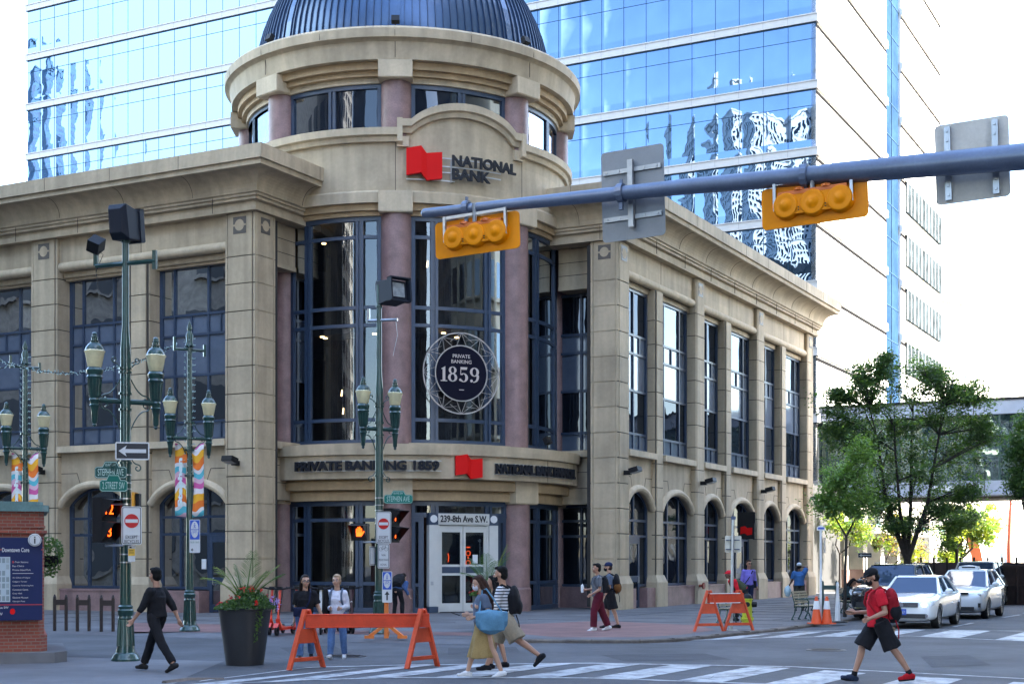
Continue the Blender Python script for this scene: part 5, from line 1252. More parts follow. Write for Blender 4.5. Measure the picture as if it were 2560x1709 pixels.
def back_sign(px0, px1, py0, py1, m, kind):
    xc = (px0+px1)/2; yc = (py0+py1)/2; o = on_arm(xc, yc); Fm = frame(o-nL*.26, dA, nL); s = o.y/FPX; cs = (dA.x-(xc-1280)/FPX*dA.y)
    w_ = (px1-px0)*s/cs; h_ = (py1-py0)*s; mb = MB(Fm @ Matrix.Rotation(R(-1.4),4,'Y'))
    M2 = Fm @ Matrix.Rotation(R(-1.4),4,'Y'); mb = MB(M2 @ Matrix.Rotation(pi,4,'Z')); plate(mb, -w_/2, w_/2, -h_/2, h_/2, 0, 0, 0, .05, 0); bs_ = mb.build('sign_plate', m, ma_)
    mb = MB(M2)
    if kind == 'h':
        for z in (-h_*.26, h_*.26): mb.box(-w_*.46, w_*.46, .01, .04, z-.028, z+.028); [mb.cbox((x*w_*.4,.045,z),(.02,.02,.02)) for x in (-1,-.5,.5,1)]
        mb.box(-.035,.035,.04,.10,-h_*.38,h_*.36)
    else:
        for x in (-w_*.32, w_*.32): mb.box(x-.035,x+.035,.01,.05,-h_*.46,h_*.46); [mb.cbox((x,.055,q*h_),(.025,.02,.025)) for q in (-.4,-.28,.28,.4)]
    mb.build('sign_rails', STEEL, bs_)
back_sign(1484,1642,358,588,SB,'h'); back_sign(2326,2514,286,490,SB2,'v')
# ---------------- brick kiosk with the map
BRICK = bpy.data.materials.new('kiosk_brick'); BRICK.use_nodes = True; N2 = BRICK.node_tree.nodes; L2 = BRICK.node_tree.links; bs_ = N2['Principled BSDF']; bs_.inputs['Roughness'].default_value = .8
tcx = N2.new('ShaderNodeTexCoord'); sx_ = N2.new('ShaderNodeSeparateXYZ'); L2.new(tcx.outputs['Object'], sx_.inputs[0]); cx_ = N2.new('ShaderNodeCombineXYZ'); ax_ = N2.new('ShaderNodeMath'); ax_.operation = 'ADD'
L2.new(sx_.outputs['X'], ax_.inputs[0]); L2.new(sx_.outputs['Y'], ax_.inputs[1]); L2.new(ax_.outputs[0], cx_.inputs[0]); L2.new(sx_.outputs['Z'], cx_.inputs[1])
bt = N2.new('ShaderNodeTexBrick'); bt.inputs['Color1'].default_value = (.30,.075,.045,1); bt.inputs['Color2'].default_value = (.22,.05,.035,1); bt.inputs['Mortar'].default_value = (.24,.17,.13,1)
bt.inputs['Scale'].default_value = 1; bt.inputs['Brick Width'].default_value = .20; bt.inputs['Row Height'].default_value = .062; bt.inputs['Mortar Size'].default_value = .007; L2.new(cx_.outputs[0], bt.inputs['Vector']); L2.new(bt.outputs['Color'], bs_.inputs['Base Color'])
bpn = N2.new('ShaderNodeBump'); bpn.inputs['Strength'].default_value = .5; bpn.inputs['Distance'].default_value = .01; L2.new(bt.outputs['Fac'], bpn.inputs['Height']); bpn.invert = True; L2.new(bpn.outputs[0], bs_.inputs['Normal'])
Yk = 26.6; kc = at(108, Yk, 0); kt = zat(1262, Yk)
kio = thing('kiosk', 'red brick information kiosk with navy map board at the left edge', 'kiosk', kc)
FK = Matrix.Translation(kc) @ Matrix.Rotation(R(19),4,'Z')
mb = MB(FK); P = [(-3.2,0),(-.08,0),(.02,.16),(.02,2.6),(-3.2,2.6)]; mb.prism(P, .42, kt-.12); P2_ = [(-3.2,-.05),(-.04,-.05),(.07,.14),(.07,2.65),(-3.2,2.65)]; mb.prism(P2_, .1, .42); mb.prism(P2_, 2.3, 2.36); mb.build('wall', BRICK, kio)
mb = MB(FK); mb.prism([(-3.3,-.3),(.2,-.3),(.42,-.0),(.42,2.8),(-3.3,2.8)], -.1, .12); mb.build('plinth', CONC, kio)
mb = MB(FK); mb.prism([(-3.3,-.1),(-.02,-.1),(.10,.12),(.10,2.7),(-3.3,2.7)], kt-.12, kt-.0); mb.prism([(-3.3,-.06),(-.1,-.06),(.0,.16),(.0,2.6),(-3.3,2.6)], kt-.0, kt+.06); mb.prism([(-3.2,-.02),(-.06,-.02),(.04,.14),(.04,2.62),(-3.2,2.62)], kt-.42, kt-.38, 1); mb.build('roof', [mat('copper_green', (.10,.19,.19), .5, var=.2), BRICK], kio)
FK0 = FK; FK = FK @ Matrix.Translation((.085,-.012,0))
mb = MB(FK); zl, zh = zat(1549,26.4), zat(1343,26.4); mb.box(-1.9,-.10,-.13,-.06,zl,zh,0); yy = -.134
for z in (zat(1373,26.4), zat(1510,26.4)): rect(mb, -1.9, -.10, z-.010, z+.010, yy, 3)
rect(mb, -.80,-.12, zat(1378,26.4), zat(1368,26.4), yy-.001, 0)
put_text(mb, 'Downtown Core', -.80, zat(1379,26.4), .47, .078, yy-.004, .004, 1, .02)
zm0, zm1 = zat(1503,26.4), zat(1391,26.4); rect(mb, -1.45, -.66, zm0, zm1, yy-.001, 2)
random.seed(4)
for i in range(11):
    for j in range(7):
        if random.random() < .85:
            x = -1.43+i*.07; z = zm0+.02+j*.115; c_ = 4 if random.random() < .55 else 5; rect(mb, x, x+.052, z, z+.088, yy-.003, c_)
rect(mb, -.99,-.92, zm1-.07, zm1-.02, yy-.004, 3)
for i, wd in enumerate((.30,.22,.35,0,.34,.28,.40,.30,.18,.30,.24)):
    z = zm1-.11-i*.072
    if wd == 0: rect(mb, -.62, -.26, z+.02, z+.028, yy-.003, 1); continue
    k_ = 0
    words = ['C-Train Stations','Eau Claire','Princes Island Park','','Art Gallery of Calgary','Calgary Tower','Centre for Performing Arts','Convention Centre','City Hall','Glenbow Museum','Olympic Plaza'][i]
    put_text(mb, words, -.62, z, wd*.9, .032, yy-.004, .003, 1)
rect(mb, -.625,-.595, zm1-.115, zm1-.075, yy-.005, 3)
put_text(mb, 'Stephen Avenue SW', -1.15, zat(1521,26.4), .46, .05, yy-.004, .004, 1, .01); put_text(mb, '2nd Street SW', -1.15, zat(1536,26.4), .36, .05, yy-.004, .004, 1, .01)
disc(mb, -.62, zat(1527,26.4), .045, .055, yy-.003, 6)
kb = mb.build('map_board', [NAVY2, SIGNW, mat('map_pale', (.42,.5,.55), .4), mat('map_red', (.35,.03,.05), .4), mat('map_grey', (.22,.28,.3), .5), mat('map_mid', (.32,.38,.4), .5), RED], kio, recalc=False)
mb = MB(FK); zi = zat(1349,26.4); mb.lathe([(0,-.20),(.10,-.20),(.118,-.19),(.118,-.0),(0,0)], (-.235,0,zi), 28, 0, axis='Y'); mb.lathe([(.096,-.203),(.102,-.203),(.102,-.2),(.096,-.2)], (-.235,0,zi), 28, 1, axis='Y'); ctext(mb, 'i', -.235, zi-.065, .13, -.204, None, .004, 1, .02); mb.build('info_disc', [SIGNW, INK], kb)
# small hanging basket behind the kiosk
def leaf_cloud(mb, pts, s0, s1, m=0, up=.3):
    for p in pts:
        a = Vector((random.gauss(0,1), random.gauss(0,1), random.gauss(0,1)*.7)).normalized(); b = a.cross(Vector((random.gauss(0,1), random.gauss(0,1), random.gauss(0,1)))).normalized(); s_ = random.uniform(s0, s1)
        p = Vector(p); mb.add([p-a*s_*.5, p+b*s_*.3, p+a*s_*.5, p-b*s_*.3], [(0,1,2,3)], m)
def leafmat(name, col, trans=.35, var=.35):
    m = mat(name, col, .5, var=var, scale=1.2, spec=.4); N = m.node_tree.nodes; Lk = m.node_tree.links; b = N['Principled BSDF']; tr = N.new('ShaderNodeBsdfTranslucent'); tr.inputs['Color'].default_value = (col[0]*2.2, col[1]*2.4, col[2]*.9, 1)
    mx_ = N.new('ShaderNodeMixShader'); mx_.inputs[0].default_value = trans; Lk.new(b.outputs[0], mx_.inputs[1]); Lk.new(tr.outputs[0], mx_.inputs[2]); Lk.new(mx_.outputs[0], N['Material Output'].inputs[0]); return m
LEAF = leafmat('leaf_dark', (.060,.105,.040)); LEAF2 = leafmat('leaf_mid', (.095,.165,.052)); LEAF3 = leafmat('leaf_light', (.15,.24,.065)); LEAFY = leafmat('leaf_yellow', (.22,.24,.04), .5)
BARK = mat('bark', (.035,.028,.024), .85, var=.3, scale=8, bump=.6)
def basket(p, label, mats, flowers=None):
    t = thing('hanging_basket', label, 'hanging basket', p); mb = MB(); mb.lathe([(0,0),(.14,.02),(.22,.12),(.24,.25),(0,.25)], p, 16); mb.build('bowl', BLACK, t)
    mb = MB(); n = 700
    pts = []
    for _ in range(n):
        d = Vector((random.gauss(0,1),random.gauss(0,1),random.gauss(0,1))).normalized()*random.uniform(.6,1); pts.append(p+Vector((d.x*.32,d.y*.32,.33+d.z*.36 if d.z > 0 else .33+d.z*.55)))
    leaf_cloud(mb, pts, .05, .11); mb.build('foliage', mats, t, recalc=False)
    mb = MB(); mb.tube([p+Vector((0,0,.3)), p+Vector((0,0,1.3))], .01, 4); mb.build('chain', BLACK, t)
random.seed(21)
basket(at(122, 30.5, zat(1418,30.5)), 'dark leafy hanging basket just right of the kiosk', LEAF)
basket(at(2191, 88, zat(1372,88)), 'small hanging basket with yellow leaves under the canopy beyond the trees', LEAFY)
# ---------------- bike racks
proto = None
for i, (px0, nm_) in enumerate(((151,'leftmost of the three black bike racks beside the kiosk'),(208,'middle one of the three black bike racks'),(268,'rightmost of the three black bike racks, nearest the lamp post'))):
    t = thing('bike_rack', nm_, 'bike rack', (0,0,0), 0, 'bike racks in front of the bank')
    for x in (-.165,.165):
        mb = MB(); mb.box(x-.032,x+.032,-.03,.03,0,.90); mb.box(x-.05,x+.05,-.05,.05,0,.015); mb.lathe([(.03,.9),(.045,.92),(.03,.95),(.02,.99),(0,1.0)], (x,0,0), 8); mb.build('post', mat('rack_brown', (.02,.012,.012), .45) if 'rack_brown' not in bpy.data.materials else bpy.data.materials['rack_brown'], t)
    mb = MB(); mb.box(-.14,.14,-.02,.02,.72,.86); mb.box(-.11,.11,-.024,.024,.75,.83); mb.build('crosspiece', bpy.data.materials['rack_brown'], t)
    place(t, at(px0, 37.6-.3*i, RZ), R(-12))
# ---------------- planters
PALM = leafmat('palm_green', (.045,.10,.018), .3); PALM2 = leafmat('palm_yellow', (.13,.17,.025), .3); POT = mat('pot_charcoal', (.022,.023,.027), .42, var=.1)
FLR = mat('flower_red', (.65,.02,.02), .5); FLV = mat('flower_violet', (.30,.22,.55), .5)
def planter(loc, label, k=1.0, rr=.50, hh=1.04):
    t = thing('planter', label, 'planter', (0,0,0))
    mb = MB(); mb.lathe([(0,0),(.335,0),(rr-.03,hh-.05),(rr,hh-.04),(rr,hh),(rr-.05,hh),(rr-.06,hh-.08),(0,hh-.08)], (0,0,0), 48); pot = mb.build('pot', POT, t, smooth=True)
    mb = MB(); mb.lathe([(0,hh-.07),(rr-.07,hh-.075)], (0,0,0), 24); mb.build('soil', mat('soil', (.03,.02,.015), .9), pot)
    mb = MB(); pts = []
    for _ in range(2600):
        a = random.uniform(0,2*pi); r = rr*1.08*math.sqrt(random.random()); z = hh+.36*(1-(r/(rr*1.15))**2)*random.uniform(.3,1)*(1.2 if cos(a)*r > -.1 else .6)-.04; pts.append((r*cos(a), r*sin(a), z))
    leaf_cloud(mb, pts[:2000], .04, .085, 0); leaf_cloud(mb, pts[2000:], .04, .08, 1)
    for j in range(2):   # trailing vine
        a = R(-52+j*9); q = Vector((cos(a)*rr*.98, sin(a)*rr*.98, hh)); L_ = .62-.25*j
        leaf_cloud(mb, [q*1.0+Vector((random.gauss(0,.022)-.06*f*cos(a), random.gauss(0,.022)-.06*f*sin(a), -L_*f)) for f in [i/70 for i in range(70)]], .03, .06, 1)
    mb.build('foliage', [LEAF, LEAF2], t, recalc=False)
    mb = MB()
    for _ in range(46):
        a = random.uniform(0,2*pi); r = rr*random.uniform(.3,1.1); x, y = r*cos(a), r*sin(a); z = hh+.34*(1-(r/(rr*1.25))**2)*(1.1 if x > -.1 else .6)+random.uniform(-.05,.06)
        leaf_cloud(mb, [(x+random.gauss(0,.016), y+random.gauss(0,.016), z+random.gauss(0,.012)) for _ in range(9)], .025, .045)
    mb.build('red_flowers', FLR, t, recalc=False)
    mb = MB()
    for _ in range(14):
        x, y, z = rr*1.02+random.uniform(-.03,.1), random.uniform(-.25,.15), hh+random.uniform(-.05,.2); leaf_cloud(mb, [(x+random.gauss(0,.02), y+random.gauss(0,.02), z+random.gauss(0,.02)) for _ in range(7)], .03,.05)
    mb.build('violet_flowers', FLV, t, recalc=False)
    return t
def fronds(t, base, specs, mats):
    for (az, el, L_, droop, mi) in specs:
        mb = MB(); pts = []; d = Vector((cos(az)*cos(el), sin(az)*cos(el), sin(el))); p = Vector(base)
        n = 16
        for i in range(n+1):
            pts.append(p.copy()); p = p+d*(L_/n); d = (d+Vector((0,0,-droop/n))).normalized()
        mb.tube(pts, [.016*(1-i/n)+.003 for i in range(n+1)], 5, 0)
        side = Vector((-sin(az), cos(az), 0))
        for i in range(3, 30):
            f = i/30.; k = f*n; i0 = int(k); q = pts[i0].lerp(pts[min(i0+1,n)], k-i0); dd = (pts[min(i0+1,n)]-pts[i0]).normalized()
            ll = .30*sin(pi*(f*.85+.12))*L_/1.0+.05
            for s_ in (-1,1):
                u = (side*s_*.8+dd*.75+Vector((0,0,.10-.35*f+random.uniform(-.08,.08)))).normalized(); wv_ = dd*.0065; e_ = q+u*ll+Vector((0,0,-.05*ll))
                mb.add([q-wv_, q+u*ll*.5-wv_+Vector((0,0,.02)), e_, q+u*ll*.5+wv_+Vector((0,0,.02)), q+wv_], [(0,1,2,3,4)], 0)
        mb.build('palm_frond', mats[mi], t, recalc=False)
random.seed(31)
PP = at(612, 26.0, RZ); t = planter(PP, 'big charcoal tub of red flowers with a palm, left of the two women')
fronds(t, (.0,0,1.02), [(R(176),R(60),1.0,1.3,1),(R(165),R(68),.95,1.1,1),(R(195),R(74),.8,.8,0),(R(60),R(80),1.05,.45,0),(R(8),R(64),1.0,.8,1),(R(-4),R(56),.95,.8,0),(R(-14),R(70),.8,1.0,0),(R(172),R(80),.8,.5,0)], [PALM, PALM2])
place(t, PP, 0)
PP2 = at(1219, 36.5, 0); t = planter(PP2, 'dark tub with palm in front of the bank door', 1, .42, .95)
fronds(t, (0,0,1.0), [(R(165),R(58),.9,1.2,0),(R(150),R(70),1.0,.9,0),(R(100),R(80),1.0,.6,0),(R(20),R(62),1.15,.1,0),(R(10),R(68),1.3,.05,1),(R(200),R(70),.8,1.1,0),(R(60),R(70),.9,.7,0)], [PALM, PALM2]); place(t, PP2, 0)
# ---------------- barricades
ORN = mat('barricade_orange', (.66,.055,.012), .6, var=.14, scale=4, dirt=.3); ORN2 = mat('barricade_orange_pale', (.70,.085,.025), .6, var=.14, scale=5, dirt=.3)
def barricade(M1, W_, name, label, panel_stripes=False, h=.98, spl=.42):
    t = thing('barricade', label, 'barricade')
    for x in (-W_/2+.16, W_/2-.16):
        mb = MB(); 
        for s_ in (-1,1): mb.bar((x, s_*spl, .0), (x, s_*.03, h+.08), .045, .10, 0, up=(1,0,0))
        mb.bar((x,-spl*.80,.20),(x,spl*.80,.20),.03,.08,0); mb.add([(x-.03,-.22,h*.50),(x-.03,.22,h*.50),(x-.03,.10,h-.08),(x-.03,-.10,h-.08),(x+.03,-.22,h*.50),(x+.03,.22,h*.50),(x+.03,.10,h-.08),(x+.03,-.10,h-.08)], [(0,1,2,3),(4,5,6,7),(0,1,5,4),(1,2,6,5),(2,3,7,6),(3,0,4,7)])
        mb.build('a_frame', ORN2, t, bevel=.006)
    mb = MB(); mb.box(-W_/2,W_/2,-.045,.045,h-.26,h,0)
    if not panel_stripes: mb.box(-W_/2,W_/2,-.052,-.04,h-.26,h-.235,0); mb.box(-W_/2,W_/2,-.052,-.04,h-.025,h,0)
    bd = mb.build('board', ORN, t, bevel=.006)
    if panel_stripes:
        mb = MB()
        for z in (h-.26, h-.02): mb.box(-W_/2+.2,W_/2-.2,-.052,-.03,z,z+.022)
        mb.build('reflective_edge', WHITE, bd)
    return t
# the A frames are seen broadside: the board runs between them
def barricade2(pa, pb, label, h, stripes=False, spl=.36, ang=None):
    pa = Vector(pa); pb = Vector(pb); d = (pb-pa); W_ = d.length; t = thing('barricade', label, 'barricade')
    rz = math.atan2(d.y, d.x)
    fa = ang if ang is not None else R(50)
    for x in (0, W_):
        M_ = Matrix.Translation((x,0,0)) @ Matrix.Rotation(fa, 4, 'Z'); mb = MB(M_)
        for s_ in (-1,1): mb.bar((0, s_*spl, 0), (0, s_*.035, h+.06), .05, .095, 0, up=(1,0,0))
        mb.bar((0,-spl*.84,.17),(0,spl*.84,.17),.035,.07,0)
        mb.add([(-.02,-.24,h*.46),(-.02,.24,h*.46),(-.02,.13,h*.72),(-.02,-.13,h*.72),(.02,-.24,h*.46),(.02,.24,h*.46),(.02,.13,h*.72),(.02,-.13,h*.72)], [(0,1,2,3),(4,5,6,7),(0,1,5,4),(1,2,6,5),(2,3,7,6),(3,0,4,7)])
        mb.build('a_frame', ORN2, t, bevel=.006)
    mb = MB(); mb.box(-.02,W_+.12,-.05,.05,h-.26,h-.02,0); mb.box(-.02,W_+.12,-.062,-.045,h-.26,h-.235,0); mb.box(-.02,W_+.12,-.062,-.045,h-.045,h-.02,0); bd = mb.build('board', ORN, t, bevel=.006)
    if stripes:
        mb = MB()
        for z in (h-.27, h-.03): mb.box(.0,W_,-.068,-.04,z,z+.02)
        mb.build('reflective_edge', WHITE, bd)
    return place(t, pa, rz)
za = RZ
barricade2(at(766,25.0,RZ), at(1056,25.3,RZ), 'long orange wooden barricade standing at the front crosswalk', .97, False, .42, R(-45))
barricade2(at(1772,36.6,0), at(1847,37.0,0), 'small orange barricade with white edged board by the hydrant', .98, True, .40, R(80))
# ---------------- small things
def cone(px, Y, label):
    p = at(px, Y, 0); t = thing('traffic_cone', label, 'traffic cone', (0,0,0), 0, 'orange cones at the kerb'); mb = MB(); mb.box(-.19,.19,-.19,.19,0,.035); mb.lathe([(.15,.03),(.035,.78),(.0,.78)], (0,0,0), 20); b = mb.build('body', mat('cone_orange', (.75,.09,.02), .45) if 'cone_orange' not in bpy.data.materials else bpy.data.materials['cone_orange'], t, smooth=True)
    mb = MB(); mb.lathe([(.0985,.42),(.0625,.655)], (0,0,0), 20); mb.lathe([(.098+.002,.42),(.062+.003,.655)], (0,0,0), 20); mb.build('collar', WHITE, b, smooth=True); return place(t, p, .3)
cone(2041, 40.9, 'left of the two orange cones with white collars at the kerb'); cone(2067, 40.9, 'right of the two orange cones with white collars at the kerb')
p = at(2094, 41.8, 0); t = thing('delineator', 'tall slim white delineator post on a black base beside the cones', 'delineator', p); mb = MB(); mb.lathe([(.085,.04),(.075,.3),(.035,1.05),(.045,1.08),(.03,1.16),(.0,1.17)], p, 16); mb.build('post', WHITE, t, smooth=True); mb = MB(); mb.lathe([(0,0),(.30,0),(.28,.04),(0,.05)], p, 20); mb.build('base', BLACK, t)
# hydrant
p = at(1868, 40.2, 0); t = thing('fire_hydrant', 'yellow green fire hydrant with black caps behind the small barricade', 'fire hydrant', p); HY = mat('hydrant_lime', (.42,.45,.02), .45, var=.12)
mb = MB(); mb.lathe([(0,0),(.15,0),(.15,.14),(.18,.15),(.18,.19),(.145,.20),(.135,.68),(.15,.7),(.15,.74),(0,.74)], p, 20); 
for i in range(8): a = 2*pi*i/8; mb.lathe([(0,.13),(.018,.13),(.018,.22),(0,.22)], p+Vector((.165*cos(a),.165*sin(a),0)), 6)
mb.build('barrel', HY, t, smooth=True)
mb = MB(); mb.lathe([(.14,.74),(.13,.80),(.08,.86),(.03,.88),(.03,.92),(0,.92)], p, 18); mb.lathe([(0,-.24),(.07,-.24),(.07,-.13),(0,-.13)], p+Vector((-.03,0,.58)), 12, axis='Y'); mb.tube([p+Vector((.1,0,.58)), p+Vector((.26,0,.58))], [.09,.08], 12); mb.tube([p+Vector((-.1,0,.58)), p+Vector((-.2,0,.58))], [.06,.06], 12); mb.build('caps', BLACK, t, smooth=True)
# sign poles at the kerb
p = at(1828, 37.0, 0); t = thing('sign_pole', 'steel pole with the back of a square cream sign by the barricade', 'sign pole', p)
mb = MB(); mb.tube([p, p+Vector((.05,.0,2.9))], .04, 10); mb.box(p.x-.16,p.x+.16,p.y-.12,p.y+.12,0,.02); mb.build('pole', STEEL, t, smooth=True)
mb = MB(Matrix.Translation(p+Vector((.06,.06,1.62+.42))) @ Matrix.Rotation(pi,4,'Z')); z0 = zat(1380,37)-2.04; plate(mb, -.21,.21,z0,z0+.43,0,0,0,.03,0); mb.build('sign_plate', mat('sign_cream', (.60,.57,.48), .5, var=.08), t)
mb = MB(); 
for z in (zat(1372,37), zat(1349,37)): mb.box(p.x-.13,p.x+.22,p.y+.02,p.y+.05,z-.012,z+.012)
mb.box(p.x+.0,p.x+.11,p.y-.05,p.y+.04,2.85,2.93); mb.build('sign_rails', mat('rail_blue', (.05,.08,.16), .5), t)
p = at(2052, 41.2, 0); t = thing('bus_stop_pole', 'white pole topped by a small blue and white house shaped stop sign', 'sign pole', p); mb = MB(); mb.tube([p, p+Vector((-.0,0,zat(1322,41.2)))], .035, 10); mb.build('pole', WHITE, t, smooth=True)
mb = MB(); z0 = zat(1325,41.2); mb.prism([(p.x-.11,z0),(p.x+.11,z0),(p.x+.11,z0+.09),(p.x,z0+.15),(p.x-.11,z0+.09)], p.y-.03, p.y+.02, 0, plane='XZ'); rect(mb, p.x-.09, p.x+.09, z0+.03, z0+.09, p.y-.034, 1); mb.build('stop_sign', [WHITE, SIGNB], t, recalc=False)
mb = MB(Matrix.Translation((p.x+.13,p.y+.05,zat(1380,41.2))) @ Matrix.Rotation(R(70),4,'Z')); mb.box(-.15,.15,-.01,.01,0,.42); mb.build('side_sign', SB, t)
p = at(2163, 60, 0); t = thing('one_way_post', 'far post carrying a black and white one way arrow behind the cars', 'sign pole', p); mb = MB(); mb.tube([p, p+Vector((0,0,zat(1380,60)))], .04, 8); mb.build('pole', STEEL, t)
mb = MB(pm(2162,1393,59.9,Vector((0,0,0)))); plate(mb,-.29,.29,0,.20,0,0,0,.01,0); rect(mb,-.275,.275,.012,.188,-.010,1); mb.add([(x,-.012,z) for x,z in ((-.24,.1),(-.14,.16),(-.14,.12),(.24,.12),(.24,.08),(-.14,.08),(-.14,.04))], [(0,1,2),(2,3,4,5),(0,2,5),(0,5,6)], 0); mb.build('one_way_sign', [SIGNW, INK], t)
# path sign on an orange timber stand
p = at(966, 33.4, 0); t = thing('path_sign_stand', 'blue and white shared path sign on an orange timber stand right of the lamp post', 'sign', p)
mb = MB(); mb.cbox(p+Vector((.0,0,.55)),(.10,.09,1.1)); mb.build('post', mat('stand_orange', (.65,.17,.03), .55, var=.1), t)
mb = MB(); 
for s_ in (-1,1): mb.bar(p+Vector((s_*.38,-.14,.05)), p+Vector((0,0,.34)), .07, .07, 0); mb.box(p.x+s_*.38-.11,p.x+s_*.38+.11,p.y-.2,p.y-.1,0,.07)
mb.bar(p+Vector((0,.4,.05)), p+Vector((0,0,.34)), .07, .07, 0); mb.build('feet', bpy.data.materials['stand_orange'], t)
shared_sign(t, pm(968,1505,33.3,Vector((0,0,0)),R(-6)), .235, .42, .30, True)
# benches
WOOD = mat('bench_slats', (.36,.31,.22), .6, var=.15, scale=6)
def bench(loc, rz, label, arms=True):
    t = thing('park_bench', label, 'bench')
    for k in range(3):
        x = -.62+.62*k; mb = MB(); mb.tube([(x,-.50,0),(x,-.44,.2),(x,-.30,.30),(x,-.36,.42)], .022, 6); mb.tube([(x,.12,0),(x,.02,.2),(x,.0,.34),(x,.0,.44),(x,.12,.86)], .022, 6); mb.tube([(x,-.38,.41),(x,.02,.41)], .02, 6); mb.tube([(x,-.40,.42),(x,-.42,.58),(x,-.36,.64),(x,.05,.62)], .018, 6)
        for s_ in (0,1): mb.tube([(x,-.48+.52*s_,.02),(x,-.44+.5*s_,.0),(x,-.40+.5*s_,.03)], .03, 6)
        mb.build('bench_frame', GREEN, t, smooth=True)
    mb = MB()
    for i in range(5): mb.box(-.66,.66,-.40+i*.085,-.335+i*.085,.43,.455)
    mb.build('seat', WOOD, t)
    mb = MB()
    for i in range(5): z = .5+i*.078; y = -.0+(z-.44)*.28; mb.box(-.66,.66,y-.03,y-.01,z,z+.058)
    mb.build('backrest', WOOD, t)
    return place(t, loc, rz)
bench(at(2005, 44.0, 0), R(60), 'green iron bench with pale timber slats, empty, left of the cones')
bench(at(1818, 41.4, 0), R(62), 'green iron bench behind the small orange barricade')
bench(at(2109, 49.3, 0), R(62), 'green iron bench with a seated person beside the young tree')
# green post and rail beside the delineator
p = at(2074, 46.5, 0); mb = MB(); 
for x in (-.22,.22): mb.box(p.x+x-.03,p.x+x+.03,p.y-.03,p.y+.03,0,1.08); mb.lathe([(.03,1.08),(.045,1.1),(0,1.16)], (p.x+x,p.y,0), 8)
mb.box(p.x-.22,p.x+.22,p.y-.02,p.y+.02,.86,1.0); t = thing('bike_rack', 'green bike rack between the kerbside pole and the far bench', 'bike rack', p); mb.build('posts', GREEN, t)
# scooters
def scooter(px, Y, rz, label, mc, bar_z=1.12):
    t = thing('electric_scooter', label, 'scooter', (0,0,0), 0, 'parked electric scooters')
    mb = MB(); mb.bar((-.42,0,.16),(.36,0,.16),.16,.06,0); mb.tube([(.36,0,.15),(.47,0,.28),(.50,0,.4)], .05, 8); mb.tube([(.50,0,.36),(.36,0,bar_z)], [.038,.032], 10); mb.add([(.40,-.06,.14),(.40,.06,.14),(.54,.05,.40),(.54,-.05,.40),(.28,-.05,.2),(.28,.05,.2)], [(0,1,2,3),(0,4,5,1),(4,5,2,3),(0,3,4),(1,5,2)])
    mb.build('frame', mc, t, smooth=True)
    for x in (-.5, .58):
        mb = MB(); 
        vs=[];fs=[]
        mb.lathe([(.115,0),(.118+.0,-.022),(.08,-.03),(.05,-.02),(.05,.02),(.08,.03),(.118,.022),(.115,0)], (x,0,.12), 18, axis='Y'); mb.build('wheel', BLACK, t, smooth=True)
    mb = MB(); mb.add([(.50,-.06,.24),(.50,.06,.24),(.70,.06,.20),(.70,-.06,.20),(.60,-.06,.30),(.60,.06,.30)], [(0,1,5,4),(4,5,2,3)]); mb.build('mudguard', mc, t)
    mb = MB(); mb.tube([(.36,-.26,bar_z+.03),(.37,-.1,bar_z),(.37,.1,bar_z),(.36,.26,bar_z+.03)], .02, 8); mb.cbox((.38,0,bar_z+.01),(.08,.12,.08)); mb.tube([(.40,.09,bar_z),(.47,.06,.75),(.50,.02,.45)], .01, 4); mb.tube([(.40,-.09,bar_z),(.48,-.08,.8),(.50,-.02,.5)], .01, 4); mb.build('handlebar', BLACK, t, smooth=True)
    mb = MB(); mb.cbox((.445,0,.66),(.02,.04,.28)); mb.build('decal', WHITE, t)
    return place(t, at(px,Y,0), rz)
SCR = mat('scooter_red', (.72,.045,.015), .35, coat=.3); SCW = mat('scooter_white', (.6,.62,.65), .35); SCD = mat('scooter_dark', (.06,.02,.03), .4)
for a in ((714,35.0,R(-102),'red electric scooter parked just right of the planter',SCR),(692,35.2,R(-98),'red electric scooter half hidden behind the flower planter',SCR),(738,35.3,R(-76),'red electric scooter behind the woman in black',SCR),(803,35.4,R(-84),'white electric scooter between the two women',SCW),(868,35.9,R(-70),'dark electric scooter behind the woman in white',SCD),(832,36.2,R(-100),'dark electric scooter with red wheel hidden behind the woman in white',SCD),(905,35.9,R(-120),'dark electric scooter nearest the lamp post',SCD)): scooter(*a)
# ================================================================ PEOPLE
def remesh(mb, vox, name, mats, parent, wr=0., wf=9., sm=4, seed=0):
    o = mb.build('tmp', mats, None, recalc=True); md = o.modifiers.new('r', 'REMESH'); md.mode = 'VOXEL'; md.voxel_size = vox; md.use_smooth_shade = True
    dg = bpy.context.evaluated_depsgraph_get(); me = bpy.data.meshes.new_from_object(o.evaluated_get(dg)); old = o.data
    bpy.data.objects.remove(o); bpy.data.meshes.remove(old)
    bm = bmesh.new(); bm.from_mesh(me)
    for _ in range(sm): bmesh.ops.smooth_vert(bm, verts=bm.verts, factor=.5, use_axis_x=True, use_axis_y=True, use_axis_z=True)
    bm.normal_update()
    if wr:
        for v in bm.verts:
            p = v.co; n_ = noise.noise(Vector((p.x*wf, p.y*wf, p.z*wf*.55+seed)))+.5*noise.noise(Vector((p.x*wf*2.3+5, p.y*wf*2.3, p.z*wf*1.2+seed))); v.co += v.normal*n_*wr
    bm.to_mesh(me); bm.free()
    me.materials.clear(); me.materials.append(mats[0] if isinstance(mats,(list,tuple)) else mats); me.name = name
    me.polygons.foreach_set('use_smooth', [True]*len(me.polygons)); me.polygons.foreach_set('material_index', [0]*len(me.polygons))
    n = bpy.data.objects.new(name, me); COL.objects.link(n)
    if parent: n.parent = parent
    return n
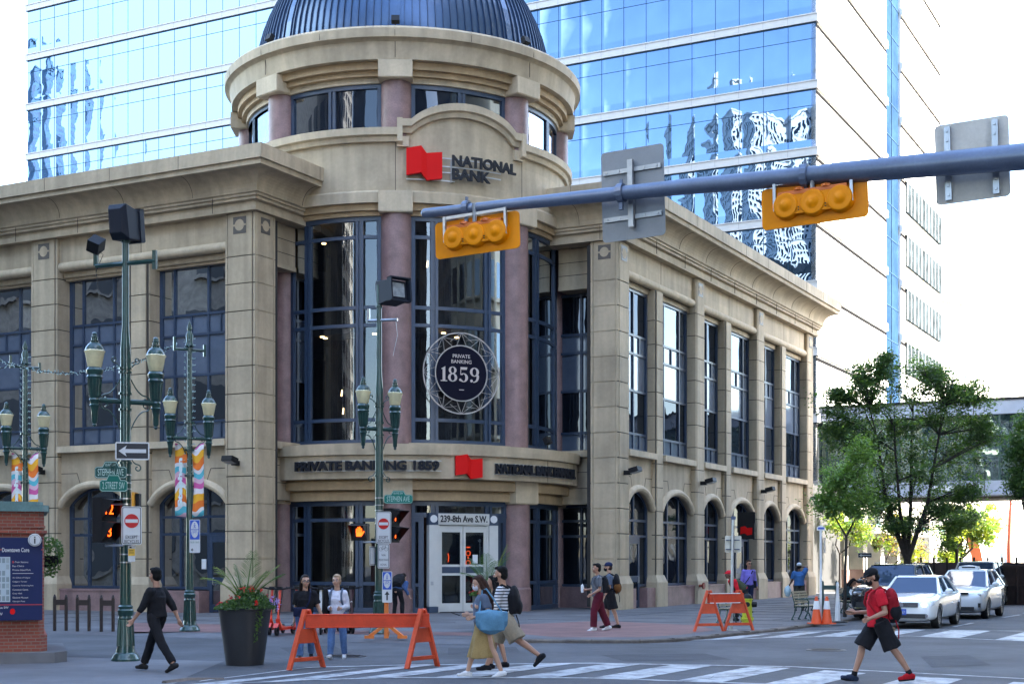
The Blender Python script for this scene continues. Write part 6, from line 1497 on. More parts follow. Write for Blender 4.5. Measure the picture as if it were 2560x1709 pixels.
def cloth(name, c, rough=.85, var=.18): return mat(name, c, rough, var=var, scale=5, bump=.15, bscale=150, spec=.2)
SKIN = {'fair': mat('skin_fair', (.50,.29,.20), .5, var=.05, scale=8), 'tan': mat('skin_tan', (.38,.20,.13), .5, var=.05, scale=8), 'brown': mat('skin_brown', (.12,.06,.04), .5, var=.05)}
HAIRM = {'black': mat('hair_black', (.006,.005,.005), .65, var=.2, scale=30, spec=.15, bump=.6, bscale=160), 'brown': mat('hair_brown', (.04,.017,.010), .6, var=.3, scale=30, spec=.2, bump=.6, bscale=160), 'dark': mat('hair_dark_brown', (.018,.009,.006), .6, var=.3, scale=30, spec=.2, bump=.6, bscale=160), 'blond': mat('hair_blond', (.30,.19,.10), .5, var=.3, scale=30)}
EYEW = mat('eye_white', (.7,.7,.7), .3); LIPS = mat('lips', (.35,.10,.09), .5)
def dirv(a, o, s): return Vector((sin(R(o))*s, -sin(R(a))*cos(R(o)), -cos(R(a))*cos(R(o))))
def person(loc, rz, H, P, label, vox=.010):
    """local frame: faces -Y, person's left is +X.  P holds pose and clothing"""
    t = thing('person', label, 'person'); k = H/1.75; g = P.get
    sk = SKIN[g('skin','tan')]; lean = g('lean', 3); fem = g('fem', 0); fat = g('fat', 1.0)
    J = {}; hw = .095*k
    for s, n_ in ((1,'L'),(-1,'R')):
        a, b, o = g('leg'+n_, (0,4,2)); h = Vector((hw*s,0,0)); kn = h+dirv(a,o,s)*.43*k; an = kn+dirv(a-b,o*.6,s)*.43*k; J['h'+n_] = h; J['k'+n_] = kn; J['a'+n_] = an
    zmin = min(J['aL'].z-(.09 if g('toeL',0) < 20 else .16)*k, J['aR'].z-(.09 if g('toeR',0) < 20 else .16)*k)
    if g('seat'): zmin = -g('seat')
    off = Vector((0,0,-zmin))
    for q in J: J[q] = J[q]+off
    hip = off.copy(); RL = Matrix.Rotation(R(lean), 3, 'X') @ Matrix.Rotation(R(g('twist',0)), 3, 'Z')
    tor = lambda x,y,z: hip+RL @ Vector((x*k,y*k,z*k))
    J['sp'] = tor(0,.0,.12); J['ch'] = tor(0,.005,.34); J['nk'] = tor(0,.015,.50); shw = .178 if not fem else .155
    hd_rot = RL @ Matrix.Rotation(R(g('nod',0)-lean*.6), 3, 'X') @ Matrix.Rotation(R(g('turn',0)), 3, 'Z')
    hc = J['nk']+ RL @ Vector((0,-.015*k,.06*k)) + hd_rot @ Vector((0,-.02*k,.135*k)); kh = k*1.10; hp = lambda x,y,z: hc+hd_rot @ Vector((x*kh,y*kh,z*kh))
    for s, n_ in ((1,'L'),(-1,'R')):
        a, o, e, i_ = g('arm'+n_, (-5,8,15,0)); sh = tor(shw*s,.01,.435); d = RL @ dirv(a,o,s); el = sh+d*.285*k
        f = dirv(a+e, o, s); f = (f+Vector((-s*i_,0,0))).normalized(); f = Matrix.Rotation(R(g('twist',0)),3,'Z') @ f; wr_ = el+f*.25*k
        if g('hand'+n_): wr_ = Vector(g('hand'+n_))*k+Vector((0,0,0)); mid_ = (sh+wr_)/2; dd_ = wr_-sh; L_ = dd_.length; q_ = max(0,(.535*k/2)**2-(L_/2)**2)**.5; bd = Vector(g('elbow'+n_, (s*.6,.6,-.5))); bd = (bd-dd_.normalized()*bd.dot(dd_.normalized())).normalized(); el = mid_+bd*q_; f = (wr_-el).normalized()
        J['s'+n_], J['e'+n_], J['w'+n_], J['f'+n_] = sh, el, wr_, f
    # ---- body: one continuous surface
    mb = MB(); C_ = mb.cap; ff = fat
    mb.ell(tor(0,0,.02),(.165*k*ff,.115*k*ff,.13*k),0,14,9,RL); C_(tor(0,0,.02),tor(0,0,.30),.115*k*ff,.125*k*ff); mb.ell(tor(0,.0,.33),(.165*k*ff,.11*k*ff,.16*k),0,14,9,RL)
    C_(tor(-shw*.82,.01,.415),tor(shw*.82,.01,.415),.050*k,.050*k); C_(J['nk']+RL@Vector((0,0,-.06*k)),hp(0,.02,-.06),.062*k,.052*k)
    if fem: mb.ell(tor(.07,-.085,.30),(.07*k,.065*k,.07*k)); mb.ell(tor(-.07,-.085,.30),(.07*k,.065*k,.07*k)); mb.ell(tor(0,.01,-.02),(.185*k*ff,.13*k*ff,.13*k),0,14,9,RL)
    for s, n_ in ((1,'L'),(-1,'R')):
        C_(J['h'+n_]+Vector((0,0,-.02*k)),J['k'+n_],.088*k*ff,.057*k); mid = J['k'+n_].lerp(J['a'+n_],.3)+Vector((0,.012*k,0)); C_(J['k'+n_],mid,.055*k,.057*k); C_(mid,J['a'+n_],.056*k,.036*k)
        C_(J['s'+n_],J['e'+n_],.046*k*ff,.038*k*ff); m2 = J['e'+n_].lerp(J['w'+n_],.3); C_(J['e'+n_],m2,.039*k,.040*k); C_(m2,J['w'+n_],.039*k,.026*k)
        # hand: palm, four fingers, thumb
        f = J['f'+n_]; w_ = J['w'+n_]; up = Vector((0,-1,0)) if abs(f.y) < .8 else Vector((0,0,1)); side = f.cross(up).normalized(); pn = side.cross(f).normalized(); 
        side_f = pn; palm_n = side*(-s)
        C_(w_,w_+f*.05*k,.026*k,.030*k); C_(w_+f*.05*k+side_f*.022*k,w_+f*.085*k+side_f*.026*k,.019*k,.017*k); C_(w_+f*.05*k-side_f*.020*k,w_+f*.08*k-side_f*.024*k,.019*k,.016*k)
        cur = g('curl', .45)
        for q_, (ofs, ln) in enumerate(((.030,.036),(.011,.042),(-.009,.039),(-.028,.030))):
            b0_ = w_+f*.088*k+side_f*ofs*k; b1_ = b0_+(f+palm_n*cur*.5).normalized()*ln*k; b2_ = b1_+(f*(1-cur)+palm_n*cur*1.2).normalized()*ln*.8*k
            C_(b0_,b1_,.0095*k,.0085*k,0,8); C_(b1_,b2_,.0085*k,.0075*k,0,8)
        th0 = w_+f*.03*k+side_f*.028*k; th1 = th0+(f*.8+side_f*.7+palm_n*.3).normalized()*.042*k; th2 = th1+(f+palm_n*.3).normalized()*.03*k; C_(th0,th1,.013*k,.011*k,0,8); C_(th1,th2,.0105*k,.009*k,0,8)
        pt_ = R(g('toe'+n_,0)); fd = Vector((s*.12,-cos(pt_),-sin(pt_))).normalized(); C_(J['a'+n_]+Vector((0,.0*k,-.03*k)),J['a'+n_]+fd*.08*k+Vector((0,0,-.045*k)),.026*k,.020*k)
    # head: skull, jaw, nose, brow, ears
    mb.ell(hp(0,.01,.02),(.073*kh,.092*kh,.095*kh),0,18,12,hd_rot); mb.ell(hp(0,-.022,-.045),(.056*kh,.066*kh,.068*kh),0,16,10,hd_rot); mb.ell(hp(0,-.062,-.092),(.024*kh,.02*kh,.018*kh))
    C_(hp(0,-.088,.012),hp(0,-.104,-.026),.010*kh,.014*kh,0,8); C_(hp(-.032,-.078,.022),hp(.032,-.078,.022),.012*kh,.012*kh,0,8)
    for s in (-1,1): mb.ell(hp(.074*s,.012,-.012),(.011*kh,.02*kh,.03*kh),0,10,8,hd_rot); mb.ell(hp(.038*s,-.062,-.03),(.022*kh,.02*kh,.024*kh))
    body = remesh(mb, vox*.75 if vox < .012 else vox, 'body', sk, t, sm=3)
    if g('face', 1):
        for s in (-1,1):
            mb = MB(); mb.ell(hp(.030*s,-.083,.002),(.013*kh,.008*kh,.008*kh),0,10,6); mb.ell(hp(.030*s,-.0895,.002),(.006*kh,.004*kh,.006*kh),1,8,6); mb.build('eye', [EYEW, HAIRM['black']], t, smooth=True)
        if not g('mask'): mb = MB(); mb.ell(hp(0,-.087,-.057),(.023*kh,.008*kh,.0065*kh)); mb.build('mouth', LIPS, t, smooth=True)
        mb = MB()
        for s in (-1,1): C_ = mb.cap(hp(.016*s,-.092,.026),hp(.046*s,-.083,.027),.005*kh,.004*kh,0,6)
        mb.build('eyebrows', HAIRM['black'], t)
    # ---- hair / cap
    hm = HAIRM[g('hairc','black')]; st = g('hair','short'); mb = MB()
    mb.ell(hp(0,.030,.052),(.080*kh,.086*kh,.078*kh),0,16,10,hd_rot); mb.ell(hp(0,.052,-.005),(.075*kh,.062*kh,.085*kh),0,14,9,hd_rot)
    if st == 'short': mb.ell(hp(.0,-.035,.095),(.06*kh,.055*kh,.028*kh),0,12,8,hd_rot)
    if st in ('long','longback'):
        for s in (-1,1): mb.cap(hp(.072*s,.02,.03),hp(.080*s,.05,-.10),.026*kh,.034*kh); mb.cap(hp(.080*s,.05,-.10),tor(.11*s,.03 if st=='long' else .09,.36),.034*kh,.03*kh)
        mb.cap(hp(0,.075,-.02),tor(0,.12,.42),.07*kh,.075*kh); mb.cap(tor(0,.12,.42),tor(0.0,.145,.26 if st=='longback' else .34),.08*kh,.05*kh); mb.ell(hp(0,.0,.088),(.062*kh,.075*kh,.028*kh),0,12,8,hd_rot)
    if st == 'tied': mb.ell(hp(0,.11,.01),(.04*kh,.045*kh,.045*kh)); mb.cap(hp(.066,-.02,.03),hp(.072,.02,-.06),.016*kh,.014*kh); mb.cap(hp(-.066,-.02,.03),hp(-.072,.02,-.06),.016*kh,.014*kh); mb.ell(hp(0,-.02,.085),(.058*kh,.06*kh,.025*kh),0,12,8,hd_rot)
    if g('cap') is None or st != 'short': remesh(mb, .009, 'hair', hm, t, wr=.004, wf=30, sm=2)
    else:
        mb2 = MB(); mb2.ell(hp(0,.04,-.02),(.077*kh,.07*kh,.07*kh),0,14,9,hd_rot); remesh(mb2, .009, 'hair', hm, t, wr=.003, wf=30, sm=2)
    if g('cap'):
        mb = MB(); mb.ell(hp(0,.014,.050),(.083*kh,.100*kh,.074*kh),0,18,12,hd_rot); c_ = g('capdir',1)
        for i in range(7): a = R(-50+i*16.6); 
        pr_ = [hp(.075*sin(R(a))*1.0,-c_*(.075*cos(R(a))*.6+.015),.05) for a in range(-90,91,20)]+[hp(.078*sin(R(a)),-c_*(.075+.078*cos(R(a))),.032) for a in range(90,-91,-20)]
        n = len(pr_); mb.add([p for p in pr_]+[p+hd_rot@Vector((0,0,.010)) for p in pr_], [tuple(range(n)), tuple(range(n,2*n))]+[(i,(i+1)%n,n+(i+1)%n,n+i) for i in range(n)])
        mb.build('cap', g('cap'), t, smooth=True)
    if g('mask'):
        mb = MB(); mb.ell(hp(0,-.050,-.055),(.062*kh,.060*kh,.052*kh),0,16,10,hd_rot); remesh(mb,.009,'face_mask',g('mask'),t,sm=1)
        mb = MB(); [mb.tube([hp(.055*s,-.06,-.04),hp(.076*s,.01,-.01)],.003,4) for s in (-1,1)]; mb.build('mask_loops', g('mask'), t)
    if g('glasses'):
        mb = MB()
        for s in (-1,1):
            if g('glasses') == 'dark': mb.cbox(hp(.033*s,-.100,.002),(.052*kh,.008,.036*kh),0,hd_rot)
            else: mb.lathe([(.020*kh,-.002),(.024*kh,-.002),(.024*kh,.002),(.020*kh,.002)], (0,0,0), 14, axis='Y') if 0 else mb.tube([hp(.033*s+.022*cos(R(a)),-.102,.002+.019*sin(R(a))) for a in range(0,361,30)],.0025,5)
            mb.tube([hp(.055*s,-.095,.006),hp(.078*s,.0,.004)],.003,4)
        mb.tube([hp(-.012,-.104,.004),hp(.012,-.104,.004)],.003,4); mb.build('glasses', BLACK, t)
    # ---- upper garment
    top = g('top'); sl = g('sleeve',.55); lo = g('hem',-.03); pf = g('puff',1.0)
    if top:
        mb = MB(); r_ = .020*k*pf
        mb.ell(tor(0,0,.33),(.170*k*ff+r_,.118*k*ff+r_,.17*k),0,16,10,RL); mb.tube([tor(0,0,lo),tor(0,0,.12),tor(0,0,.34)],[.150*k*ff+r_,.135*k*ff+r_,.14*k*ff+r_],20); mb.cap(tor(-shw*.85,.01,.425),tor(shw*.85,.01,.425),.058*k+r_*.7,.058*k+r_*.7); mb.tube([tor(0,.012,.44),tor(0,.012,.50)],[.085*k,.068*k],14)
        if fem: [mb.ell(tor(.07*s,-.088,.30),(.075*k,.07*k,.075*k)) for s in (-1,1)]
        S_ = Matrix.Diagonal((1,.82,1)).to_4x4()
        for n_ in 'LR':
            mb.ell(J['s'+n_]+Vector((0,0,-.004)),.058*k*ff+r_,0,12,8)
            if sl <= .55: mb.tube([J['s'+n_],J['s'+n_].lerp(J['e'+n_],sl/.55*.85)],[.060*k*ff+r_,.056*k*ff+r_],14)
            else:
                mb.tube([J['s'+n_],J['e'+n_]],[.058*k*ff+r_*.8,.048*k*ff+r_*.7],14); mb.ell(J['e'+n_],.047*k*ff+r_*.7); mb.tube([J['e'+n_],J['e'+n_].lerp(J['w'+n_],min(1,(sl-.55)/.42))],[.047*k+r_*.7,.038*k+r_*.5],14)
        remesh(mb, vox, 'shirt', top, t, wr=g('wr',.014), wf=9, seed=g('seed',0))
    if g('vest'):
        mb = MB(); r_ = .045*k; mb.ell(tor(0,0,.33),(.165*k+r_,.118*k+r_,.17*k),0,16,10,RL); mb.tube([tor(0,0,.0),tor(0,0,.12),tor(0,0,.34)],[.145*k+r_,.135*k+r_,.14*k+r_],20); mb.ell(tor(0,.06,.47),(.10*k,.09*k,.07*k)); remesh(mb, vox, 'vest', g('vest'), t, wr=.014, wf=7)
    # ---- lower garment
    bot = g('bot'); bl = g('blen', 1.0)
    if bot:
        mb = MB(); r_ = .014*k*g('bpuff',1.0); mb.ell(tor(0,0,.02),(.158*k*ff+r_,.115*k*ff+r_,.13*k),0,14,9,RL)
        if fem: mb.ell(tor(0,.01,-.03),(.185*k*ff,.13*k*ff,.12*k),0,14,9,RL)
        if g('skirt'):
            an = (J['aL']+J['aR'])/2; kn = (J['kL']+J['kR'])/2; ln = hip.lerp(an, bl); spread = abs((J['kL']-J['kR']).y)*.5
            vs=[];fs=[];rings=10;nn=28
            for i in range(rings+1):
                f_ = i/rings; c_ = hip.lerp(ln, f_)+Vector((0,-.02*f_,0)); 
                for j in range(nn):
                    a = 2*pi*j/nn; fold = 1+.09*f_*sin(a*7+1)+.05*f_*sin(a*11); rx = (.165+.03*f_)*k*fold; ry = (.125+.12*f_)*k*fold; vs.append((c_.x+rx*cos(a), c_.y+ry*sin(a)*(1+spread*.4), c_.z+.012*sin(a*3)*f_))
            for i in range(rings):
                for j in range(nn): fs.append((i*nn+j, i*nn+(j+1)%nn, (i+1)*nn+(j+1)%nn, (i+1)*nn+j))
            fs.append(tuple(range(nn))); fs.append(tuple(range(rings*nn,(rings+1)*nn)))
            ms = MB(); ms.add(vs, fs); remesh(ms, vox, 'skirt', bot, t, wr=.008, wf=7)
        else:
            for n_ in 'LR':
                h_, k_, a_ = J['h'+n_], J['k'+n_], J['a'+n_]
                mb.cap(h_+Vector((0,0,-.02*k)), k_, .094*k*ff+r_, .062*k+r_) if bl > .5 else mb.tube([h_+Vector((0,0,.02)), h_.lerp(k_, bl/.5)], [.094*k*ff+r_, .094*k+r_*1.6], 16)
                if bl > .5: mb.tube([k_, k_.lerp(a_, (bl-.5)/.5*.97)], [.062*k+r_, .048*k+r_*1.3], 14)
            remesh(mb, vox, 'trousers' if bl > .5 else 'shorts', bot, t, wr=g('bwr',.013), wf=8, seed=g('seed',0)+3)
    if g('belt'): mb = MB(); mb.tube([tor(0,0,.0),tor(0,0,.035)],[.160*k*ff,.158*k*ff],20); bo = mb.build('belt', g('belt'), t)
    for s, n_ in ((1,'L'),(-1,'R')):
        mb = MB(); pt_ = R(g('toe'+n_,0)); fd = Vector((s*.12,-cos(pt_),-sin(pt_))).normalized(); a_ = J['a'+n_]; dn = Vector((0,-sin(pt_),cos(pt_)))*-1
        heel = a_-fd*.045*k+dn*.05*k; toe = a_+fd*.165*k+dn*.062*k; mb.cap(heel, toe, .040*k, .030*k); mb.cap(a_+dn*.02*k, a_+fd*.08*k+dn*.045*k, .043*k, .038*k); mb.cap(heel+dn*.015*k, toe+dn*.004*k, .036*k, .028*k)
        sm_ = g('shoe'+n_, g('shoe', BLACK)); remesh(mb, .010, 'shoe', sm_, t, sm=2)
        if g('sole'): ms = MB(); ms.cap(heel+dn*.034*k, toe+dn*.022*k, .030*k, .024*k); remesh(ms, .010, 'sole', g('sole'), t, sm=1)
        if g('sock'): mb = MB(); mb.tube([a_+Vector((0,0,-.01)), a_.lerp(J['k'+n_],.13)], [.046*k,.043*k], 12); mb.build('sock', g('sock'), t, smooth=True)
    J['tor'] = tor; J['hp'] = hp; J['RL'] = RL; J['k'] = k; place(t, loc, rz); return t, J
def backpack(J, loc, rz, label, m, m2=None, s=1.0, straps=True, bulge=1.0, name='backpack'):
    t = thing(name, label, name.replace('_',' ')); tor = J['tor']; mb = MB(); RL = J['RL']; k = J['k']
    mb.ell(tor(0,.19*bulge,.27),(.15*s,.095*bulge,.22*s),0,18,12,RL); mb.cbox(tor(0,.17*bulge,.20),(.27*s,.13*bulge,.30*s),0,RL); mb.ell(tor(0,.25*bulge,.15),(.11*s,.06,.12*s),0,14,9,RL); remesh(mb, .013, 'bag', m, t, wr=.008, wf=10)
    if m2: mb = MB(); mb.ell(tor(0,.19*bulge,.14),(.168*s,.122*bulge,.155*s),0,18,12,RL); mb.ell(tor(0,.265*bulge,.13),(.10*s,.055,.10*s),0,14,9,RL); remesh(mb, .013, 'lower_pocket', m2, t, wr=.006, wf=10)
    mb = MB()
    for s_ in (-1,1): mb.tube([tor(.09*s_,.13,.46),tor(.11*s_,.03,.525),tor(.115*s_,-.12,.44),tor(.12*s_,-.155,.30),tor(.15*s_,-.06,.14),tor(.14*s_,.10,.10)],[.020]*6,8)
    mb.build('strap', m if straps is True else straps, t, smooth=True)
    mb = MB(); mb.tube([tor(.12,.22,.03),tor(.13,.26,-.12),tor(.12,.25,-.25)],.010,5); mb.build('loose_strap', m, t); return place(t, loc, rz)
B_ = cloth('cloth_black', (.012,.012,.015)); NV = cloth('cloth_navy', (.015,.022,.06)); JEAN = cloth('denim', (.10,.18,.36), var=.25); JEAN2 = cloth('denim_dark', (.06,.11,.25), var=.25); WH = cloth('cloth_white', (.62,.62,.70)); WSH = cloth('shoe_white', (.7,.7,.72)); REDC = cloth('cloth_red', (.55,.015,.03)); MAR = cloth('cloth_maroon', (.10,.012,.025)); GRY = cloth('cloth_grey', (.12,.13,.15)); BEI = cloth('cloth_beige', (.30,.25,.18)); MUS = cloth('cloth_mustard', (.34,.235,.10)); OLV = cloth('cloth_olive', (.05,.06,.035)); PUR = cloth('cloth_purple', (.17,.14,.48)); BLU = cloth('cloth_blue', (.04,.12,.30)); BAGB = cloth('bag_blue', (.11,.25,.38)); SLB = cloth('cloth_slate', (.10,.13,.19))
# striped shirt
STR = cloth('cloth_striped', (.6,.6,.6)); n3 = STR.node_tree; b3 = n3.nodes['Principled BSDF']; tcs = n3.nodes.new('ShaderNodeTexCoord'); wvs = n3.nodes.new('ShaderNodeTexWave'); wvs.wave_type = 'BANDS'; wvs.bands_direction = 'Z'; wvs.inputs['Scale'].default_value = 6.0; wvs.inputs['Distortion'].default_value = .3
crs = n3.nodes.new('ShaderNodeValToRGB'); crs.color_ramp.interpolation = 'CONSTANT'; crs.color_ramp.elements[0].color = (.02,.025,.05,1); crs.color_ramp.elements[1].color = (.65,.65,.67,1); crs.color_ramp.elements[1].position = .3
n3.links.new(tcs.outputs['Object'], wvs.inputs[0]); n3.links.new(wvs.outputs['Fac'], crs.inputs[0]); n3.links.new(crs.outputs[0], b3.inputs['Base Color'])
zr_ = RZ
# man in black, walking to the left and away
l = at(392, 24.3, zr_); person(l, R(-112), 1.78, dict(top=B_, bot=B_, sleeve=.72, blen=1, hem=.0, legR=(26,4,3), legL=(-22,14,3), toeL=28, armR=(-30,10,8,0), armL=(24,12,10,0), hair='short', hairc='black', belt=cloth('belt_brown',(.10,.07,.05)), turn=-20, lean=2, wr=.010, seed=1, skin='tan'), 'man in black shirt and trousers striding left past the tall lamp post', .010)
# two women on the avenue
l = at(763, 27.1, zr_); person(l, R(8), 1.60, dict(fem=1, top=B_, bot=JEAN, sleeve=.52, hem=-.04, fat=1.12, puff=1.1, legR=(12,4,1), legL=(-10,16,2), toeL=12, armR=(-8,7,12,0), armL=(-4,22,12,0), hair='long', hairc='dark', glasses='clear', turn=14, shoe=B_, seed=2, skin='fair'), 'woman in glasses and black T-shirt with a small navy crossbody bag', .010)
l1 = l
t, J = person(at(843, 27.5, zr_), R(-4), 1.61, dict(fem=1, top=WH, bot=JEAN, sleeve=.93, hem=-.06, legR=(16,6,1), legL=(-6,10,2), toeR=-14, armR=(-6,10,88,.6), armL=(-6,10,88,.6), hair='tied', hairc='blond', shoe=WSH, turn=-8, seed=4, skin='fair'), 'blonde woman in white shirt and jeans with a backpack, holding her hands together', .010)
backpack(J, at(843, 27.5, zr_), R(-4), 'dark backpack with grey straps on the blonde woman in white', B_, None, 1.02, straps=SLB)
mb = MB(); tb_ = thing('jacket', 'black jacket hanging over the arm of the blonde woman', 'jacket'); mb.ell((-.20,-.10,1.02),(.075,.10,.36)); mb.ell((-.21,-.08,.82),(.06,.07,.22)); remesh(mb,.012,'cloth',B_,tb_,wr=.02,wf=7); place(tb_, at(843,27.5,zr_), R(-4))
tb_ = thing('crossbody_bag', 'small navy crossbody bag on the woman in glasses', 'bag'); mb = MB(); mb.cbox((-.10,-.20,.92),(.24,.07,.17)); remesh(mb,.010,'bag',NV,tb_,wr=.004); mb = MB(); mb.tube([(.02,-.20,1.0),(.075,-.235,1.12),(.10,-.20,1.28),(.09,-.02,1.345),(.0,.14,1.2),(-.15,.13,1.0),(-.2,-.12,.96)],.014,6); mb.build('strap',NV,tb_); place(tb_, l1, R(8))
# couple on the crossing and the girl between them
l = at(1208, 23.3, zr_); t, J = person(l, R(-80), 1.66, dict(fem=1, top=SLB, bot=MUS, skirt=1, blen=.72, sleeve=.42, legL=(-16,8,2), legR=(20,6,2), toeL=14, armR=(-12,6,98,0), armL=(-14,8,92,.2), hair='longback', hairc='brown', mask=WH, shoe=WSH, turn=-8, nod=14, hem=.02, seed=5, skin='fair'), 'woman with long brown hair in a mustard skirt looking at her phone', .010)
tb_ = thing('shoulder_bag', 'large light blue shoulder bag on the woman in the mustard skirt', 'bag'); mb = MB(); mb.ell((.235,.10,.90),(.10,.27,.20),0,18,12); mb.cbox((.235,.10,.98),(.12,.52,.16)); mb.cbox((.235,.10,.83),(.16,.40,.14)); remesh(mb,.012,'bag',BAGB,tb_,wr=.016,wf=7); mb = MB(); mb.tube([(.24,.28,1.04),(.20,.14,1.26),(.13,.03,1.425),(.10,-.03,1.40),(.22,-.10,1.04)],.014,6); mb.build('strap',BAGB,tb_); place(tb_, l, R(-80))
mb = MB(); mb.cbox((.03,-.46,1.02),(.075,.15,.012),0,Matrix.Rotation(R(-20),3,'X')); tb_ = mb.build('phone', BLACK); tag(tb_, 'phone in the hand of the woman with the blue bag', 'phone'); place(tb_, l, R(-80))
l = at(1262, 24.4, zr_); t, J = person(l, R(-104), 1.83, dict(top=STR, bot=BEI, blen=.50, bpuff=2.6, sleeve=.90, legL=(-34,22,2), legR=(26,6,3), toeL=46, armR=(10,10,50,0), armL=(22,8,70,.2), hair='short', hairc='black', mask=B_, shoe=B_, hem=.0, turn=-6, seed=6, skin='tan', lean=5), 'young man in striped shirt and beige shorts stepping off on the crossing', .010)
backpack(J, l, R(-104), 'black backpack on the young man in the striped shirt', B_, None, 1.12)
l = at(1238, 25.2, zr_); person(l, R(-100), 1.60, dict(fem=1, top=B_, bot=cloth('cloth_brown',(.08,.05,.03)), blen=.46, bpuff=2, sleeve=.5, legL=(6,4,2), legR=(-8,8,2), hair='longback', hairc='black', shoe=B_, skin='tan', face=0), 'dark haired girl mostly hidden between the couple on the crossing', .013)
# two young men on the pavement
l = at(1496, 37.0, 0); t, J = person(l, R(-84), 1.72, dict(top=GRY, bot=MAR, blen=1, bpuff=2.4, sleeve=.5, legR=(-14,10,2), legL=(18,16,2), toeL=10, toeR=16, armR=(10,8,75,0), armL=(0,8,60,0), hair='short', hairc='black', shoe=WSH, seed=7, bwr=.014, skin='tan'), 'young man in maroon trousers and grey T-shirt carrying a bottle', .012)
backpack(J, l, R(-84), 'black backpack on the young man in maroon trousers', B_, None, 1.05, straps=GRY)
mb = MB(); c_ = J['wR']+J['fR']*.09; mb.lathe([(0,-.06),(.035,-.06),(.04,.10),(.03,.13),(.0,.16)], c_, 12); tb_ = mb.build('bottle', WHITE, smooth=True); tag(tb_, 'white bottle in the hand of the young man in maroon trousers', 'bottle'); place(tb_, l, R(-84))
l = at(1525, 38.2, 0); t, J = person(l, R(-98), 1.74, dict(top=SLB, bot=B_, blen=.50, bpuff=2.2, sleeve=.5, legR=(10,6,2), legL=(-12,6,2), armR=(-5,8,20,0), armL=(0,8,30,0), hair='short', hairc='brown', cap=NV, mask=B_, shoe=B_, seed=8, skin='fair'), 'young man in a navy cap and black shorts walking behind the one in maroon', .012)
backpack(J, l, R(-98), 'black and orange backpack on the young man in the navy cap', B_, cloth('cloth_orange_dark',(.16,.07,.02)), 1.1)
# people beyond the hydrant
l = at(1858, 42.6, 0); person(l, R(-80), 1.70, dict(top=REDC, vest=OLV, bot=B_, blen=1, sleeve=.9, lean=52, legR=(16,10,3), legL=(0,8,4), armR=(30,6,4,0), armL=(34,6,4,0), nod=-18, hair='short', hairc='black', cap=REDC, shoe=BLACK, seed=9, skin='brown', face=0), 'person in olive vest and red sleeves bending over the bench', .013)
l = at(1871, 49.5, 0); person(l, R(14), 1.80, dict(top=PUR, bot=NV, blen=1, sleeve=.95, legR=(8,6,2), legL=(-6,8,2), armR=(-4,10,8,0), armL=(-6,13,12,0), glasses='dark', hair='short', hairc='dark', shoe=BLACK, seed=10, skin='tan', hem=.0), 'man in sunglasses and purple shirt with a dark shoulder strap', .013)
tb_ = thing('messenger_bag', 'dark messenger bag strap across the man in the purple shirt', 'bag'); mb = MB(); mb.tube([(-.19,-.14,1.0),(-.05,-.165,1.20),(.10,-.13,1.44),(.12,.05,1.5),(.0,.16,1.25),(-.2,.10,1.0)],.018,6); mb.build('strap',B_,tb_); mb = MB(); mb.cbox((.24,.08,.98),(.08,.28,.24)); mb.build('bag',B_,tb_); place(tb_, l, R(14))
l = at(1998, 51.5, 0); t, J = person(l, R(172), 1.70, dict(top=BLU, bot=cloth('camo',(.05,.05,.045),var=.5), blen=1, sleeve=.5, fat=1.15, puff=1.4, legR=(2,4,3), legL=(-2,4,3), handR=(-.02,-.12,1.62), elbowR=(-1,0,.4), armL=(8,16,45,0), handL=None, hair='short', hairc='black', cap=cloth('cap_white',(.5,.55,.6)), capdir=1, shoe=BLACK, seed=11, skin='brown', face=0), 'man in blue T-shirt and white cap seen from behind, hand at his brow', .013)
mb = MB(); c_ = J['wL']+J['fL']*.06; tb_ = thing('plastic_bag', 'pale plastic carrier bag hanging from the man in the blue T-shirt', 'bag'); mb.ell(c_+Vector((.06,0,-.22)),(.13,.09,.20),0,14,9); mb.tube([c_+Vector((.02,0,.02)),c_+Vector((.05,0,-.1))],[.02,.07],10); remesh(mb,.016,'bag',mat('bag_pale',(.45,.60,.66),.5),tb_,wr=.02,wf=8); place(tb_, l, R(172))
l = at(2112, 49.2, 0); t, J = person(l, R(62), 1.65, dict(top=cloth('cloth_teal_dark',(.03,.05,.06)), bot=B_, blen=1, sleeve=.93, lean=24, seat=.48, legR=(78,78,4), legL=(82,74,5), armR=(20,8,60,.2), armL=(20,8,60,.2), nod=22, hair='long', hairc='black', shoe=BLACK, seed=12, skin='tan', face=0, fat=1.1), 'dark haired person sitting bowed on the far bench', .014)
# person crouching with a big black backpack by the bank door
l = at(992, 44.6, 0); t, J = person(l, R(-200), 1.66, dict(top=JEAN2, bot=B_, blen=1, sleeve=.9, lean=58, legR=(24,30,3), legL=(20,26,4), armR=(20,10,20,0), armL=(20,25,20,0), nod=0, hair='short', hairc='dark', shoe=BLACK, seed=13, skin='fair', face=0), 'person bending down behind the lamp post near the bank door', .013)
backpack(J, l, R(-200), 'large black backpack on the person bending near the bank door', B_, None, 1.35, bulge=1.3)
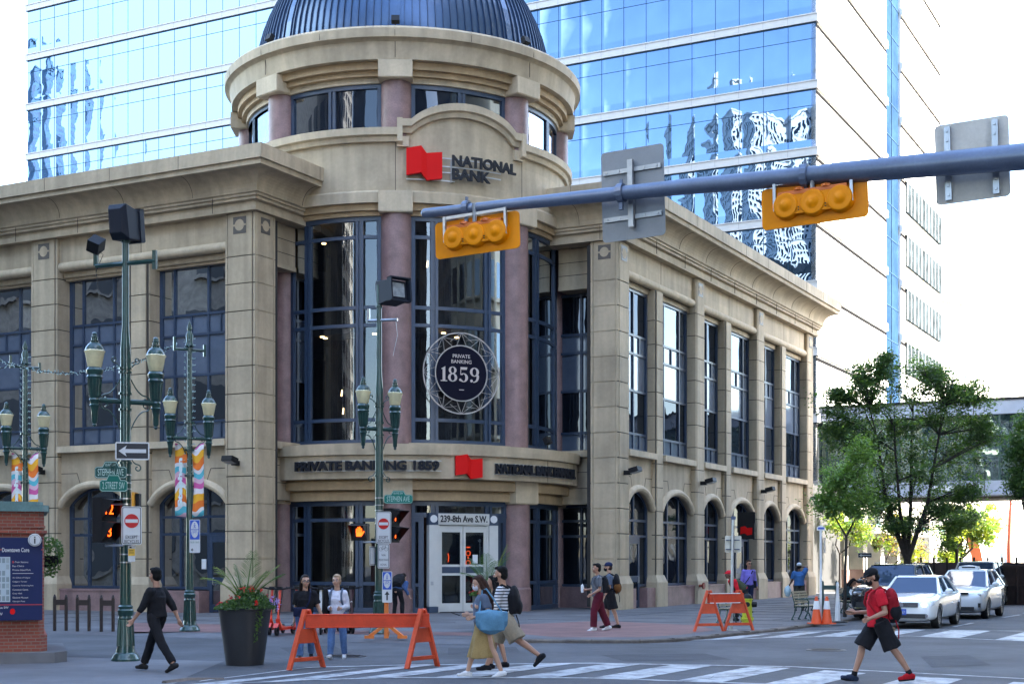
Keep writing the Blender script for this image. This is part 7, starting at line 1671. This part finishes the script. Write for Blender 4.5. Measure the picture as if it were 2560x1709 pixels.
# man in red in front
l = at(2196, 22.4, zr_); t, J = person(l, R(-88), 1.83, dict(top=REDC, bot=B_, blen=.49, bpuff=1.9, sleeve=.42, hem=-.05, legR=(30,14,2), legL=(-26,8,3), toeR=-10, toeL=6, armR=(4,6,84,0), armL=(-8,10,78,.0), nod=20, turn=-2, hair='short', hairc='black', cap=B_, mask=B_, shoeR=cloth('shoe_navy',(.03,.045,.09),var=.5), shoeL=cloth('shoe_redblack',(.40,.01,.015),var=.2), sole=B_, sock=B_, seed=14, skin='tan', wr=.011, bwr=.014, lean=4), 'man in red T-shirt, black cap and mask crossing at the right with a phone', .008)
backpack(J, l, R(-88), 'red and black backpack on the man in the red T-shirt', cloth('pack_red',(.30,.012,.02)), B_, 1.12, bulge=1.15)
mb = MB(); c_ = J['wR']+J['fR']*.11; mb.cbox(c_+Vector((.0,0,.012)),(.075,.15,.010),0,Matrix.Rotation(R(-12),3,'X')); tb_ = mb.build('phone', BLACK); tag(tb_, 'phone in the hand of the man in the red T-shirt', 'phone'); place(tb_, l, R(-88))
mb = MB(); mb.prism([(-.07,.50),(.07,.50),(.075,.78),(-.075,.78)], -.14, .04, plane='YZ') if 0 else mb.cbox((.10,.12,.72),(.10,.20,.26)); tb_ = thing('paper_bag', 'brown paper bag beside the thigh of the man in the red T-shirt', 'bag'); remesh(mb,.012,'bag',mat('kraft_paper',(.30,.20,.12),.8,var=.15),tb_,wr=.012,wf=12,sm=1); place(tb_, l, R(-88))
# ================================================================ VEHICLES
TYRE = mat('tyre', (.015,.015,.016), .75); RIM = mat('rim_alloy', (.45,.46,.48), .3, metal=.85); CARGL = glass_dark('car_glass', (.035,.055,.10), base=.03, wcol=(.5,.55,.65), wob=.004); CHROME = mat('chrome', (.7,.7,.72), .12, metal=1.); PLAST = mat('car_plastic', (.02,.02,.022), .5)
HLG = mat('headlight_glass', (.55,.58,.60), .12, coat=.8); DRL = mat('headlight_lit', (.9,.85,.7), .2, emit=(1,.93,.75), es=.9); AMB = mat('indicator_amber', (.7,.22,.02), .3)
def paint(name, c): return mat(name, c, .22, coat=1.0, spec=.5, var=.02)
def car(label, pos, rz, L, W, Hh, m, prof, gh, wheel_r=.33, kind='sedan', wy=(1.36,-1.30), plate_t=None):
    """front at -Y local. prof: stations (y, z_low, z_belt, half_low, half_belt); gh: greenhouse (cowl_y, roof_front_y, roof_rear_y, rear_y, belt_z, half_belt, half_roof)"""
    t = thing('car', label, 'car'); mb = MB(); rings = []
    for (y, zl, zb, hl, hb) in prof:
        rings.append([(-hl,y,zl),(-hb*1.0,y,zl+(zb-zl)*.35),(-hb*1.0,y,zl+(zb-zl)*.72),(-hb*.965,y,zb-.02),(-hb*.80,y,zb+.015),(0,y,zb+.035),(hb*.80,y,zb+.015),(hb*.965,y,zb-.02),(hb*1.0,y,zl+(zb-zl)*.72),(hb*1.0,y,zl+(zb-zl)*.35),(hl,y,zl),(0,y,zl)])
    n = 12; vs = [v for r_ in rings for v in r_]; fs = []
    for i in range(len(rings)-1):
        for j in range(n): fs.append((i*n+j, i*n+(j+1)%n, (i+1)*n+(j+1)%n, (i+1)*n+j))
    fs.append(tuple(range(n))); k_ = (len(rings)-1)*n; fs.append(tuple(range(k_, k_+n))); mb.add(vs, fs)
    o = mb.build('tmp', m); sb_ = o.modifiers.new('s','SUBSURF'); sb_.levels = 2; sb_.render_levels = 2
    cuts = []
    for yw in wy:
        for s in (-1,1):
            c_ = MB(); c_.lathe([(0,-.16),(wheel_r+.055,-.16),(wheel_r+.055,.16),(0,.16)], (s*(W/2-.06),-yw,wheel_r), 28, axis='X'); co = c_.build('cut', PLAST); bo = o.modifiers.new('b','BOOLEAN'); bo.operation = 'DIFFERENCE'; bo.object = co; bo.solver = 'EXACT'; cuts.append(co)
    dg = bpy.context.evaluated_depsgraph_get(); me = bpy.data.meshes.new_from_object(o.evaluated_get(dg)); bpy.data.objects.remove(o)
    for c_ in cuts: bpy.data.objects.remove(c_)
    me.polygons.foreach_set('use_smooth', [True]*len(me.polygons)); me.set_sharp_from_angle(angle=R(38)); me.name = 'body'
    body = bpy.data.objects.new('body', me); COL.objects.link(body); body.parent = t
    cy, rf, rr, ry, bz, hb, hr = gh; zt = Hh
    def loop(y0, y1, z0, z1, h0, h1): return [(-h0,y0,z0),(h0,y0,z0),(h1,y1,z1),(-h1,y1,z1)]
    mb = MB(); S = [(cy,bz,hb*.93),(rf,zt-.03,hr),((rf+rr)/2,zt-.01,hr*1.02),(rr,zt-.04,hr*.98),(ry,bz,hb*.90)]
    # side glass body: belt loop to roof loop
    belt = [(-hb*.93,cy),(-hb,cy+.5),(-hb,(cy+ry)/2),(-hb,ry-.35),(-hb*.88,ry)]; roof = [(-hr*.96,rf),(-hr,rf+.12),(-hr,(rf+rr)/2),(-hr,rr-.1),(-hr*.95,rr)]
    L_ = [(x,y,bz) for x,y in belt]+[(-x,y,bz) for x,y in belt[::-1]]; U_ = [(x,y,zt-.055+(.02 if i in (2,) else 0)) for i,(x,y) in enumerate(roof)]+[(-x,y,zt-.055) for i,(x,y) in enumerate(roof[::-1])]
    k2 = len(L_); mb.add(L_+U_, [(i,(i+1)%k2,k2+(i+1)%k2,k2+i) for i in range(k2)]+[tuple(range(k2,2*k2))]); mb.build('windows', CARGL, t)
    mb = MB(); up = [(x*1.02,y,zt-.06) for x,y,z in U_]; up2 = [(x*.93,y*1.0+(0.03 if y < 0 else -.03),zt-.005) for x,y,z in U_]; mb.add(up+up2+[(0,(rf+rr)/2,zt+.02)], [(i,(i+1)%k2,k2+(i+1)%k2,k2+i) for i in range(k2)]+[(k2+i,k2+(i+1)%k2,2*k2) for i in range(k2)]); mb.build('roof', m, t, smooth=True, sharp=40)
    mb = MB()
    for s in (-1,1):
        mb.tube([(s*hb*.95,cy-.02,bz),(s*hr*1.0,rf,zt-.05)],[.045,.032],8); mb.tube([(s*hb*.90,ry+.02,bz),(s*hr*.98,rr,zt-.05)],[.09,.05],8)
        mb.tube([(s*hb*1.0,(cy+ry)/2-.02,bz),(s*hr*1.01,(rf+rr)/2,zt-.05)],[.034,.03],6); mb.tube([(s*hr*1.0,rf,zt-.05),(s*hr*1.02,(rf+rr)/2,zt-.035),(s*hr*.98,rr,zt-.05)],.03,6)
    mb.build('pillars', m, t, smooth=True)
    for yw in wy:
        for s in (-1,1):
            mb = MB(); x = s*(W/2-.13); r = wheel_r; mb.lathe([(r*.66,-.10),(r*.93,-.105),(r,-.07),(r,.07),(r*.93,.105),(r*.66,.10)], (x,-yw,r), 28, axis='X'); wl = mb.build('wheel', TYRE, t, smooth=True)
            mb = MB(); mb.lathe([(r*.58,s*.02),(r*.60,s*.09),(r*.67,s*.095),(r*.67,-s*.05)], (x,-yw,r), 24, axis='X'); mb.lathe([(0,s*.07),(.05,s*.07),(.07,s*.04)], (x,-yw,r), 14, axis='X')
            for q in range(10): a = 2*pi*q/10; mb.bar((x+s*.055,-yw+.04*cos(a),r+.04*sin(a)), (x+s*.07,-yw+r*.62*cos(a),r+r*.62*sin(a)), .03, .035, 0, up=(1,0,0))
            mb.lathe([(0,-s*.02),(r*.6,-s*.02)], (x,-yw,r), 20, 1, axis='X'); mb.build('rim', [RIM, BLACK], wl, smooth=True)
    y0 = prof[0][0]; fz = prof[1][2]
    def hl(x, y, z, w_, h_, d_, lit):
        mb = MB(); s = 1 if x > 0 else -1; mb.add([(x-s*w_/2,y,z-h_/2),(x+s*w_/2,y+d_*.45,z-h_*.35),(x+s*w_*.72,y+d_,z+h_*.15),(x+s*w_*.60,y+d_,z+h_*.62),(x-s*w_/2,y+.05,z+h_*.22)], [(0,1,2,3,4)]); 
        o_ = mb.build('headlight', HLG, t, recalc=False); so = o_.modifiers.new('s','SOLIDIFY'); so.thickness = .04; so.offset = 0
        mb = MB(); mb.ell((x+s*.02,y+d_*.15-.03,z+.0),(w_*.20,.03,h_*.30)); mb.build('bulb', DRL if lit else RIM, o_, smooth=True); return o_
    if kind == 'sedan':
        for s in (-1,1): hl(s*.60, y0+.03, .665, .36, .17, .22, True)
        mb = MB(); mb.box(-.46,.46,y0-.02,y0+.08,.60,.72,0)
        for z in (.62,.655,.69,.722): mb.box(-.47,.47,y0-.035,y0+.04,z-.006,z+.006,1)
        mb.lathe([(0,-.04),(.075,-.04),(.075,-.02)], (0,y0,.665), 20, 1, axis='Y'); mb.box(-.66,.66,y0-.01,y0+.10,.30,.42,0); mb.box(-.74,.74,y0-.02,y0+.12,.27,.285,1)
        for s in (-1,1): mb.lathe([(0,-.02),(.05,-.02),(.05,.02)], (s*.68,y0+.03,.37), 12, 1, axis='Y')
        mb.build('grille', [PLAST, CHROME], t)
    elif kind == 'hatch':
        for s in (-1,1):
            o_ = hl(s*.66, y0+.10, .76, .34, .26, .42, False); mb = MB(); mb.ell((s*.56,y0+.10,.70),(.06,.04,.05)); mb.build('indicator', AMB, o_)
        mb = MB(); mb.box(-.36,.36,y0-.01,y0+.10,.80,.86,0); mb.box(-.55,.55,y0-.03,y0+.08,.27,.40,0)
        for s in (-1,1): mb.box(s*.70-.04,s*.70+.04,y0+.04,y0+.14,.38,.52,0)
        mb.build('grille', [PLAST, CHROME], t)
        mb = MB(); mb.cbox((0,rf+.35,zt+.055),(.62,.26,.11)); mb.ell((0,rf+.35,zt+.05),(.36,.16,.09)); tx = mb.build('taxi_sign', WHITE, t, smooth=True); mb = MB(); mb.cbox((0,rf+.20,zt+.075),(.42,.02,.045)); mb.build('sign_text_panel', PLAST, tx)
    else:
        for s in (-1,1):
            hl(s*.72, y0+.02, .86, .34, .18, .2, False)
        mb = MB(); mb.box(-.52,.52,y0-.02,y0+.08,.78,.96,0)
        for i in range(7): x = -.45+.15*i; mb.box(x-.055,x+.055,y0-.045,y0,.79,.95,1); mb.box(x-.038,x+.038,y0-.05,y0,.805,.935,0)
        mb.box(-.7,.7,y0-.02,y0+.1,.42,.58,0); mb.box(-.74,.74,y0-.03,y0+.08,.40,.415,1); mb.build('grille', [PLAST, CHROME], t)
        mb = MB(); [mb.tube([(s*hr*.9,rf+.1,zt+.04),(s*hr*.9,rr-.1,zt+.04)],.02,6) for s in (-1,1)]; mb.build('roof_rail', CHROME, t)
    if plate_t:
        mb = MB(); mb.cbox((0,y0-.03,.50 if kind != 'sedan' else .47),(.31,.012,.16),1); ctext(mb, plate_t, 0, (.50 if kind != 'sedan' else .47)-.05, .085, y0-.045, .25, .004, 0); mb.build('licence_plate', [SIGNW, SIGNB], t)
    for s in (-1,1):
        mb = MB(); mb.ell((s*(hb+.16),cy+.42,bz+.09),(.11,.06,.075)); mb.tube([(s*(hb-.02),cy+.42,bz+.03),(s*(hb+.10),cy+.42,bz+.06)],.025,6); mb.build('side_mirror', m, t, smooth=True)
    for s in (-1,1):
        mb = MB()
        for yy in ((cy+ry)/2-.30+.0, (cy+ry)/2+.75): mb.tube([(s*(W/2-.0),yy,.72*bz),(s*(W/2+.02),yy+.02,.73*bz),(s*(W/2+.02),yy+.16,.74*bz),(s*(W/2),yy+.18,.74*bz)],.012,5)
        mb.build('door_handles', m if kind != 'suv' else CHROME, t)
    # panel gaps
    mb = MB(); sx = W/2+.004
    for s in (-1,1):
        for yy in ((cy+ry)/2-.02, cy+.30, (cy+ry)/2+.98):
            mb.add([(s*(sx+.006),yy-.006,.30),(s*(sx+.006),yy+.006,.30),(s*(sx+.004),yy+.006,bz-.16),(s*(sx+.004),yy-.006,bz-.16)], [(0,1,2,3)])
        mb.add([(s*(sx+.006),cy+.30,.30),(s*(sx+.006),(cy+ry)/2+.98,.30),(s*(sx+.006),(cy+ry)/2+.98,.312),(s*(sx+.006),cy+.30,.312)], [(0,1,2,3)])
    mb.build('panel_gaps', PLAST, t, recalc=False)
    mb = MB(); zf = cy+.08
    mb.tube([(-hb*.8,cy-.03,bz+.02),(-.02,cy+.06,bz+.045),(hb*.3,cy-.0,bz+.02)],.008,4); mb.build('wiper', BLACK, t)
    return place(t, pos, rz)
SED = [(-2.30,.30,.66,.62,.70),(-2.22,.20,.74,.76,.80),(-1.95,.18,.82,.84,.87),(-1.36,.18,.90,.87,.89),(-.85,.18,.96,.87,.89),(0,.18,.97,.87,.90),(.9,.18,.98,.87,.90),(1.7,.20,1.0,.85,.88),(2.15,.24,1.0,.78,.82),(2.3,.34,.92,.66,.74)]
WP = paint('car_white', (.85,.86,.87)); BP = paint('car_black', (.008,.009,.012)); SP = paint('car_silver', (.55,.56,.55))
rzc = -(pi/2-math.atan2(dR.y, dR.x))
fr = gp(2249, 1566, RZ); dirb = dR
def carpos(px, Yf, half): q = at(px, Yf, RZ); return q+dR*half
car('white sedan with lit headlights, first in the row of waiting cars', carpos(2252, 39.6, 2.3), rzc, 4.6, 1.78, 1.45, WP, SED, (-.95,-.28,.95,1.75,.93,.80,.58), .325, 'sedan', (1.35,-1.30), 'BNM 4671')
HAT = [(-2.25,.32,.70,.58,.66),(-2.12,.20,.82,.76,.80),(-1.8,.18,.92,.84,.87),(-1.35,.18,1.0,.87,.89),(-.9,.18,1.06,.87,.89),(0,.18,1.06,.87,.90),(.9,.18,1.07,.87,.90),(1.7,.20,1.08,.86,.88),(2.15,.26,1.06,.82,.84),(2.3,.36,.98,.74,.78)]
car('white taxi hatchback with a roof sign behind the white sedan', carpos(2378, 46.2, 2.3)+nR*.15, rzc, 4.6, 1.78, 1.58, WP, HAT, (-1.25,-.30,1.35,2.1,1.02,.82,.60), .325, 'hatch', (1.42,-1.30), None)
SUVP = [(-2.40,.42,.84,.72,.80),(-2.30,.30,.98,.86,.90),(-1.9,.28,1.08,.92,.95),(-1.4,.28,1.12,.94,.96),(-.9,.28,1.15,.94,.96),(0,.28,1.15,.94,.97),(1,.28,1.15,.94,.97),(1.9,.30,1.15,.92,.95),(2.3,.36,1.12,.88,.92),(2.4,.46,1.0,.80,.88)]
car('black SUV with chrome slotted grille on the kerb side behind the sedan', carpos(2196, 44.6, 2.4), rzc, 4.8, 1.94, 1.76, BP, SUVP, (-1.0,-.40,1.6,2.15,1.12,.88,.68), .38, 'suv', (1.48,-1.42), None)
car('silver SUV with a dark windscreen, last in the row of waiting cars', carpos(2405, 58, 2.4)+nR*.2, rzc, 4.8, 1.94, 1.84, SP, SUVP, (-1.0,-.40,1.6,2.2,1.14,.88,.70), .38, 'suv', (1.48,-1.42), None)
# ================================================================ TREES
def tree(pos, label, H_, crown, n_leaf, lm, trunk_r=.16, fork=1.6, seed=1, lsize=(.10,.20), lean=(0,0), name='street_tree', gap=.42, nb=5):
    """crown: list of (dx,dy,dz,rx,ry,rz) lobes; branches run from the trunk into them"""
    rnd = random.Random(seed); t = thing(name, label, 'tree', pos); pos = Vector(pos); mb = MB()
    zc0 = min(c[2]-c[5] for c in crown); top = Vector((lean[0]*.5, lean[1]*.5, fork))
    pts = [Vector((0,0,0)), Vector((lean[0]*.15,0,fork*.5)), top]; mb.tube([pos+p for p in pts], [trunk_r*1.15, trunk_r*.9, trunk_r*.8], 10)
    tips = []
    limbs = []; cx_ = sum(c[0] for c in crown)/len(crown); zt_ = max(c[2] for c in crown); wx = max(abs(c[0]-cx_) for c in crown)
    for q in range(4 if H_ > 7 else 2):
        ang = -1+2*q/(3 if H_ > 7 else 1); e = Vector((cx_+ang*wx*.55, rnd.uniform(-.8,.8), fork+(zt_-fork)*rnd.uniform(.8,1.0))); m1 = top.lerp(e,.33)+Vector((ang*.25,rnd.uniform(-.2,.2),-.1)); m2 = top.lerp(e,.68)+Vector((rnd.uniform(-.3,.3),rnd.uniform(-.2,.2),0))
        mb.tube([pos+top-Vector((0,0,.05)), pos+m1, pos+m2, pos+e], [trunk_r*.62, trunk_r*.42, trunk_r*.22, .015], 8); limbs += [m1, top.lerp(m1,.6), m1.lerp(m2,.5), m2, m2.lerp(e,.5)]
    for (dx,dy,dz,rx,ry,rz) in crown:
        for b in range(nb):
            e = Vector((dx+rnd.uniform(-.7,.7)*rx, dy+rnd.uniform(-.7,.7)*ry, dz+rnd.uniform(-.4,.8)*rz)); st_ = min(limbs, key=lambda l: (l-e).length+(2.0 if l.z > e.z-.2 else 0)); m_ = st_.lerp(e,.5)+Vector((rnd.uniform(-.15,.15),rnd.uniform(-.15,.15),.08*rz)); mb.tube([pos+st_, pos+m_, pos+e], [trunk_r*.17+.008, trunk_r*.10+.005, .008], 5)
            for q in range(4): f = rnd.uniform(.3,1); s0 = m_.lerp(e, f); e2 = s0+Vector((rnd.gauss(0,.5)*rx,rnd.gauss(0,.5)*ry,rnd.gauss(.1,.4)*rz))*.8; mb.tube([pos+s0, pos+e2], [.018,.005], 4); tips.append(e2); tips.append(s0.lerp(e2,.5))
            tips.append(e)
    mb.build('trunk', BARK, t, smooth=True)
    # leaf clumps round the tips and on the lobe shells
    cl = []
    for p in tips: cl.append((p, rnd.uniform(.22,.5)))
    tot = sum(c[3]*c[5] for c in crown)
    for (dx,dy,dz,rx,ry,rz) in crown:
        for _ in range(int(150*rx*rz/tot*max(1,tot**.35))):
            d = Vector((rnd.gauss(0,1),rnd.gauss(0,1),rnd.gauss(0,1))).normalized()*rnd.uniform(.35,1.08); p = Vector((dx+d.x*rx,dy+d.y*ry,dz+d.z*rz))
            if noise.noise(p*.75+Vector((seed*7,0,0))) > .22-gap: cl.append((p, rnd.uniform(.12,.34)))
    per = max(6, n_leaf//len(cl)); V = []; F = []; MI = []
    for p, r in cl:
        mi = 0 if rnd.random() < .5 else (1 if rnd.random() < .7 else 2)
        for _ in range(per):
            q = pos+p+Vector((rnd.gauss(0,r*.55),rnd.gauss(0,r*.55),rnd.gauss(0,r*.38))); a = Vector((rnd.gauss(0,1),rnd.gauss(0,1),rnd.gauss(-.2,.6))).normalized(); b = a.cross(Vector((rnd.gauss(0,.6),rnd.gauss(0,.6),1))).normalized(); s_ = rnd.uniform(*lsize); n0 = len(V)
            V += [q-a*s_*.5, q+b*s_*.27-a*.05*s_, q+a*s_*.5, q-b*s_*.27-a*.05*s_]; F.append((n0,n0+1,n0+2,n0+3)); MI.append(mi)
    mb = MB(); mb.v = V; mb.f = F; mb.mi = MI; mb.build('crown', lm, t, recalc=False); return t
bt = at(2268, 59, 0)
k_ = 59/3600
def lob(pos, px, py, rx, rz, Y, dy=0, ry=None): q = at(px, Y); return (q.x-pos.x, dy, zat(py, Y)-0, rx*Y/FPX, (ry or rx)*Y/FPX, rz*Y/FPX)
tree(bt, 'big dark green street tree with forked trunk behind the parked cars', 13, [lob(bt,2255,960,85,75,59), lob(bt,2150,1010,75,60,59), lob(bt,2370,1010,85,65,59), lob(bt,2120,1120,80,75,59,-.5), lob(bt,2240,1110,120,95,59), lob(bt,2400,1120,95,90,59,.5), lob(bt,2310,1200,120,75,59), lob(bt,2180,1235,70,50,59,1.), lob(bt,2155,935,26,34,59), lob(bt,2215,905,20,34,59), lob(bt,2330,940,55,30,59), lob(bt,2090,985,36,26,59), lob(bt,2430,990,40,36,59), lob(bt,2075,1070,34,60,59), lob(bt,2470,1080,36,50,59), lob(bt,2180,1275,60,34,59), lob(bt,2330,1280,70,36,59), lob(bt,2420,1235,46,40,59), lob(bt,2250,1320,60,24,59)], 62000, [LEAF, LEAF2, LEAF3], .18, 1.8, 3, (.07,.16), (0,0), gap=.26, nb=6)
yt = at(2112, 46.0, 0); tree(yt, 'young slender light green tree with a thin trunk by the far bench', 6, [lob(yt,2135,1150,38,50,46), lob(yt,2105,1215,62,50,46), lob(yt,2140,1265,44,36,46), lob(yt,2072,1265,34,36,46)], 11000, [LEAF3, LEAF2, LEAF3], .055, 2.6, 5, (.07,.13), (.1,0), gap=.2, nb=4)
rt_ = at(2575, 56, 0); tree(rt_, 'dark green tree cut off by the right edge of the photograph', 8, [lob(rt_,2555,1120,38,80,56), lob(rt_,2550,1220,28,40,56), lob(rt_,2640,1100,60,110,56)], 11000, [LEAF, LEAF2, LEAF], .14, 3.0, 8, (.09,.17), gap=.2)
ft = at(2405, 92, 0); tree(ft, 'sunlit yellow green tree beyond the skywalk next to the sculpture', 8, [lob(ft,2385,1330,55,45,92), lob(ft,2430,1300,65,45,92), lob(ft,2375,1395,32,30,92), lob(ft,2460,1340,40,35,92)], 12000, [LEAF3, LEAFY, LEAFY], .14, 2.0, 9, (.13,.24), gap=.3)
f2 = at(2392, 74, 0); tree(f2, 'shaded dark tree in front of the yellow green one', 6, [lob(f2,2375,1310,40,38,74), lob(f2,2420,1300,38,30,74), lob(f2,2370,1370,22,25,74)], 5000, [LEAF, LEAF2, LEAF], .10, 2.5, 10, (.12,.2), gap=.3)
f3 = at(2225, 82, 0); tree(f3, 'thin autumn tinted sapling behind the fork of the big tree', 5, [lob(f3,2225,1330,36,60,82), lob(f3,2280,1390,40,45,82)], 2600, [LEAFY, mat('leaf_rust',(.25,.12,.03),.6), LEAF3], .09, 1.4, 11, (.12,.2), gap=.5)
f4 = at(2100, 80, 0); tree(f4, 'small sunlit tree at the foot of the tower left of the big tree', 5, [lob(f4,2090,1300,34,45,80), lob(f4,2150,1330,30,40,80)], 3000, [LEAFY, LEAF3, LEAF2], .08, 2.2, 12, (.12,.2), gap=.5)
